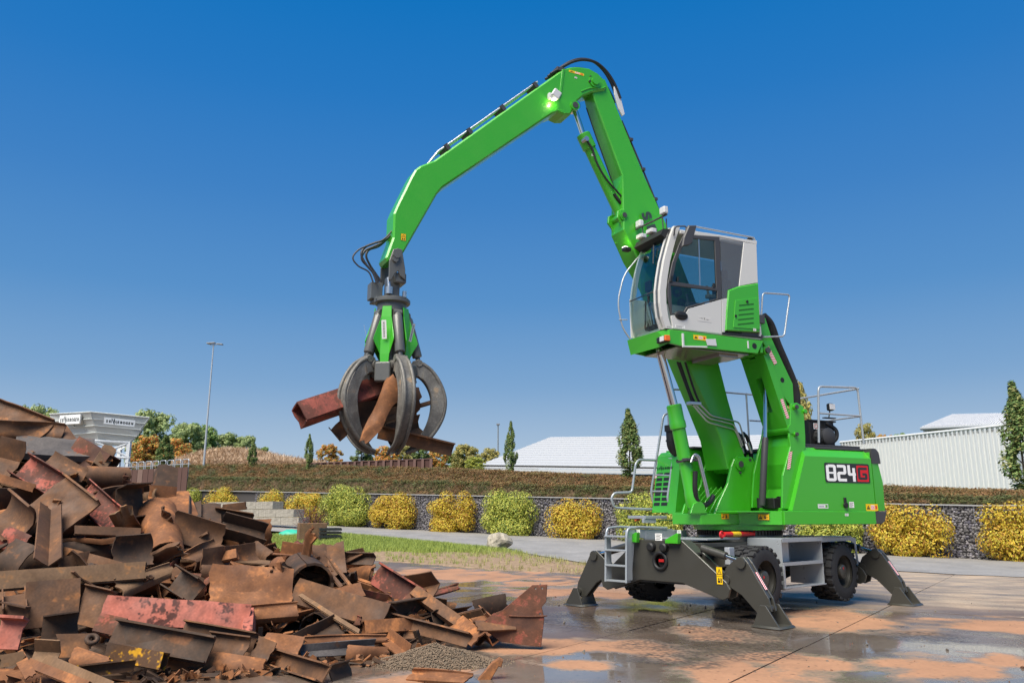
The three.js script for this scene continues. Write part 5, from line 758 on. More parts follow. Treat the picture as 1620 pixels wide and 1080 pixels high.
// ------------------------------------------------------------------ stone wall with its bushes
const WH = 2.06;
{
  const wall = thing('gabion_wall', 'long grey wall of loose dark stones in wire baskets beside the road', 'wall');
  const core = gridST(-40, 62, -.45, -.12, 100, 2, (s) => terrST(s, 0) + WH - .06), face = (() => { const pos = [], idx = [], uv = []; for (let i = 0; i <= 100; i++) { const s = -40 + i * 1.02, [x, z] = fromST(s, -.12), y = terrST(s, 0); pos.push(x, y - .2, z, x, y + WH - .06, z); uv.push(s, 0, s, WH); if (i) { const a = (i - 1) * 2; idx.push(a, a + 2, a + 1, a + 1, a + 2, a + 3); } } const g = new THREE.BufferGeometry(); g.setAttribute('position', new THREE.Float32BufferAttribute(pos, 3)); g.setAttribute('uv', new THREE.Float32BufferAttribute(uv, 2)); g.setIndex(idx); g.computeVertexNormals(); return g; })();
  part(wall, 'wall_core', [core, face], MS([.06, .055, .055], .95, 0, { side: THREE.DoubleSide }));
  const r = rng(11), rock = new THREE.IcosahedronGeometry(1, 1); { const p = rock.attributes.position; for (let i = 0; i < p.count; i++) { const k = 1 + .35 * noise.noise(p.getX(i) * 1.4 + 5, p.getY(i) * 1.4, p.getZ(i) * 1.4); p.setXYZ(i, p.getX(i) * k, p.getY(i) * k, p.getZ(i) * k); } rock.deleteAttribute('uv'); rock.deleteAttribute('normal'); }
  const rockG = toCreasedNormals(rock, .2), spots = [];
  for (let s = -16; s < 44; s += .105) for (let y = .02; y < WH - .04; y += .092) spots.push([s + (r() - .5) * .09, y + (r() - .5) * .07]);
  const im = new THREE.InstancedMesh(rockG, MS([1, 1, 1], .85), spots.length), q = new THREE.Object3D(), c = new THREE.Color();
  spots.forEach(([s, y], k) => { const [x, z] = fromST(s, -.1 + (r() - .5) * .05); q.position.set(x, terrST(s, 0) + y, z); q.rotation.set(r() * 6, r() * 6, r() * 6); q.scale.set(.05 + r() * .035, .04 + r() * .025, .045 + r() * .03); q.updateMatrix(); im.setMatrixAt(k, q.matrix); const m = Math.pow(r(), 1.3), w = r(); c.setRGB(.07 + m * .19, .066 + m * .178, .068 + m * .178 + (w > .7 ? .02 : 0)); im.setColorAt(k, c); });
  im.name = 'stone_fill'; im.userData.kind = 'stuff'; wall.add(im);
  const cap = []; for (let s = -40; s < 62; s += 2) { const a = [fromST(s, .02), fromST(s, -.5), fromST(s + 1.99, -.5), fromST(s + 1.99, .02)], y0 = terrST(s, 0) + WH, y1 = terrST(s + 2, 0) + WH; cap.push(loft([[[a[0][0], y0, a[0][1]], [a[1][0], y0, a[1][1]], [a[1][0], y0 - .05, a[1][1]], [a[0][0], y0 - .05, a[0][1]]], [[a[3][0], y1, a[3][1]], [a[2][0], y1, a[2][1]], [a[2][0], y1 - .05, a[2][1]], [a[3][0], y1 - .05, a[3][1]]]])); }
  for (const g of cap) part(wall, 'coping', g, MS([.33, .33, .33], .8));
  const wires = []; for (let s = -10; s < 42; s += 1.02) { const [x, z] = fromST(s, .0), y = terrST(s, 0); wires.push(cyl([x, y, z], [x, y + WH - .05, z], .006, .006, 4)); } part(wall, 'basket_wire', wires, M.galv);

  const kinds = [ // left px, right px, top px, bottom px at the wall -> bushes; each its own plant
    [[[-26.345,3.135,-62.319],[-22.619,3.946,-59.727],[-26.246,2.373,-62.25]], 'lime', 'lime green bush behind the concrete blocks beside the scrap heap'],
    [[[-22.441,2.343,-59.603],[-19.191,3.678,-57.342],[-22.441,2.343,-59.603]], 'goldGreen', 'low yellow bush right of the lime bush behind the concrete blocks'],
    [[[-17.582,2.304,-56.223],[-15.283,3.457,-54.624],[-17.56,2.047,-56.207]], 'goldGreen', 'small yellow bush at the right end of the concrete blocks'],
    [[[-14.933,2.283,-54.38],[-11.874,3.178,-52.252],[-14.854,1.211,-54.325]], 'goldGreen', 'golden bush on the stone wall left of the first large lime bush'],
    [[[-12.159,2.261,-52.451],[-8.429,3.646,-49.856],[-12.078,0.911,-52.394]], 'lime', 'large lime green bush on the stone wall left of two golden bushes'],
    [[[-8.635,2.234,-49.999],[-5.325,3.01,-47.697],[-8.573,0.796,-49.956]], 'gold', 'rust-tinged golden bush on the stone wall, left one of the middle pair'],
    [[[-4.667,2.202,-47.239],[-1.766,3.009,-45.221],[-4.63,0.595,-47.213]], 'gold', 'golden bush on the stone wall, right one of the middle pair'],
    [[[-1.578,2.178,-45.091],[1.609,3.203,-42.873],[-1.565,0.441,-45.081]], 'lime', 'large lime green bush on the stone wall behind the boulder'],
    [[[1.925,2.15,-42.654],[4.699,2.532,-40.724],[1.907,0.347,-42.666]], 'gold', 'golden bush on the stone wall beside the handler, right of the boulder'],
    [[[5.155,2.125,-40.407],[8.348,2.742,-38.186],[5.114,0.537,-40.435]], 'lime', 'lime green bush behind the front grab rails of the handler'],
    [[[12.274,2.068,-35.455],[14.786,1.741,-33.707],[12.163,0.249,-35.532]], 'lime', 'lime green bush seen under the counterweight of the handler'],
    [[[14.748,2.049,-33.734],[17.429,2.247,-31.869],[14.599,0.015,-33.837]], 'gold', 'wide golden bush right behind the counterweight of the handler'],
    [[[17.961,2.024,-31.499],[20.023,2.191,-30.064],[17.775,-.065,-31.628]], 'gold', 'golden bush on the stone wall at the right edge of the picture'],
  ];
  kinds.forEach(([q, pal, label], k) => {
    const s0 = toST(q[0][0], q[0][2])[0], s1 = toST(q[1][0], q[1][2])[0], sc = (s0 + s1) / 2, w = Math.abs(s0 - s1), y0 = terrST(sc, 0), h = Math.max(1.2, q[1][1] - y0 + .05);
    const t = thing('wall_bush', label, 'bush', 'bushes along the stone wall'), [x, z] = fromST(sc, .08); t.position.set(x, y0, z); t.rotation.y = Math.atan2(NT[0], NT[1]);
    part(t, 'foliage', bushGeo(w, h, .95, PAL[pal], 100 + k * 3, Math.round(5200 * Math.max(1, w * h / 4))), leafMat);
    const st = []; const r2 = rng(k + 5); for (let i = 0; i < 6; i++) st.push(cyl([(r2() - .5) * w * .3, 0, .2], [(r2() - .5) * w * .7, h * .8, .15 + r2() * .4], .025, .012, 5)); part(t, 'stem', st, barkMat);
  });
}
// planted bank above the wall
{
  const prof = (s, t) => { const b = terrST(s, 0) + WH, T = bankTop(s); const n = .10 * noise.noise(s * .5, t * .9, 2) + .05 * noise.noise(s * 1.7, t * 2.2, 6); const k = t > -1.0 ? sstep(-.35, -1.0, t) * .45 : .45 + .55 * sstep(-1.2, -3.6, t); return lerp(b - .05, T - .06, k) + n * k; };
  structure('bank', gridST(-60, 120, -.42, -7, 260, 24, prof), MS([.09, .055, .028], .95));
  structure('plateau', gridST(-330, 430, -7, -430, 40, 30, (s, t) => (s < -40 ? 2.2 : bankTop(clamp(s, -40, 60)) - .55) - Math.max(0, -t - 60) * .004), MS([.07, .09, .03], .95));
  const sprig = leafCloud(26, (r) => { const a = r() * 2 * PI, e = r() * .5, h = r(); return [[Math.cos(a) * .12 * (.3 + h * .7), h * .16, Math.sin(a) * .12 * (.3 + h * .7)], [Math.cos(a) * .6, .9, Math.sin(a) * .6]]; }, .022, [[1, 1, 1]], 3, .4);
  const r = rng(21), red = [], grn = [];
  for (let k = 0; k < 34000; k++) { const s = lerp(-14, 66, r()), t = -.38 - Math.pow(r(), 1.15) * 5.4; const lead = t > -1.15; const right = s < 3; const n = noise.noise(s * .7, t * 1.4, 8); const green = lead ? n > -.28 : n > .42 || (s > 34 && n > .1); (green ? grn : red).push([s, t]); }
  for (const [list, pal, nm, lb] of [[red, PAL.heath, 'ground_cover', 'reddish brown ground cover on the bank above the stone wall'], [grn, PAL.hedgeGreen, 'low_hedge', 'dark green clipped growth along the foot of the planted bank']]) {
    const im = new THREE.InstancedMesh(sprig, leafMat, list.length), q = new THREE.Object3D(), c = new THREE.Color();
    list.forEach(([s, t], k) => { const [x, z] = fromST(s, t); q.position.set(x, prof(s, t) - .02, z); q.rotation.set((r() - .5) * .5, r() * 7, (r() - .5) * .5); q.scale.setScalar(.8 + r() * .9); q.updateMatrix(); im.setMatrixAt(k, q.matrix); const p = pal[Math.floor(r() * pal.length)], m = .85 + r() * .5; c.setRGB(p[0] * m, p[1] * m, p[2] * m); im.setColorAt(k, c); });
    im.name = nm; im.castShadow = im.receiveShadow = true; tag(im, lb, nm === 'low_hedge' ? 'hedge' : 'ground cover', null, 'stuff'); scene.add(im);
  }
  // dry ornamental grass on a mound
  const gp = []; for (let k = 0; k < 34; k++) { const a = r() * 2 * PI, l = .10 + r() * .22, h = .4 + r() * .6, w = .014, x = (r() - .5) * .12, z = (r() - .5) * .12, dx = Math.cos(a), dz = Math.sin(a); gp.push(x - dz * w, 0, z + dx * w, x + dz * w, 0, z - dx * w, x + dx * l * .5, h * .7, z + dz * l * .5, x - dz * w * .5 + dx * l * .5, h * .7, z + dz * l * .5 + dx * w * .5, x + dx * l * .5 + dz * w, h * .7, z + dz * l * .5 - dx * w, x + dx * l * 1.3, h * .92, z + dz * l * 1.3); }
  const gg = new THREE.BufferGeometry(); gg.setAttribute('position', new THREE.Float32BufferAttribute(gp, 3)); gg.computeVertexNormals();
  const m0 = [-33.34,5.734,-75.833], m1 = [-15.133,5.201,-63.168], mc = [-25.892,6.722,-70.652], sA = toST(m0[0], m0[2])[0], sB = toST(m1[0], m1[2])[0], sC = toST(mc[0], mc[2])[0], lo = Math.min(sA, sB), hi = Math.max(sA, sB);
  const H = (s, t) => { const base = bankTop(s) - .35, pk = mc[1] - .15 - base; const k = s > sC ? sstep(hi + .5, sC, s) : Math.pow(sstep(lo - .5, sC, s), 1.3); return base + Math.max(0, pk * k) * sstep(-12.5, -8, t) * sstep(-4, -7, t); };
  structure('grass_mound', gridST(lo - 1, hi + 1, -4, -12.5, 60, 20, H), MS([.14, .10, .06], .95));
  const N = 3600, im = new THREE.InstancedMesh(gg, MP([1, 1, 1], .8, 0, { side: THREE.DoubleSide }), N), q = new THREE.Object3D(), c = new THREE.Color();
  for (let k = 0; k < N; k++) { const s = lerp(lo, hi, r()), t = -4.3 - r() * 5, [x, z] = fromST(s, t); q.position.set(x, H(s, t) - .04, z); q.rotation.y = r() * 7; q.scale.setScalar(.7 + r() * .7); q.updateMatrix(); im.setMatrixAt(k, q.matrix); const m = r(), far = s > sC; c.setRGB(.42 + m * .2, .28 + m * .18, .17 + m * .14); im.setColorAt(k, c); }
  im.name = 'dry_grass'; im.castShadow = im.receiveShadow = true; tag(im, 'dry straw-coloured ornamental grass on the mound above the wall', 'grass', null, 'stuff'); scene.add(im);
}
// columnar trees on the bank and mixed trees beyond
{
  const colG = [1, 2].map(k => crownGeo(columnShape(1, 6, 40 + k), 9000, .085, PAL.hornbeam, 50 + k)), colT = trunkGeo(5.2, .07, 9);
  const col = (b, t, w, label, turn, v) => { const h = t[1] - b[1]; tree('columnar_tree', label, [b[0], b[1], b[2]], colG[v], colT, [w, h / 6, w], turn, 'columnar trees on the bank'); };
  col([-.082,4.334,-52], [-.083,7.644,-52], .55, 'slim columnar tree in front of the left end of the white roof', .3, 0);
  col([6.447,3.617,-44], [6.531,7.393,-44], .92, 'broad columnar tree in front of the white roof beside the grab rails', 1.2, 1);
  col([-14.72,5.002,-58], [-14.852,7.413,-58], .45, 'thin columnar tree standing alone left of the grapple', 2.2, 1);
  col([-11.264,5.024,-60], [-11.363,7.469,-60], .95, 'columnar tree under the left side of the grapple', 3.1, 0);
  col([-6.787,5.024,-60], [-6.853,7.754,-60], .85, 'columnar tree under the right side of the grapple', 4.1, 1);
  col([-20.071,5.232,-62], [-20.217,7.32,-62], .5, 'small columnar tree right of the dry grass mound', 5.1, 0);
  col([23.534,2.425,-37], [24.328,7.737,-37], 1.12, 'dark columnar tree cut by the right edge of the picture', .7, 1);
  col([-26.015,5.024,-60], [-26.253,7.564,-60], .9, 'green columnar tree standing among the orange trees behind the railing', 1.7, 0);
  const rnd = (pal, seed) => crownGeo(roundShape(1, 2, seed), 8500, .058, pal, seed + 1);
  const G = { autumn: rnd(PAL.autumn, 61), autumn2: rnd(PAL.autumn, 66), green: rnd(PAL.green, 71), olive: rnd(PAL.olive, 81), willow: rnd(PAL.willow, 91), lime: rnd(PAL.lime, 95) }, rt = trunkGeo(1.5, .06, 12);
  const rd = (kind, b, t, w, label, turn) => { const h = t[1] - b[1]; tree('round_tree', label, b, G[kind], rt, [w, h / 2, w], turn, 'trees beyond the bank'); };
  rd('autumn', [-17.09,5.98,-75], [-17.199,8.21,-75], 1.3, 'orange autumn tree left of the grapple above the rusty wall', .2);
  rd('autumn2', [-12.249,5.91,-78], [-12.02,8.226,-78], 1.6, 'orange and yellow tree between the two columnar trees under the grapple', 1.1);
  rd('olive', [-10.679,6.019,-80], [-10.751,8.52,-80], 1.4, 'olive green tree behind the grapple tips', 2);
  rd('autumn', [-7.538,6.019,-80], [-7.268,8.268,-80], 1.3, 'yellowing tree right of the grapple behind the rusty wall', 3);
  rd('olive', [-4.946,6.172,-84], [-4.981,8.929,-84], 1.7, 'olive autumn tree between grapple and white roof', 4);
  rd('olive', [-2.363,6.279,-86], [-2.581,8.696,-86], 1.3, 'olive tree beside the left corner of the white roof', 5);
  rd('lime', [-3.186,5.258,-70], [-2.317,6.675,-70], 1.0, 'bright lime shrub at the left corner of the white roof', 1.5);
  rd('green', [-6.563,6.386,-88], [-6.806,8.514,-88], 1.5, 'dark green tree low behind the rusty wall end', 2.5);
  // left group beyond the railing
  rd('willow', [-48.842,8.569,-120], [-49.629,15.367,-120], 3.4, 'tall pale green tree left of the lamp post', .4);
  rd('willow', [-56.377,8.856,-125], [-57.659,17.935,-125], 4.2, 'tallest pale green tree right of the white hopper', 1.4);
  rd('green', [-50.869,9.144,-130], [-52.731,16.508,-130], 3.0, 'dark green tree just left of the lamp post', 2.4);
  rd('willow', [-48.566,9.222,-135], [-49.043,15.364,-135], 3.4, 'pale green tree right of the lamp post', 3.4);
  rd('willow', [-45.173,9.222,-135], [-46.227,14.936,-135], 2.6, 'grey green tree furthest right of the far group', 4.4);
  rd('green', [-43.547,9.502,-140], [-44.032,13.44,-140], 1.6, 'low far tree beside the small columnar tree', 4.9);
  rd('autumn', [-38.591,6.423,-85], [-38.943,10.021,-85], 2.0, 'orange tree right beside the white hopper leg', .9);
  rd('autumn2', [-35.72,6.423,-85], [-36.009,9.618,-85], 1.8, 'yellow tree behind the galvanised railing', 1.9);
  rd('autumn2', [-27.281,6.681,-75], [-27.551,7.856,-75], 1.0, 'small orange shrub behind the dry grass mound', 2.9);
  rd('willow', [-73.672,8.103,-120], [-74.991,18.055,-120], 1.8, 'thin pale tree furthest left above the scrap heap', .3);
  rd('willow', [-67.894,7.835,-115], [-69.109,17.372,-115], 3.0, 'round pale green tree left of the white hopper', 1.3);
  rd('lime', [-63.388,7.566,-110], [-64.72,15.454,-110], 1.8, 'yellow green tree touching the left edge of the hopper', 2.3);
  // right of the boom
  rd('olive', [21.52,4.188,-60], [21.799,11.51,-60], 1.5, 'yellow green tree behind the cab tower', .6);
  rd('olive', [33.265,6.272,-75], [33.632,10.11,-75], 1.2, 'small tree behind the roof handrail of the handler', 1.6);
  rd('autumn', [41.686,7.895,-90], [42.389,10.655,-90], .9, 'small orange treetop above the left end of the white shed', 2.6);
  rd('autumn2', [42.679,7.895,-90], [42.946,10.513,-90], .6, 'second orange treetop above the white shed', 3.6);
  rd('green', [43.813,7.895,-90], [44.117,10.798,-90], 1.0, 'dark treetop above the white shed', 4.6);
}
// ------------------------------------------------------------------ buildings and site furniture
const P2 = (a, b, k) => [lerp(a[0], b[0], k), lerp(a[1], b[1], k), lerp(a[2], b[2], k)];
const quad = (a, b, c, d, th, n) => loft([[a, b, c, d], [a, b, c, d].map(p => [p[0] - n[0] * th, p[1] - n[1] * th, p[2] - n[2] * th])]);
{ // low building with wide white hipped roof
  const b = thing('flat_hall', 'low dark building with a wide white tiled roof behind the columnar trees', 'building');
  const eL = [-3.41,5.693,-70], eR = [28.484,5.053,-66], rL = [4.126,9.691,-84], rR = [27.299,9.726,-82];
  const steps = 14, rows = [];
  for (let k = 0; k < steps; k++) { const k0 = k / steps, k1 = (k + 1) / steps, A = P2(eL, rL, k0), B = P2(eR, rR, k0), C = P2(eR, rR, k1), D = P2(eL, rL, k1); rows.push(loft([[[A[0], A[1] + .09, A[2]], [B[0], B[1] + .09, B[2]], [B[0], B[1], B[2]], [A[0], A[1], A[2]]], [[D[0], D[1] + .03, D[2]], [C[0], C[1] + .03, C[2]], [C[0], C[1] - .08, C[2]], [D[0], D[1] - .08, D[2]]]])); }
  const far = [eL[0] + 6, eL[1], -100];
  for (const g of rows) part(b, 'tile_row', g, MS([.42, .43, .44], .6, 0, { side: THREE.DoubleSide }));
  part(b, 'hip_face', loft([[eL, rL, far], [[eL[0], eL[1] - .1, eL[2]], [rL[0], rL[1] - .1, rL[2]], [far[0], far[1] - .1, far[2]]]]), MS([.6, .6, .6], .6, 0, { side: THREE.DoubleSide }));
  const dn = (p, d) => [p[0], p[1] - d, p[2]];
  part(b, 'gutter', loft([[dn(eL, .32), dn(eL, .05), [eL[0], eL[1] - .05, eL[2] + .35], [eL[0], eL[1] - .32, eL[2] + .35]], [dn(eR, .32), dn(eR, .05), [eR[0], eR[1] - .05, eR[2] + .35], [eR[0], eR[1] - .32, eR[2] + .35]]]), MS([.55, .56, .58], .5));
  part(b, 'snow_guard', loft([[[eL[0], eL[1] + .12, eL[2] - .2], [eL[0], eL[1] + .28, eL[2] - .2], [eL[0], eL[1] + .28, eL[2] - .3], [eL[0], eL[1] + .12, eL[2] - .3]], [[eR[0], eR[1] + .12, eR[2] - .2], [eR[0], eR[1] + .28, eR[2] - .2], [eR[0], eR[1] + .28, eR[2] - .3], [eR[0], eR[1] + .12, eR[2] - .3]]]), MS([.03, .03, .03], .7));
  const w0 = P2(eL, eR, .24), w1 = P2(eL, eR, 1);
  part(b, 'wall', loft([[[w0[0], 2, w0[2] - 1.2], [w0[0], w0[1] - .3, w0[2] - 1.2], [w0[0], w0[1] - .3, w0[2] - 8], [w0[0], 2, w0[2] - 8]], [[w1[0], 2, w1[2] - 1.2], [w1[0], w1[1] - .3, w1[2] - 1.2], [w1[0], w1[1] - .3, w1[2] - 8], [w1[0], 2, w1[2] - 8]]]), MS([.055, .06, .07], .6));
  for (const k of [.03, .13]) { const p = P2(eL, eR, k); part(b, 'post', cyl([p[0], 2, p[2] - .8], [p[0], p[1] - .3, p[2] - .8], .15, .15, 8), MS([.12, .12, .13], .6)); }
  { const p = P2(eL, eR, .42); part(b, 'downpipe', pipe([[p[0], p[1] - .3, p[2] + .15], [p[0] + .1, p[1] - .7, p[2] + .1], [p[0] + .5, p[1] - .9, p[2] - .8]], .07, .1), MS([.5, .5, .52], .5)); }
}
function ribbed(a, b, y0a, y1a, y0b, y1b, n, depth, nx, nz) {       // upright trapezoid ribs between two ends
  const pos = [], uv = [], idx = []; const put = (k, o) => { const x = lerp(a[0], b[0], k) + nx * o, z = lerp(a[2], b[2], k) + nz * o; pos.push(x, lerp(y0a, y0b, k), z, x, lerp(y1a, y1b, k), z); uv.push(k * 30, 0, k * 30, 6); };
  for (let i = 0; i < n; i++) for (const [f, o] of [[0, 0], [.45, 0], [.52, depth], [.93, depth]]) put((i + f) / n, o); put(1, 0);
  for (let i = 0; i + 1 < pos.length / 6; i++) { const q = i * 2; idx.push(q, q + 2, q + 1, q + 1, q + 2, q + 3); }
  const g = new THREE.BufferGeometry(); g.setAttribute('position', new THREE.Float32BufferAttribute(pos, 3)); g.setAttribute('uv', new THREE.Float32BufferAttribute(uv, 2)); g.setIndex(idx); const h = g.toNonIndexed(); h.computeVertexNormals(); return h;
}
{ // white ribbed shed at the right
  const s = thing('ribbed_shed', 'white ribbed metal shed behind the hedge at the right', 'building');
  const a = [25.503,7.173,-62], b = [28.291,6.661,-45];
  const shedM = MS([.72, .73, .72], .5, 0, { side: THREE.DoubleSide });
  part(s, 'ribbed_wall', ribbed(a, b, 2, a[1], 2, b[1], 44, -.10, .5, -.85), shedM);
  const c = [b[0] + 14, b[1], b[2] - 20];
  part(s, 'side_wall', ribbed(b, c, 2, b[1], 2, c[1], 40, -.08, -.8, -.5), shedM);
  part(s, 'eaves_trim', [cyl([a[0], a[1] + .02, a[2]], [b[0], b[1] + .02, b[2]], .09, .09, 6)], MS([.68, .69, .68], .5)); part(s, 'flat_roof', loft([[[a[0], a[1] - .15, a[2]], [b[0], b[1] - .15, b[2]], [c[0], c[1] - .15, c[2]]], [[a[0], a[1] - .3, a[2]], [b[0], b[1] - .3, b[2]], [c[0], c[1] - .3, c[2]]]]), MS([.4, .4, .4], .7));
  const h = thing('rear_shed', 'second white ribbed shed with pitched roof rising behind the front one', 'building');
  const e0 = [40.083,10.075,-78], e1 = [46.209,9.658,-70], r0 = [49.922,12.803,-90], r1 = [55.593,12.263,-84];
  const rf = []; const n = 40; for (let i = 0; i < n; i++) { const p = (u, v) => P2(P2(e0, e1, u), P2(r0, r1, u), v); for (const [f0, f1, o] of [[0, .6, 0], [.6, 1, .10]]) { const A = p((i + f0) / n, 0), B = p((i + f1) / n, 0), C = p((i + f1) / n, 1), D = p((i + f0) / n, 1); rf.push(loft([[A, B, C, D].map(q => [q[0], q[1] + o, q[2]]), [A, B, C, D].map(q => [q[0], q[1] - .05, q[2]])])); } }
  part(h, 'ribbed_roof', rf, MS([.64, .64, .64], .55, 0, { side: THREE.DoubleSide }));
  part(h, 'ribbed_wall', ribbed([e0[0] + .4, 0, e0[2] - .4], [e1[0], 0, e1[2] - .4], 2, e0[1] - .05, 2, e1[1] - .05, 40, -.08, .4, -.9), shedM); part(h, 'gutter', cyl([e0[0], e0[1] - .12, e0[2]], [e1[0], e1[1] - .12, e1[2]], .16, .16, 8), MS([.32, .34, .36], .5));
  part(h, 'end_wall', loft([[[e0[0] + .4, 2, e0[2] - .4], [e0[0] + .4, e0[1] - .1, e0[2] - .4], [r0[0], r0[1] - .1, r0[2]], [r0[0], 2, r0[2]]], [[e0[0] + .6, 2, e0[2] - .4], [e0[0] + .6, e0[1] - .1, e0[2] - .4], [r0[0] + .2, r0[1] - .1, r0[2]], [r0[0] + .2, 2, r0[2]]]]), MS([.6, .61, .61], .55));
}
{ // white loading hopper on legs
  const hp = thing('loading_hopper', 'large pale grey steel hopper with two lettered signs on white legs', 'hopper');
  const hm = MS([.52, .54, .52], .5, 0, { side: THREE.DoubleSide }), wm = MS([.70, .72, .73], .45);
  const T = [[-37.343,9.637,-64], [-31.919,9.307,-60], [-28.341,9.115,-62]], m = [[-36.817,7.856,-64], [-31.733,7.835,-60.8], [-29.182,7.662,-62]], Bt = [[-35.909,7.049,-64], [-31.698,6.935,-61.5], [-29.887,6.88,-62]];
  const back = T.map(p => [p[0] - 1, p[1], p[2] - 7]);
  const face = (a, b, c, d) => loft([[a, b, c, d], [a, b, c, d].map(p => [p[0], p[1], p[2] - .12])]);
  part(hp, 'panel', [face(T[0], T[1], m[1], m[0])], hm); part(hp, 'panel', [face(T[1], T[2], m[2], m[1])], hm); part(hp, 'panel', [face(m[0], m[1], Bt[1], Bt[0])], hm); part(hp, 'panel', [face(m[1], m[2], Bt[2], Bt[1])], hm);
  part(hp, 'panel', [face(T[2], [T[2][0] - 3.6, T[2][1], T[2][2] - 6], [Bt[2][0] - 2.5, Bt[2][1], Bt[2][2] - 4], Bt[2])], hm);
  const ribs = [], rb = (a, b, r = .05) => ribs.push(cyl([a[0], a[1], a[2] + .03], [b[0], b[1], b[2] + .03], r, r, 6));
  for (const k of [0, .33, .66, 1]) { rb(P2(T[0], m[0], k), P2(T[1], m[1], k)); rb(P2(T[1], m[1], k), P2(T[2], m[2], k)); }
  for (const k of [.25, .5, .75]) { rb(P2(T[0], T[1], k), P2(Bt[0], Bt[1], k), .04); rb(P2(T[1], T[2], k), P2(Bt[1], Bt[2], k), .04); } rb(T[1], Bt[1]); rb(T[2], Bt[2]);
  part(hp, 'rib', ribs, hm);
  for (const p of [[-29.721,7.173,-62], [-31.847,7.231,-60.5], [-32.359,7.425,-66]]) part(hp, 'leg', box(p[0] - .14, p[0] + .14, 2, p[1], p[2] - .14, p[2] + .14, .01), wm);
  const q = [[-32.008,7.229,-61], [-29.672,7.173,-62], [-31.874,6.031,-61], [-29.552,6.006,-62]];
  part(hp, 'brace', [cyl(q[0], q[3], .09, .09, 8), cyl(q[2], q[1], .09, .09, 8)], wm); part(hp, 'frame_beam', [cyl(q[0], q[1], .12, .12, 8), cyl(q[2], q[3], .1, .1, 8)], wm);
  const sg = (a, b, tilt) => { const w = Math.hypot(b[0] - a[0], b[2] - a[2]), h = Math.abs(a[1] - b[1]) * .78, R = V3(b[0] - a[0], (b[1] - a[1]) * .12, b[2] - a[2]).normalize(), U = V3(0, 1, 0).addScaledVector(R, -R.y).normalize(), c = P2(a, b, .5), s = part(hp, 'sign', new THREE.BoxGeometry(w, h, .1).applyMatrix4(new THREE.Matrix4().makeBasis(R, U, R.clone().cross(U)).setPosition(c[0], c[1], c[2])), MS([.6, .6, .6], .5)); const N = R.clone().cross(U).multiplyScalar(.055); sheetMesh('sign_lettering', signTex, w * .98, h * .96, [c[0] + N.x, c[1] + N.y, c[2] + N.z], R.toArray(), U.toArray(), s, .5); };
  sg([-30.313,8.826,-59], [-28.688,8.178,-60.4]); sg([-35.557,9.388,-62.4], [-33.059,8.462,-60.8]);
}
{ // lamp posts
  const lp = thing('lamp_post', 'tall slender grey lamp post with two flat heads above the grass mound', 'lamp post');
  const b = [-25.316,5.565,-66], t = [-25.358,15.804,-66];
  const H = t[1] - 2.5; lp.position.set((b[0] + t[0]) / 2, 2.5, b[2]);
  part(lp, 'pole', cyl([0, 0, 0], [0, H, 0], .10, .05, 12), MS([.42, .45, .48], .5, .3)); part(lp, 'arm', [pipe([[-.35, H + .0, .1], [.0, H - .08, 0], [.5, H + .1, 0]], .03, .1)], MS([.42, .45, .48], .5, .3));
  part(lp, 'lamp_head', box(.25, .95, H + .06, H + .16, -.2, .2, .03).rotateZ(.06), MS([.25, .26, .28], .5)); part(lp, 'lamp_head', box(-.75, -.25, H - .02, H + .07, -.1, .25, .03).rotateZ(-.08), MS([.25, .26, .28], .5));
  const l2 = thing('lamp_post', 'tiny far lamp post beside the slim columnar tree by the white roof', 'lamp post'); const p = [-2.073,8.103,-120], q = [-2.098,14.985,-120]; l2.position.set(q[0], 2.5, p[2]); part(l2, 'pole', cyl([0, 0, 0], [0, q[1] - 2.5, 0], .12, .09, 8), MS([.2, .22, .24], .6)); part(l2, 'lamp_head', box(-.25, .25, q[1] - 2.55, q[1] - 2.3, -.2, .2, .03), MS([.2, .2, .22], .6));
}
{ // rusty sheet-pile wall under the grapple
  const w = thing('sheet_pile_wall', 'dark rusty steel panel wall on the bank under the grapple', 'wall');
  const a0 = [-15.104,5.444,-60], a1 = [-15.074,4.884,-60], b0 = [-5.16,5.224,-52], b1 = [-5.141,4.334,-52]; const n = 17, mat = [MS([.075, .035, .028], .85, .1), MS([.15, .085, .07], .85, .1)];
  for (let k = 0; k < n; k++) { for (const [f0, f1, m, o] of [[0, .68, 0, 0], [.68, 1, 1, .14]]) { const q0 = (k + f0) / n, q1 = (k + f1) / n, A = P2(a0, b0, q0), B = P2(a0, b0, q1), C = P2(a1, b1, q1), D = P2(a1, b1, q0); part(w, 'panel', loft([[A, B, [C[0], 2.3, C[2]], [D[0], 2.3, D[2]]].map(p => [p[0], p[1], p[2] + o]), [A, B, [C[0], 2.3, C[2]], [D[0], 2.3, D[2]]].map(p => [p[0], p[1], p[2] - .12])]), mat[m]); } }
  part(w, 'cap_rail', cyl([a0[0], a0[1], a0[2]], [b0[0], b0[1], b0[2]], .05, .05, 6), mat[0]);
}
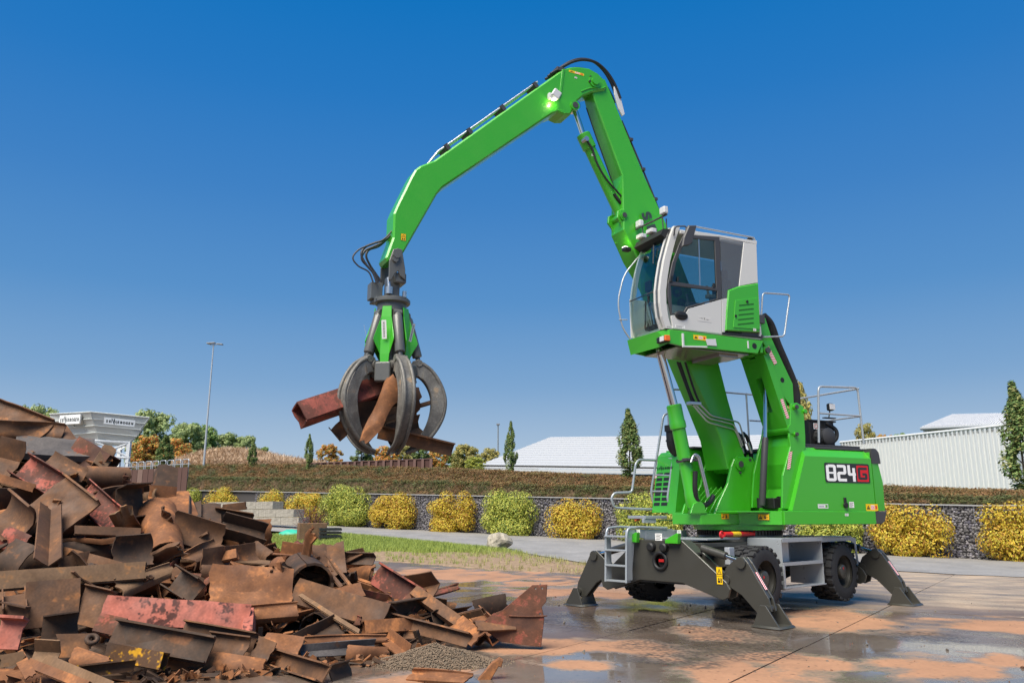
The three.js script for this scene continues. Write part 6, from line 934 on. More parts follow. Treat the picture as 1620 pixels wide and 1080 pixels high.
{ // galvanised railing behind the heap
  const rl = thing('railing', 'galvanised hoop railing beyond the scrap heap beside the orange trees', 'railing'); const a = [-27.963,4.822,-58], b = [-21.632,4.688,-54], yT = [-25.127,5.367,-56][1];
  for (let k = 0; k < 9; k++) { const p = P2(a, b, k / 9), q = P2(a, b, (k + .78) / 9); part(rl, 'hoop', pipe([[p[0], yT - 1.3, p[2]], [p[0], yT, p[2]], [q[0], yT, q[2]], [q[0], yT - 1.3, q[2]]], .035, .14, 6), M.galv); }
  part(rl, 'lower_rail', cyl([a[0], yT - .32, a[2]], [b[0], yT - .32, b[2]], .025, .025, 6), M.galv);
  const rb = thing('rusty_kerb_wall', 'low rusty steel edging below the galvanised railing', 'wall'); for (let k = 0; k < 12; k++) { const p = P2(a, b, k / 12), q = P2(a, b, (k + .94) / 12); part(rb, 'panel', loft([[[p[0], yT - .55, p[2] + .3], [q[0], yT - .55, q[2] + .3], [q[0], 2.2, q[2] + .3], [p[0], 2.2, p[2] + .3]], [[p[0], yT - .55, p[2] + .2], [q[0], yT - .55, q[2] + .2], [q[0], 2.2, q[2] + .2], [p[0], 2.2, p[2] + .2]]]), MS(k % 3 ? [.09, .045, .035] : [.16, .10, .08], .85)); }
}
{ // stacked concrete blocks
  const tex = dataTex(256, 256, (i, j) => { const u = i / 256, v = j / 256, a = tileF(u, v, 5, 71.5, 5), st = tileF(u, .1, 24, 75.5, 3), b = tileF(u, v, 50, 77.5, 2); const k = 150 + 60 * a + 70 * st + 30 * b; return [k, k * .96, k * .88].map(x => clamp(x, 0, 255)); });
  const cm = new THREE.MeshStandardMaterial({ map: tex, roughness: .9, bumpMap: rustBump, bumpScale: .01 });
  const P = [-20.888,2.704,-52.554], Q = [-13.704,2.46,-47.556], sA = toST(P[0], P[2])[0], sB = toST(Q[0], Q[2])[0], yb = terrST((sA + sB) / 2, 5);
  const dirS = Math.sign(sB - sA), L = 1.55, top = Q[1], h = (top - yb) / 3; let k = 0;
  const names = [['lowest', 4], ['middle', 3], ['top', 3]];
  const put = (s, row, label, t = 5) => { const b = solo('concrete_block', box(-L / 2 + .01, L / 2 - .01, .005, h - .006, -.4, .4, .02), cm, label, 'concrete block', 'stacked concrete blocks'); const [x, z] = fromST(s, t); b.position.set(x, yb + row * h, z); b.rotation.y = Math.atan2(NT[0], NT[1]); return b; };
  const end = sB;
  const lab = ['top course of the concrete block stack, right end', 'top course of the concrete block stack, second from the right', 'top course of the concrete block stack, third from the right', 'top course of the concrete block stack, left end'];
  for (let i = 0; i < 4; i++) put(end - dirS * (i + .5) * L, 2, `stained concrete block in the ${lab[i]}`);
  const lab2 = ['right end, stepped out past the top course', 'second from the right end', 'third from the right end', 'fourth from the right end', 'left end beside the heap'];
  for (let i = 0; i < 5; i++) put(end - dirS * (i - .5 - .2) * L, 1, `stained concrete block in the middle course, ${lab2[i]}`);
  for (let i = 0; i < 5; i++) put(end - dirS * (i - 1.0) * L, 0, `stained concrete block in the bottom course, ${['right end', 'second from right', 'third from right', 'fourth from right', 'left end'][i]}`);
}
{ // odds and ends by the verge: barrel stack, crate, sheet, dry shrub, boulder
  const sp = [-10.62,0.561,-39.567]; const tarp = solo('tarpaulin', (() => { const g = new THREE.SphereGeometry(1, 24, 12, 0, 2 * PI, 0, PI / 2).scale(.72, .32, .5); const p = g.attributes.position; for (let i = 0; i < p.count; i++) p.setY(i, p.getY(i) + .04 * noise.noise(p.getX(i) * 5, p.getZ(i) * 5, 2)); g.computeVertexNormals(); return g; })(), MS([.03, .42, .28], .5), 'turquoise plastic cover behind the right end of the heap', 'cover'); tarp.position.set(sp[0], sp[1] + .12, sp[2]);
  const pl = [-8.173,0.406,-36.346]; const pal = thing('pallet_stack', 'dark weathered pallet stack at the edge of the grass verge', 'pallet stack'); pal.position.set(pl[0], pl[1], pl[2]); pal.rotation.y = .5; for (let k = 0; k < 5; k++) { part(pal, 'pallet', [...[-.35, 0, .35].map(z => box(-.5, .5, k * .15, k * .15 + .09, z - .05, z + .05, .004)), ...[-.4, -.2, 0, .2, .4].map(x => box(x - .07, x + .07, k * .15 + .09, k * .15 + .115, -.4, .4, .003))], MS(k % 2 ? [.035, .035, .03] : [.025, .03, .03], .85)); }
  const dm = [-8.876,0.383,-36.248]; const bin = solo('steel_bin', box(-.6, .6, 0, .95, -.35, .35, .02), R.tan, 'pale rusty steel box standing left of the pallet stack', 'bin'); bin.position.set(dm[0], dm[1], dm[2]); bin.rotation.y = .4;
  const dsh = [-9.82,0.608,-40.027]; const shrub = thing('dry_shrub', 'small reddish leafless shrub in front of the concrete blocks', 'shrub'); shrub.position.set(dsh[0], dsh[1], dsh[2]); { const r = rng(5), st = []; for (let k = 0; k < 60; k++) { const a = r() * 2 * PI, l = .5 + r() * .9, h = .7 + r() * 1.0; st.push(cyl([(r() - .5) * .5, 0, (r() - .5) * .5], [Math.cos(a) * l * .7, h, Math.sin(a) * l * .7], .012, .005, 4)); } part(shrub, 'twig', st, MS([.10, .04, .035], .9)); part(shrub, 'foliage', leafCloud(700, (r) => { const a = r() * 2 * PI, h = .3 + r() * 1.2, k = .4 + r() * .6; return [[Math.cos(a) * k, h, Math.sin(a) * k], [Math.cos(a), .3, Math.sin(a)]]; }, .03, [[.22, .06, .05], [.16, .06, .05], [.20, .10, .06]], 9), leafMat); }
  const bo = [-.522,0.305,-32.314]; const bd = (() => { const g = new THREE.IcosahedronGeometry(1, 4); const p = g.attributes.position; for (let i = 0; i < p.count; i++) { const v = V3(p.getX(i), p.getY(i), p.getZ(i)); let k = 1 + .28 * noise.noise(v.x * 1.1 + 3, v.y * 1.1, v.z * 1.1) + .10 * noise.noise(v.x * 3, v.y * 3, v.z * 3 + 7) + .04 * noise.noise(v.x * 9, v.y * 9, v.z * 9); k = Math.min(k, .93 / Math.max(.2, Math.abs(v.x * .5 + v.y * .85)), 1.0 / Math.max(.2, Math.abs(-v.x * .8 + v.y * .45 + v.z * .4))); p.setXYZ(i, v.x * k * .52, v.y * k * .38, v.z * k * .45); } return creased(g, .35); })();
  const stoneT = dataTex(256, 256, (i, j) => { const a = tileF(i / 256, j / 256, 5, 81.5, 5), b = tileF(i / 256, j / 256, 30, 85.5, 3); return [150 + 80 * a + 50 * b, 142 + 76 * a + 48 * b, 126 + 70 * a + 46 * b].map(x => clamp(x, 0, 255)); });
  const boulder = solo('boulder', bd, new THREE.MeshStandardMaterial({ map: stoneT, roughness: .9, bumpMap: rustBump, bumpScale: .02 }), 'pale grey boulder lying on the verge beside the road', 'boulder'); boulder.position.set(bo[0], bo[1] + .32, bo[2]); boulder.rotation.set(.1, .6, .12);
  // gravel heap in front of the scrap
  const gc = [-.879,-.002,-9.801]; const gh = (x, z) => { const d = Math.hypot(x / .88, z / .55); return .27 * Math.max(0, 1 - d) * (1 + .15 * noise.noise(x * 4, z * 4, 1)) + .012 * noise.noise(x * 12, z * 12, 2) * sstep(1.1, .8, d); };
  const pg = new THREE.PlaneGeometry(1.9, 1.3, 70, 50).rotateX(-PI / 2); { const p = pg.attributes.position; for (let i = 0; i < p.count; i++) p.setY(i, gh(p.getX(i), p.getZ(i)) - .012); pg.computeVertexNormals(); }
  const heapG = thing('gravel_heap', 'small heap of grey brown grit in front of the scrap', 'gravel heap'); heapG.position.set(gc[0], gc[1] + .004, gc[2] + .02); heapG.scale.set(.84, .8, .84); part(heapG, 'grit_core', pg, MS([.13, .10, .07], .95, 0, { bumpMap: rustBump, bumpScale: .02 }));
  const peb = toCreasedNormals(new THREE.IcosahedronGeometry(1, 0), .1); const N = 5200, im = new THREE.InstancedMesh(peb, MS([1, 1, 1], .9), N), q = new THREE.Object3D(), c = new THREE.Color(), r = rng(91); for (let k = 0; k < N; k++) { const a = r() * 2 * PI, d = Math.sqrt(r()) * (r() < .1 ? 1.25 : 1), x = Math.cos(a) * d * .88, z = Math.sin(a) * d * .55; q.position.set(x, gh(x, z) + .002, z); q.rotation.set(r() * 6, r() * 6, r() * 6); q.scale.setScalar(.006 + r() * .008); q.updateMatrix(); im.setMatrixAt(k, q.matrix); const m = r(); c.setRGB(.11 + m * .13, .08 + m * .09, .052 + m * .06); im.setColorAt(k, c); } im.name = 'grit'; im.userData.kind = 'stuff'; heapG.add(im);
}
// ------------------------------------------------------------------ scrap heap
// sheet metal: an open section swept along a length, with thickness, bend, twist and dents
function sheet(prof, len, o = {}) {
  const { th = .016, bend = 0, sweep = 0, twist = 0, warp = .012, nl = 8, seed = 1, taper = 1, ragged = .03 } = o, m = prof.length, pts = [];
  const r = rng(seed), ph = r() * 50;
  for (let i = 0; i <= nl; i++) {
    const k = i / nl - .5, zl = k * len; let cy = 0, cz = zl, cx = 0, a = 0;
    if (Math.abs(bend) > .01) { const R = len / bend; a = k * bend; cy = R * (1 - Math.cos(a)) - R * (1 - Math.cos(bend / 2)) * .5; cz = R * Math.sin(a); }
    if (sweep) cx = sweep * (k * k * 4 - .33);
    const tw = twist * k, c = Math.cos(tw), s = Math.sin(tw), tp = lerp(1, taper, i / nl);
    const row = prof.map(([x, y], j) => { const e = (i === 0 || i === nl) ? (noise.noise(j * 1.3 + ph, i, 3) * ragged * 2) : 0; const X = (x * c - y * s) * tp, Y = (x * s + y * c) * tp + warp * 2.5 * noise.noise(x * 3 + ph, zl * 2.2, ph); return V3(cx + X, cy + Y * Math.cos(a), cz + e - Y * Math.sin(a)); });
    pts.push(row);
  }
  const N = pts.map((row, i) => row.map((p, j) => { const du = pts[Math.min(i + 1, nl)][j].clone().sub(pts[Math.max(i - 1, 0)][j]), dv = row[Math.min(j + 1, m - 1)].clone().sub(row[Math.max(j - 1, 0)]); return du.cross(dv).normalize(); }));
  const pos = [], uv = [], us = [0]; for (let j = 1; j < m; j++) us.push(us[j - 1] + Math.hypot(prof[j][0] - prof[j - 1][0], prof[j][1] - prof[j - 1][1]));
  const V = (i, j, s) => { const p = pts[i][j], n = N[i][j]; return [p.x + n.x * s * th / 2, p.y + n.y * s * th / 2, p.z + n.z * s * th / 2]; }, T = (i, j) => [us[j] * .7 + ph, (i / nl * len) * .7];
  const q = (a, b, c, d, ta, tb, tc, td) => { pos.push(...a, ...b, ...c, ...a, ...c, ...d); uv.push(...ta, ...tb, ...tc, ...ta, ...tc, ...td); };
  for (let i = 0; i < nl; i++) for (let j = 0; j + 1 < m; j++) { q(V(i, j, 1), V(i + 1, j, 1), V(i + 1, j + 1, 1), V(i, j + 1, 1), T(i, j), T(i + 1, j), T(i + 1, j + 1), T(i, j + 1)); q(V(i, j, -1), V(i, j + 1, -1), V(i + 1, j + 1, -1), V(i + 1, j, -1), T(i, j), T(i, j + 1), T(i + 1, j + 1), T(i + 1, j)); }
  for (let i = 0; i < nl; i++) { q(V(i, 0, -1), V(i + 1, 0, -1), V(i + 1, 0, 1), V(i, 0, 1), T(i, 0), T(i + 1, 0), T(i + 1, 0), T(i, 0)); q(V(i, m - 1, 1), V(i + 1, m - 1, 1), V(i + 1, m - 1, -1), V(i, m - 1, -1), T(i, m - 1), T(i + 1, m - 1), T(i + 1, m - 1), T(i, m - 1)); }
  for (let j = 0; j + 1 < m; j++) { q(V(0, j, 1), V(0, j + 1, 1), V(0, j + 1, -1), V(0, j, -1), T(0, j), T(0, j + 1), T(0, j + 1), T(0, j)); q(V(nl, j, -1), V(nl, j + 1, -1), V(nl, j + 1, 1), V(nl, j, 1), T(nl, j), T(nl, j + 1), T(nl, j + 1), T(nl, j)); }
  const g = new THREE.BufferGeometry(); g.setAttribute('position', new THREE.Float32BufferAttribute(pos, 3)); g.setAttribute('uv', new THREE.Float32BufferAttribute(uv, 2));
  return toCreasedNormals(g, .6);
}
const line = (a, b, n = 4) => Array.from({ length: n + 1 }, (_, k) => [lerp(a[0], b[0], k / n), lerp(a[1], b[1], k / n)]);
const chain = (...p) => { const o = []; for (let i = 0; i + 1 < p.length; i++) { const n = Math.max(1, Math.min(4, Math.round(Math.hypot(p[i + 1][0] - p[i][0], p[i + 1][1] - p[i][1]) / .12))), l = line(p[i], p[i + 1], n); o.push(...(i ? l.slice(1) : l)); } return o; };
const SEC = {
  flat: (w) => line([-w / 2, 0], [w / 2, 0], 5), fold: (w, h = w * .35) => chain([-w / 2, h], [0, 0], [w / 2, h * .6]), ell: (w, h = w * .6) => chain([-w / 2, 0], [w / 2, 0], [w / 2, h]), ellIn: (w, h = w * .5) => chain([w / 2, 0], [-w / 2, 0], [-w / 2, -h]),
  chan: (w, h = w * .45) => chain([-w / 2, h], [-w / 2, 0], [w / 2, 0], [w / 2, h]), chanIn: (w, h = w * .45) => chain([-w / 2, -h], [-w / 2, 0], [w / 2, 0], [w / 2, -h]), box: (w, h = w * .6) => chain([-w / 2, 0], [w / 2, 0], [w / 2, -h], [-w / 2, -h], [-w / 2, -.012]), wave: (w, h = .08) => Array.from({ length: 9 }, (_, k) => [(k / 8 - .5) * w, h * Math.sin(k / 8 * 2 * PI * .9)]),
  arc: (w, ang) => { const R = w / ang; return Array.from({ length: 11 }, (_, k) => { const a = (k / 10 - .5) * ang; return [R * Math.sin(a), R * Math.cos(a) - R]; }); }, arcIn: (w, ang) => { const R = w / ang; return Array.from({ length: 11 }, (_, k) => { const a = (k / 10 - .5) * ang; return [R * Math.sin(a), R - R * Math.cos(a)]; }); }, tube: (d) => Array.from({ length: 19 }, (_, k) => { const a = k / 18 * 2 * PI * .995; return [d / 2 * Math.sin(a), d / 2 * Math.cos(a) - d / 2]; }),
};
const EYE = V3(0, 1.666, 0);
function setPiece(m, P, Q, roll) {
  const A = V3(...P), B = V3(...Q), Z = B.clone().sub(A).normalize(), C = A.clone().add(B).multiplyScalar(.5), v = EYE.clone().sub(C).normalize(); v.y += .35;
  const Y = v.addScaledVector(Z, -v.dot(Z)).normalize().applyAxisAngle(Z, roll), X = Y.clone().cross(Z);
  m.setRotationFromMatrix(new THREE.Matrix4().makeBasis(X, Y, Z)); m.position.copy(C); return m;
}
let pieceSeed = 500; const placed = [];
function piece(name, mat, P, Q, sec, roll, label, o = {}) {
  const len = V3(...P).distanceTo(V3(...Q)), secs = Array.isArray(sec[0][0]) ? sec : [sec];
  const m = solo(name, secs.map(s => sheet(s, len, { seed: pieceSeed++, ...o })), mat, label, 'scrap metal', o.group ?? 'scrap in the heap');
  setPiece(m, P, Q, roll); if (!o.group) placed.push([m.position.clone(), label, len, V3(...P), V3(...Q)]); return m;
}
const RX = [-13, -8.7, -7.3, -6.0, -4.9, -3.8, -2.5, -1.6, -.2, .5], RYs = [3.9, 3.5, 2.9, 2.35, 1.85, 1.25, .95, .55, .12, 0];
const heapR = (x) => interp(x, [-10, -4, -1.5, 0], [-13.6, -13, -11.9, -11]), heapF = (x) => interp(x, [-7, -4.5, -3, -1.8, 0, .6], [-8.2, -8.7, -9.3, -10.0, -10.7, -11]);
const heapY = (x, z) => { const r = interp(x, RX, RYs), a = heapR(x), b = heapF(x), u = z > a ? (z - a) / (b - a) : (a - z) / 4.5; return r * Math.max(0, 1 - u); };
{
  const core = new THREE.PlaneGeometry(15, 11, 110, 80).rotateX(-PI / 2).translate(-6.4, 0, -12.6), p = core.attributes.position;
  for (let i = 0; i < p.count; i++) { const x = p.getX(i), z = p.getZ(i), h = heapY(x, z); p.setY(i, h * .74 - .12 + Math.min(h, .5) * (.35 * noise.noise(x * 2.2, z * 2.2, 4) + .3 * noise.noise(x * 6, z * 6, 1))); }
  const c = solo('scrap_fill', creased(core, .1), R.dark, 'fine rusty fill and dirt inside the scrap heap', 'scrap', null, 'stuff');
  // crumbs of rust and turnings
  const r = rng(301), kinds = [sheet(SEC.arc(.10, 2.2), .14, { th: .006, nl: 3, seed: 1 }), sheet(SEC.flat(.06), .18, { th: .006, nl: 3, warp: .02, seed: 2 }), sheet(SEC.ell(.06), .16, { th: .006, nl: 3, seed: 3 })];
  kinds.forEach((g, kk) => { const N = 300, im = new THREE.InstancedMesh(g, [R.brown, R.orange, R.dark][kk], N), q = new THREE.Object3D(); for (let k = 0; k < N; k++) { let x = lerp(-9, -.8, Math.pow(r(), .8)), z = lerp(heapF(x) + .5, heapR(x), Math.pow(r(), 1.6)); const toe = r() < .06; if (toe) { z = heapF(x) + .2 + r() * .4; } q.position.set(x, Math.max(heapY(x, z) * .86, .02), z); q.rotation.set(r() * 6, r() * 6, r() * 6); if (toe) q.rotation.set((r() - .5) * .5, r() * 6, (r() - .5) * .5); q.scale.setScalar(toe ? .2 + r() * .4 : .6 + r() * .9); q.updateMatrix(); im.setMatrixAt(k, q.matrix); } im.name = numbered('scrap_crumbs'); im.castShadow = im.receiveShadow = true; tag(im, ['rusty curled turnings strewn through the heap', 'small rusty strips strewn through the heap', 'small rusty angle bits strewn through the heap'][kk], 'scrap', null, 'stuff'); scene.add(im); });
}
// the pieces one can pick out, roughly from top left to bottom right
const O = R.orange, B_ = R.brown, D_ = R.dark, T_ = R.tan, RD = R.red, PK = R.pink, DR = R.deepRed, YL = R.yellow, BL = R.blue;
piece('steel_plate', B_, [-8.885,3.299,-13.114], [-7.708,2.88,-12.978], SEC.ell(.75, .1), -.1, 'wide brown plate with a folded edge at the very top left of the heap');
piece('warped_strip', B_, [-8.26,3.002,-12.768], [-7.424,2.983,-13.187], SEC.wave(.34, .05), .5, 'wavy brown strip lying above the bluish plate', { bend: .5, nl: 14, warp: .04 });
piece('steel_plate', BL, [-7.905,2.773,-12.685], [-6.901,2.755,-13.197], SEC.ellIn(.62, .1), -.75, 'bluish grey flat plate near the top of the heap', { warp: .02 });
piece('curled_sheet', B_, [-7.68,3.102,-13.318], [-7.289,2.785,-13.06], SEC.arc(.4, 2), .3, 'small curled sheet sticking up behind the bluish plate');
piece('box_offcut', DR, [-7.177,2.74,-13.017], [-6.587,2.428,-12.893], SEC.box(.42, .34), .4, 'dark red box offcut right of the bluish plate');
piece('rust_block', T_, [-6.563,2.421,-12.787], [-6.604,2.751,-13.144], SEC.box(.2, .2), .2, 'pale flaky block standing up near the top right of the heap', { th: .03 });
piece('half_pipe', B_, [-6.578,2.268,-12.483], [-6.07,2.264,-12.819], SEC.arc(.55, 3.4), .2, 'short brown half pipe below the pale flaky block', { th: .02 });
piece('channel_offcut', RD, [-7.413,2.367,-12.189], [-6.654,2.021,-11.966], SEC.chan(.36, .16), .1, 'red painted channel below the bluish plate');
piece('steel_plate', B_, [-7.261,2.482,-12.501], [-6.624,2.268,-12.495], SEC.wave(.42, .03), .1, 'leaf-shaped brown plate above the large flanged plate', { taper: .5, warp: .03 });
piece('folded_plate', B_, [-7.894,2.542,-12.245], [-7.5,2.449,-12.284], SEC.fold(.6, .2), .2, 'brown folded plate at the left edge above a curved strip');
piece('curved_strip', O, [-7.588,2.217,-11.805], [-6.989,2.053,-11.797], SEC.flat(.12), .3, 'thick curved strip at the left edge of the heap', { bend: -.8, th: .04, nl: 12 });
piece('flanged_plate', B_, [-6.734,1.958,-11.631], [-6.007,1.572,-11.272], SEC.chan(.72, .10), .15, 'large flanged brown plate in the left middle of the heap', { th: .028, warp: .006 });
piece('angle_offcut', B_, [-6.386,1.725,-11.26], [-5.718,1.034,-10.177], SEC.fold(.26, .14), .1, 'upright folded angle in front of the large flanged plate', { th: .022, taper: 1.15 });
piece('curved_band', B_, [-6.958,1.742,-11.192], [-6.445,1.475,-10.941], SEC.arcIn(.8, 3.2), .5, 'curved band like half a ring left of the large flanged plate', { th: .03 });
piece('channel_offcut', RD, [-6.427,2.006,-12.07], [-5.58,1.516,-11.592], SEC.chan(.36, .13), .1, 'red channel running right from under the large flanged plate');
piece('curved_strip', B_, [-6.247,1.95,-12.061], [-5.78,2.081,-12.664], SEC.flat(.16), .9, 'bowed brown strip arching over an open box', { bend: .7, th: .025, nl: 12 });
piece('box_offcut', D_, [-5.854,1.802,-12.021], [-5.62,1.844,-12.362], SEC.chan(.48, .34), .2, 'open dark box under the bowed strip');
piece('flat_bar', B_, [-5.909,1.474,-11.046], [-5.185,1.433,-11.414], SEC.box(.11, .06), .1, 'straight flat bar in the middle of the heap below the flanged plate', { th: .02, warp: .004 });
piece('curled_sheet', O, [-5.509,1.881,-12.322], [-4.84,1.267,-11.264], SEC.arc(.95, 3.3), .35, 'large curled sheet open to the lower right in the heap', { th: .022, taper: .8 });
piece('upright_box', D_, [-5.473,1.987,-12.801], [-5.598,2.439,-13.091], SEC.chanIn(.30, .26), .25, 'dark open box standing up on the ridge of the heap');
piece('steel_plate', O, [-5.629,1.942,-12.533], [-5.296,1.928,-12.77], SEC.fold(.34, .1), -.1, 'orange folded plate between the curled sheet and the standing box');
piece('leaning_plate', O, [-5.352,2.03,-12.909], [-4.856,1.564,-12.22], SEC.flat(.36), -.2, 'leaning orange plate right of the standing box', { warp: .004 });
piece('rounded_plate', D_, [-4.837,1.852,-12.946], [-4.55,1.417,-12.169], SEC.arc(.36, .7), .1, 'dark upright plate with a rounded top beside the concrete blocks', { taper: 1.2 });
piece('angle_offcut', D_, [-5.049,1.871,-12.864], [-4.808,1.526,-12.274], SEC.fold(.2, .1), -.3, 'narrow upright angle left of the rounded dark plate');
piece('beam_offcut', B_, [-4.683,1.675,-12.783], [-4.123,1.577,-12.916], SEC.ell(.18, .12), .1, 'brown angle beam below the concrete blocks');
piece('flat_bar', B_, [-4.625,1.774,-12.99], [-4.255,1.813,-12.96], SEC.flat(.12), .5, 'thin bar lying highest below the concrete blocks', { th: .03 });
piece('channel_offcut', D_, [-4.458,1.467,-12.478], [-3.861,1.273,-12.713], SEC.chan(.34, .2), -.5, 'long dark channel below the angle beam');
piece('curved_plate', B_, [-4.989,1.53,-11.981], [-4.29,1.309,-12.148], SEC.arcIn(.46, 1.3), .3, 'curved plate right of the large curled sheet', { bend: .3, warp: .03 });
piece('torn_sheet', B_, [-4.426,1.063,-11.315], [-4.238,1.242,-11.966], SEC.wave(.3, .08), .2, 'torn crumpled sheet in the centre of the heap', { warp: .06, nl: 12 });
piece('flat_bar', B_, [-4.242,1.145,-11.745], [-3.876,1.192,-12.346], SEC.box(.11, .08), .2, 'short bar above the buckled sheet in the centre');
piece('buckled_sheet', B_, [-4.21,0.955,-11.182], [-3.7,1.045,-11.996], SEC.arcIn(.5, 1.0), .1, 'buckled brown sheet in the centre right of the heap', { warp: .05, bend: .3, nl: 12 });
piece('rolled_sheet', B_, [-4.136,0.872,-10.963], [-3.541,0.843,-11.363], SEC.arc(.34, 1.6), .2, 'rolled sheet lying under the buckled one', { warp: .05 });
piece('curled_tip', B_, [-3.926,1.194,-12.295], [-3.599,1.043,-12.027], SEC.arc(.3, 2.2), .6, 'small curled tip left of the round pipe ring');
piece('stone_grey_plate', T_, [-4.848,0.79,-10.235], [-4.502,0.971,-10.936], SEC.wave(.28, .05), .2, 'pale stone-coloured warped plate above the pink beam', { warp: .03, taper: .7 });
piece('warped_strip', B_, [-4.459,0.937,-10.839], [-4.049,0.789,-10.798], SEC.flat(.16), .4, 'warped strip right of the pale warped plate', { bend: -.6 });
piece('box_offcut', D_, [-4.349,0.846,-10.675], [-3.992,0.686,-10.545], SEC.chan(.28, .2), .2, 'small open dark channel above the big orange sheet');
piece('large_sheet', O, [-3.88,0.71,-10.626], [-2.899,0.681,-10.95], SEC.fold(.74, .12), -.25, 'big orange sheet in the lower centre of the heap', { warp: .03, taper: .85, nl: 12 });
piece('curved_plate', O, [-3.236,0.478,-10.237], [-2.701,0.493,-10.494], SEC.wave(.22, .05), .4, 'wavy orange plate under the big orange sheet', { warp: .03 });
piece('pipe_ring', D_, [-3.227,1.1,-12.353], [-2.819,0.994,-11.358], SEC.tube(.58), 0, 'wide rusty pipe ring open towards the camera at the heap edge', { th: .035, nl: 3, warp: .006 });
piece('upright_plate', B_, [-2.879,1.228,-12.383], [-2.685,0.877,-11.863], SEC.flat(.28), -.2, 'upright plate right of the pipe ring');
piece('upright_plate', B_, [-2.655,1.249,-12.31], [-2.5,0.842,-11.853], SEC.flat(.26), .25, 'second upright plate right of the pipe ring');
piece('thin_rod', B_, [-2.808,1.141,-12.257], [-2.141,0.645,-11.349], SEC.box(.035, .035), 0, 'thin rod leaning on the upright plates', { warp: 0, nl: 2 });
piece('thin_rod', B_, [-2.767,0.971,-12.039], [-2.34,0.709,-11.377], SEC.box(.04, .04), 0, 'shorter rod beside the leaning thin rod', { warp: 0, nl: 2 });
piece('wedge_plate', B_, [-2.466,1.031,-12.27], [-2.184,1.146,-12.142], SEC.fold(.2, .08), 0, 'small wedge plate furthest back at the heap edge by the grass', { taper: .5 });
piece('angle_offcut', D_, [-2.462,1.014,-12.253], [-2.018,1.005,-12.07], SEC.ell(.14, .1), -.2, 'dark angle lying behind the red plate on the right');
piece('red_plate', RD, [-1.983,0.831,-12.012], [-1.268,0.453,-11.774], SEC.ell(.30, .16), .2, 'red plate with folded side near the right end of the heap', { th: .025 });
piece('flat_bar', R.red, [-6.75,1.413,-10.793], [-6.369,1.288,-10.687], SEC.arc(.3, .8), .2, 'short red plate at the left edge halfway up the heap');
piece('long_bar', T_, [-6.08,0.914,-9.604], [-4.65,0.985,-10.462], SEC.box(.20, .08), .12, 'long straight pale brown bar across the lower left of the heap', { th: .03, warp: .004, nl: 14 });
piece('square_plate', B_, [-5.498,0.671,-9.395], [-5.019,0.699,-9.653], SEC.flat(.52), .1, 'large square brown plate below the long straight bar', { th: .03, warp: .004, ragged: .008 });
piece('steel_plate', B_, [-5.033,0.655,-9.675], [-4.708,0.587,-9.656], SEC.ell(.42, .1), .1, 'brown plate between the square plate and the pink beam');
piece('channel_offcut', B_, [-5.774,0.771,-9.638], [-5.511,0.576,-9.274], SEC.chan(.22, .1), .1, 'small upright channel left of the square plate');
piece('pink_beam', PK, [-4.661,0.617,-9.513], [-3.139,0.47,-9.937], SEC.box(.31, .14), .0, 'long faded pink painted beam in front of the heap', { th: .03, warp: .008, bend: -.06, nl: 16 });
piece('end_flange', PK, [-3.209,0.56,-10.159], [-3.02,0.363,-9.572], SEC.box(.10, .16), .2, 'pink flange plate at the right end of the pink beam', { th: .02 });
piece('beam_offcut', DR, [-4.64,0.498,-9.369], [-4.369,0.447,-9.346], SEC.box(.2, .15), .1, 'short dark red stub under the left end of the pink beam');
piece('dark_beam', D_, [-4.324,0.412,-9.119], [-3.238,0.237,-9.078], [SEC.chan(.26, .1), SEC.ell(.3, .02)], .15, 'long dark channel with a yellow paint mark under the pink beam', { th: .02, warp: .004 });
piece('beam_offcut', B_, [-3.717,0.388,-9.49], [-2.87,0.264,-9.415], SEC.ell(.2, .1), .2, 'brown angle under the right half of the pink beam');
piece('steel_plate', B_, [-3.349,0.295,-9.291], [-2.911,0.243,-9.286], SEC.ell(.2, .08), .15, 'short plate right of the long dark channel');
piece('yellow_block', YL, [-4.199,0.292,-8.729], [-3.61,0.195,-8.719], SEC.box(.16, .14), .35, 'chipped yellow block in front of the dark channel', { th: .02 });
piece('yellow_strip', YL, [-4.306,0.165,-8.278], [-3.813,0.187,-8.553], SEC.ell(.11, .08), .3, 'chipped yellow angle at the bottom left');
piece('bent_sheet', O, [-3.835,-.002,-9.126].map((v, i) => v + [0, .14, 0][i]), [-2.665,-.002,-9.126].map((v, i) => v + [0, .05, 0][i]), SEC.arc(.34, .8), .3, 'smooth orange bent sheet on the ground at the bottom centre', { bend: .5, th: .03, nl: 16, taper: .6 });
piece('bowed_channel', B_, [-3.321,-.001,-10.047].map((v, i) => v + [0, .16, 0][i]), [-1.853,0,-8.655].map((v, i) => v + [0, .06, 0][i]), SEC.chan(.17, .10), .35, 'long bowed channel on the ground at the bottom centre', { bend: .35, nl: 16, th: .018 });
piece('s_bracket', D_, [-1.871,-.004,-8.737], [-1.715,-.003,-9.065], SEC.wave(.34, .09), 1.2, 'small twisted bracket at the end of the bowed channel', { th: .014 });
piece('scoop_plate', O, [-2.814,0.249,-9.514], [-2.393,0.189,-9.554], SEC.ellIn(.34, .18), -.5, 'orange scoop-shaped plate left of the thin twisted strips', { th: .018, warp: .02 });
piece('steel_plate', B_, [-2.85,0.246,-9.358], [-2.646,0.189,-9.297], SEC.flat(.22), .1, 'small square plate left of the scoop-shaped plate');
piece('bent_beam', B_, [-2.87,0.695,-10.964], [-1.614,0.384,-10.782], SEC.box(.32, .26), .12, 'bent brown box beam with open end in the right half of the heap', { bend: .28, th: .022, nl: 14, warp: .008 });
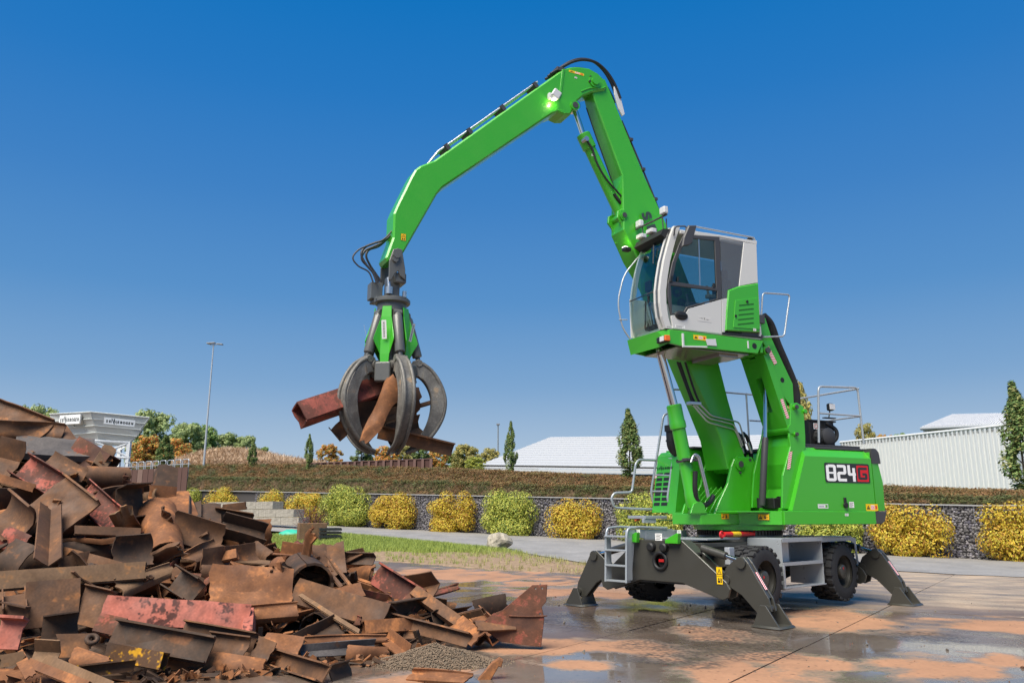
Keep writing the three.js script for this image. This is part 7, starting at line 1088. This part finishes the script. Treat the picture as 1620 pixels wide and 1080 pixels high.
piece('long_rod', T_, [-3.502,0.952,-11.496], [-1.872,0.279,-10.191], SEC.box(.045, .045), 0, 'long thin pale rod lying diagonally across the heap', { warp: .01, nl: 10, sweep: .02 });
piece('twisted_strip', BL, [-2.423,0.127,-9.686], [-1.666,0.135,-10.182], SEC.fold(.16, .06), .3, 'long twisted strip with bluish scale left of the gravel heap', { twist: .5, warp: .03, nl: 12 });
piece('twisted_strip', O, [-2.442,0.227,-9.852], [-1.551,0.188,-10.316], SEC.wave(.12, .03), .6, 'orange strip lying behind the bluish twisted strip', { twist: -.5, warp: .03, nl: 12 });
piece('bent_channel', O, [-1.941,0.081,-9.891], [-1.479,0.038,-9.981], SEC.arc(.22, 1.8), .4, 'crumpled orange channel beside the gravel heap', { warp: .05, nl: 10 });
piece('folded_plate', O, [-1.551,0.189,-10.415], [-1.241,0.047,-10.102], SEC.fold(.2, .1), .2, 'folded orange offcut touching the gravel heap');
piece('flat_box', O, [-1.854,0.289,-10.556], [-1.267,0.291,-10.902], SEC.box(.16, .10), .15, 'flat orange box section in front of the bent box beam', { th: .015, warp: .003 });
piece('box_offcut', D_, [-1.639,0.406,-11.277], [-1.235,0.45,-11.635], SEC.chan(.22, .16), .5, 'open dark channel below the red plate');
piece('long_beam', B_, [-1.588,0.316,-10.956], [-.543,0.112,-10.638], SEC.ell(.16, .1), .15, 'long brown angle behind the gravel heap', { th: .02 });
piece('leaning_bar', B_, [-.392,-.002,-10.886].map((v, i) => v + [0, .12, 0][i]), [-1.378,0.656,-11.604], SEC.box(.15, .09), .1, 'long leaning brown bar at the right end of the heap', { th: .02, warp: .003, nl: 12 });
piece('steel_plate', O, [-.736,0.284,-11.083], [-.429,-.003,-10.6].map((v, i) => v + [0, .14, 0][i]), SEC.flat(.24), .1, 'orange plate fixed along the lower end of the leaning bar', { th: .02, warp: .002 });
piece('channel_offcut', O, [-.529,0,-12.114].map((v, i) => v + [0, .22, 0][i]), [-.146,-.001,-10.784].map((v, i) => v + [0, .10, 0][i]), SEC.chan(.24, .12), .1, 'orange channel between the leaning bar and the fin-shaped plate', { th: .018 });
piece('curved_strip', D_, [-.565,0,-12.114].map((v, i) => v + [0, .28, -.3][i]), [-.093,-.002,-12.381].map((v, i) => v + [0, .34, -.5][i]), SEC.arc(.3, 1.2), .6, 'dark curved strip behind the fin-shaped plate', { bend: .5 });
piece('red_beam', DR, [-1.53,0.566,-11.839], [-1.208,0.408,-11.557], SEC.box(.16, .14), .2, 'small red stub right of the red plate');
piece('pink_plate', PK, [-5.367,0.464,-8.738], [-5.124,0.446,-8.776], SEC.ell(.3, .12), .1, 'pink painted offcut at the lower left edge', { th: .03 });
piece('flat_bar', O, [-4.792,0.241,-8.373], [-3.97,0.117,-7.929], SEC.box(.08, .05), .2, 'straight orange bar in the bottom left corner, left one of two', { th: .015, warp: .003 });
piece('flat_bar', T_, [-4.65,0.268,-8.424], [-3.706,0.118,-7.872], SEC.box(.085, .04), .4, 'straight brown bar in the bottom left corner, right one of two', { th: .015, warp: .003 });
piece('flat_bar', O, [-5.005,0.325,-8.52], [-4.635,0.15,-8.17], SEC.flat(.1), .1, 'short perforated-looking flat bar in the bottom left corner', { th: .015 });
piece('steel_plate', O, [-5.234,-.004,-8.492].map((v, i) => v + [0, .08, 0][i]), [-4.639,-.004,-8.737].map((v, i) => v + [0, .06, 0][i]), SEC.flat(.5), -.9, 'flat orange sheet on the ground in the bottom left corner');
piece('bracket', T_, [-4.835,0.319,-8.557], [-4.592,0.302,-8.585], SEC.fold(.26, .12), .5, 'small folded bracket above the bottom left bars');
piece('steel_plate', B_, [-4.759,0.336,-8.761], [-4.453,0.334,-8.856], SEC.flat(.24), .1, 'brown plate behind the washer in the lower left');
piece('cone_offcut', O, [-4.447,0.248,-8.473], [-4.06,0.209,-8.493], SEC.arc(.34, 1.8), .1, 'cone-shaped curled offcut in the lower left', { taper: .4 });
piece('flat_bar', T_, [-5.053,0.258,-8.346], [-4.886,0.278,-8.437], SEC.flat(.12), .3, 'pale flat offcut at the left edge near the bottom', { th: .03 });
piece('box_offcut', D_, [-5.109,0.465,-9.111], [-4.819,0.495,-9.281], SEC.chan(.24, .2), .3, 'black open box under the square plate');
piece('steel_plate', B_, [-5.634,0.607,-9.239], [-5.354,0.555,-9.226], SEC.ell(.24, .1), .5, 'small plate at the left edge under the long bar');
piece('curved_plate', D_, [-6.455,1.191,-10.373], [-6.099,1.088,-10.281], SEC.arc(.5, 1.6), .4, 'dark curved plate at the left edge above the long bar');
piece('flat_bar', B_, [-5.8,1.212,-10.596], [-5.044,1.026,-10.557], SEC.box(.12, .06), .2, 'brown bar sloping down behind the long straight bar');
piece('curved_strip', B_, [-5.678,1.071,-10.321], [-5.455,1.148,-10.605], SEC.flat(.14), .3, 'short bowed strip lying above the long straight bar', { bend: -.6, th: .03 });
piece('curved_plate', D_, [-5.277,1.169,-10.835], [-4.896,1.204,-11.171], SEC.arcIn(.5, 2.0), .2, 'dark trough-shaped plate below the large curled sheet', { bend: .4 });
{ const w = solo('washer', new THREE.TorusGeometry(.05, .025, 10, 20), D_, 'thick round washer in the lower left of the heap', 'scrap metal', 'scrap in the heap'), p = [-4.423,0.392,-8.849]; w.position.set(...p); w.rotation.set(-.9, .3, 0); }
{ // fin-shaped plate standing on the ground, with two holes
  const q = [[-.373,0.318,-10.75],[-.244,0.426,-10.75],[-.122,0.465,-10.75],[0.27,0.777,-10.75],[0.459,0.785,-10.75],[0.44,0.574,-10.75],[0.383,0.511,-10.75],[0.414,0.372,-10.75],[0.371,0.034,-10.75],[0.081,0.065,-10.75],[-.145,0.095,-10.75],[-.308,0.203,-10.75]];
  const z0 = -10.75, s = new THREE.Shape(q.map(p => new THREE.Vector2(p[0], p[1])));
  for (const p of [[0.311,0.738,-10.75],[0.397,0.738,-10.75],[0.366,0.426,-10.75]]) s.holes.push(new THREE.Path(ring2(10, .016, p[0], p[1]).map(a => new THREE.Vector2(...a))));
  const c = q.reduce((a, p) => [a[0] + p[0] / q.length, a[1] + p[1] / q.length], [0, 0]), g = new THREE.ExtrudeGeometry(s, { depth: .03, bevelEnabled: true, bevelSize: .004, bevelThickness: .004, bevelSegments: 1, curveSegments: 6 }).translate(-c[0], 0, 0);
  const fin = thing('fin_plate', 'tall fin-shaped rusty plate with bolt holes standing right of the heap', 'scrap metal', 'scrap in the heap'); fin.position.set(c[0], .0, z0); fin.rotation.set(-.08, -.12, 0);
  part(fin, 'fin', g, R.deepRed); const yy = [-.081,0.279,-10.75][1]; part(fin, 'rib', sheet(SEC.arc(.05, 1.6), .46, { th: .01, nl: 6, seed: 9 }).rotateY(PI / 2).translate(.10, [0.081,0.395,-10.75][1], .034), R.deepRed); part(fin, 'foot', sheet(SEC.arc(.5, 1.6), .5, { th: .02, nl: 6, seed: 19 }).rotateY(PI / 2 + .3).translate(-.35, [-.162,0.318,-10.75][1], -.08), B_);
}
{ // bar end in the very foreground
  const q = [[-.555,-.084,-8.9],[-.384,-.035,-8.9],[-.279,0.077,-8.9],[-.2,0.164,-8.9],[-.133,0.202,-8.9],[-.1,0.183,-8.9],[-.113,0.127,-8.9],[-.14,0.139,-8.9],[-.278,-.084,-8.9]];
  const s = new THREE.Shape(q.map(p => new THREE.Vector2(p[0], p[1]))), g = new THREE.ExtrudeGeometry(s, { depth: .10, bevelEnabled: true, bevelSize: .006, bevelThickness: .006, bevelSegments: 1 });
  const f = solo('hooked_bar', g, O, 'hooked orange bar end in the foreground right of the gravel heap', 'scrap metal', 'scrap in the heap'); f.position.z = -8.9;
}
piece('torn_strip', O, [-1.073,-.003,-8.799].map((v, i) => v + [0, .05, 0][i]), [-.429,-.004,-8.492].map((v, i) => v + [0, .06, 0][i]), SEC.wave(.16, .05), .2, 'torn orange strip at the bottom edge left of the hooked bar', { warp: .05, nl: 12 });
// smaller pieces filling the slope, each its own
{
  const r = rng(4242), mats = [[O, 'orange rusty'], [B_, 'brown rusty'], [D_, 'dark rusty'], [O, 'orange rusty'], [B_, 'brown rusty'], [DR, 'reddish rusty'], [T_, 'pale rusty']], names = ['strip_offcut', 'channel_piece', 'angle_piece', 'curled_piece', 'bar_piece', 'folded_piece'], nouns = ['twisted strip', 'short channel', 'short angle', 'curled sheet', 'short bar', 'folded sheet'];
  const geo = names.map((_, k) => [0, 1, 2].map(v => { const w = .26 + .14 * v, s = 900 + k * 10 + v; return [() => sheet(SEC.wave(.10 + .09 * v, .03), 1.5 - .2 * v, { seed: s, warp: .06, nl: 14, ragged: .06, bend: .7 + .4 * v, twist: .9 - .3 * v, taper: .7 }), () => sheet(SEC.chan(w * .7), .6 + .3 * v, { seed: s, bend: .2 * v, nl: 6 }), () => sheet(SEC.ell(w * .7), .6 + .3 * v, { seed: s, twist: .3 * v, nl: 6 }), () => sheet(SEC.arc(w * 1.5, 1.4 + .9 * v), w * 2.4, { seed: s, nl: 10, warp: .05, bend: .5, taper: .75, ragged: .06 }), () => v === 1 ? sheet(SEC.tube(.10), 1.1, { seed: s, nl: 6, th: .012, bend: .15 }) : sheet(SEC.box(.07 + .02 * v, .05), .9 + .35 * v, { seed: s, nl: 6, bend: .2 }), () => sheet(SEC.fold(w * 1.2, .1), w * 2, { seed: s, warp: .05, nl: 8, bend: .4 * v, twist: .3 })][k](); }));
  const stop = /\b(at|in|near|below|above|left|right|under|with|on|between|behind|lying|sticking|standing|arching|running|open|from|highest|across|halfway|beside|like|leaning|touching|hanging|fixed|towards)\b/;
  const phrase = (l) => l.slice(0, l.search(stop) > 0 ? l.search(stop) : undefined).trim(), used = new Set();
  const side = (p, q) => { const d = p.clone().sub(q); return Math.abs(d.y) > .8 * Math.abs(d.x) ? (d.y > 0 ? 'above' : 'below') : (d.x < 0 ? 'left of' : 'right of'); };
  const flat = (v) => [v.x / -v.z, (v.y - EYE.y) / -v.z];
  const hides = (p) => { const a = flat(p); return placed.some(([c, , , P, Q]) => { const b = flat(P), e = flat(Q), k = clamp(((a[0] - b[0]) * (e[0] - b[0]) + (a[1] - b[1]) * (e[1] - b[1])) / ((e[0] - b[0]) ** 2 + (e[1] - b[1]) ** 2 + 1e-9), 0, 1), z = lerp(P.z, Q.z, k); return p.z > z - .25 && Math.hypot(a[0] - lerp(b[0], e[0], k), a[1] - lerp(b[1], e[1], k)) < .30 / -p.z; }); };   // keep the larger pieces in sight
  let n = 0;
  for (let tries = 0; n < 240 && tries < 6000; tries++) {
    const x = lerp(-9.4, .1, Math.pow(r(), .9)), zr = heapR(x), zf = heapF(x), z = lerp(zf - .3, zr - .4, r()), y = heapY(x, z) * .92; if (y < .12) continue;
    const p = V3(x, y * .9, z), near = placed.map(q => [p.distanceTo(q[0]), q]).sort((a, b) => a[0] - b[0]);
    if (near[0][0] < .3 || hides(p)) continue;
    const kr = r(), k = kr < .34 ? 0 : kr < .54 ? 3 : kr < .67 ? 1 : kr < .79 ? 2 : kr < .91 ? 4 : 5, v = Math.floor(r() * 3), small = clamp(y / .6, .5, 1), [mat, tone] = mats[Math.floor(r() * mats.length)];
    const A = near[0][1], Bq = near[1][1];
    let lab = `${tone} ${nouns[k]} just ${side(p, A[0])} the ${phrase(A[1])}`; if (used.has(lab)) lab = `${tone} ${nouns[k]} between the ${phrase(A[1])} and the ${phrase(Bq[1])}`; if (used.has(lab) || lab.split(' ').length > 16) lab = `${['smaller', 'larger', 'wider'][v]} ${tone} ${nouns[k]} ${side(p, Bq[0])} the ${phrase(Bq[1])}`; if (used.has(lab) || lab.split(' ').length > 16) continue;
    used.add(lab);
    const m = solo(names[k], geo[k][v], mat, lab, 'scrap metal', 'small scrap in the heap');
    const a = r() * 2 * PI, dir = V3(Math.cos(a), (r() - .5) * .6, Math.sin(a) * .7).normalize(), half = .3;
    setPiece(m, [x - dir.x * half, y * .88 - dir.y * half, z - dir.z * half], [x + dir.x * half, y * .88 + dir.y * half, z + dir.z * half], (r() - .5) * 2.4); m.scale.setScalar(small * (k === 0 || k === 4 ? .95 + r() * .75 : .8 + r() * .6)); n++;
  }
}
// ------------------------------------------------------------------ scrap held in the grapple
{
  const W = (p, l) => V3(p[0], p[1], -l).applyAxisAngle(V3(0, 1, 0), mh.rotation.y).add(mh.position).toArray(), g = { group: 'scrap held in the grapple' };
  piece('held_beam', R.held, W([8.549,3.165], .45), W([6.686,3.951], -.15), SEC.box(.31, .26), .0, 'red painted box beam gripped by the grapple, sticking out left', { ...g, th: .025, warp: .006, nl: 12 });
  piece('held_sheet', O, W([7.109,3.696], .5), W([7.655,2.809], .5), SEC.arc(.42, 1.9), .5, 'twisted orange sheet hanging between the grapple tines', { ...g, twist: 1.3, taper: .55, warp: .07, nl: 16, ragged: .1, bend: -.3 });
  piece('held_bar', B_, W([7.295,2.928], .2), W([6.121,2.684], .35), SEC.ell(.20, .10), .3, 'brown bar sticking out low on the right of the grapple', { ...g, th: .025, warp: .004 });
  piece('held_plate', D_, W([7.679,3.156], .1), W([6.652,3.347], -.2), SEC.arcIn(.5, 1.2), .5, 'dark bent plate deep inside the grapple', { ...g, warp: .04 });
  piece('held_offcut', D_, W([7.159,2.863], .1), W([6.561,3.061], 0), SEC.fold(.4, .12), .3, 'dark folded plate at the bottom of the grapple', { ...g, warp: .03 });
  piece('held_offcut', T_, W([7.292,3.155], .3), W([7.008,3.249], .3), SEC.fold(.2, .08), .2, 'small pale torn offcut in the centre of the grapple', { ...g, warp: .04 });
  piece('held_plate', D_, W([7.35,3.41], -.2), W([6.854,3.118], .1), SEC.chan(.45, .2), .3, 'dark channel jammed behind the twisted orange sheet in the grapple', { ...g, warp: .03 });
  piece('held_plate', B_, W([7.576,3.57], -.35), W([6.437,3.484], -.35), SEC.arc(.7, 1.8), .2, 'brown curled plate at the back of the grapple', { ...g, warp: .04 });
  piece('held_bracket', B_, W([7.946,3.035], 0), W([7.814,2.856], .1), SEC.chan(.2, .12), .2, 'small bracket hanging out at the lower left of the grapple', g);
  piece('held_rod', B_, W([6.662,3.403], -.5), W([6.146,3.585], -.5), SEC.box(.05, .05), 0, 'thin rod poking through the right side of the grapple', g);
}

renderer.render(scene, camera);
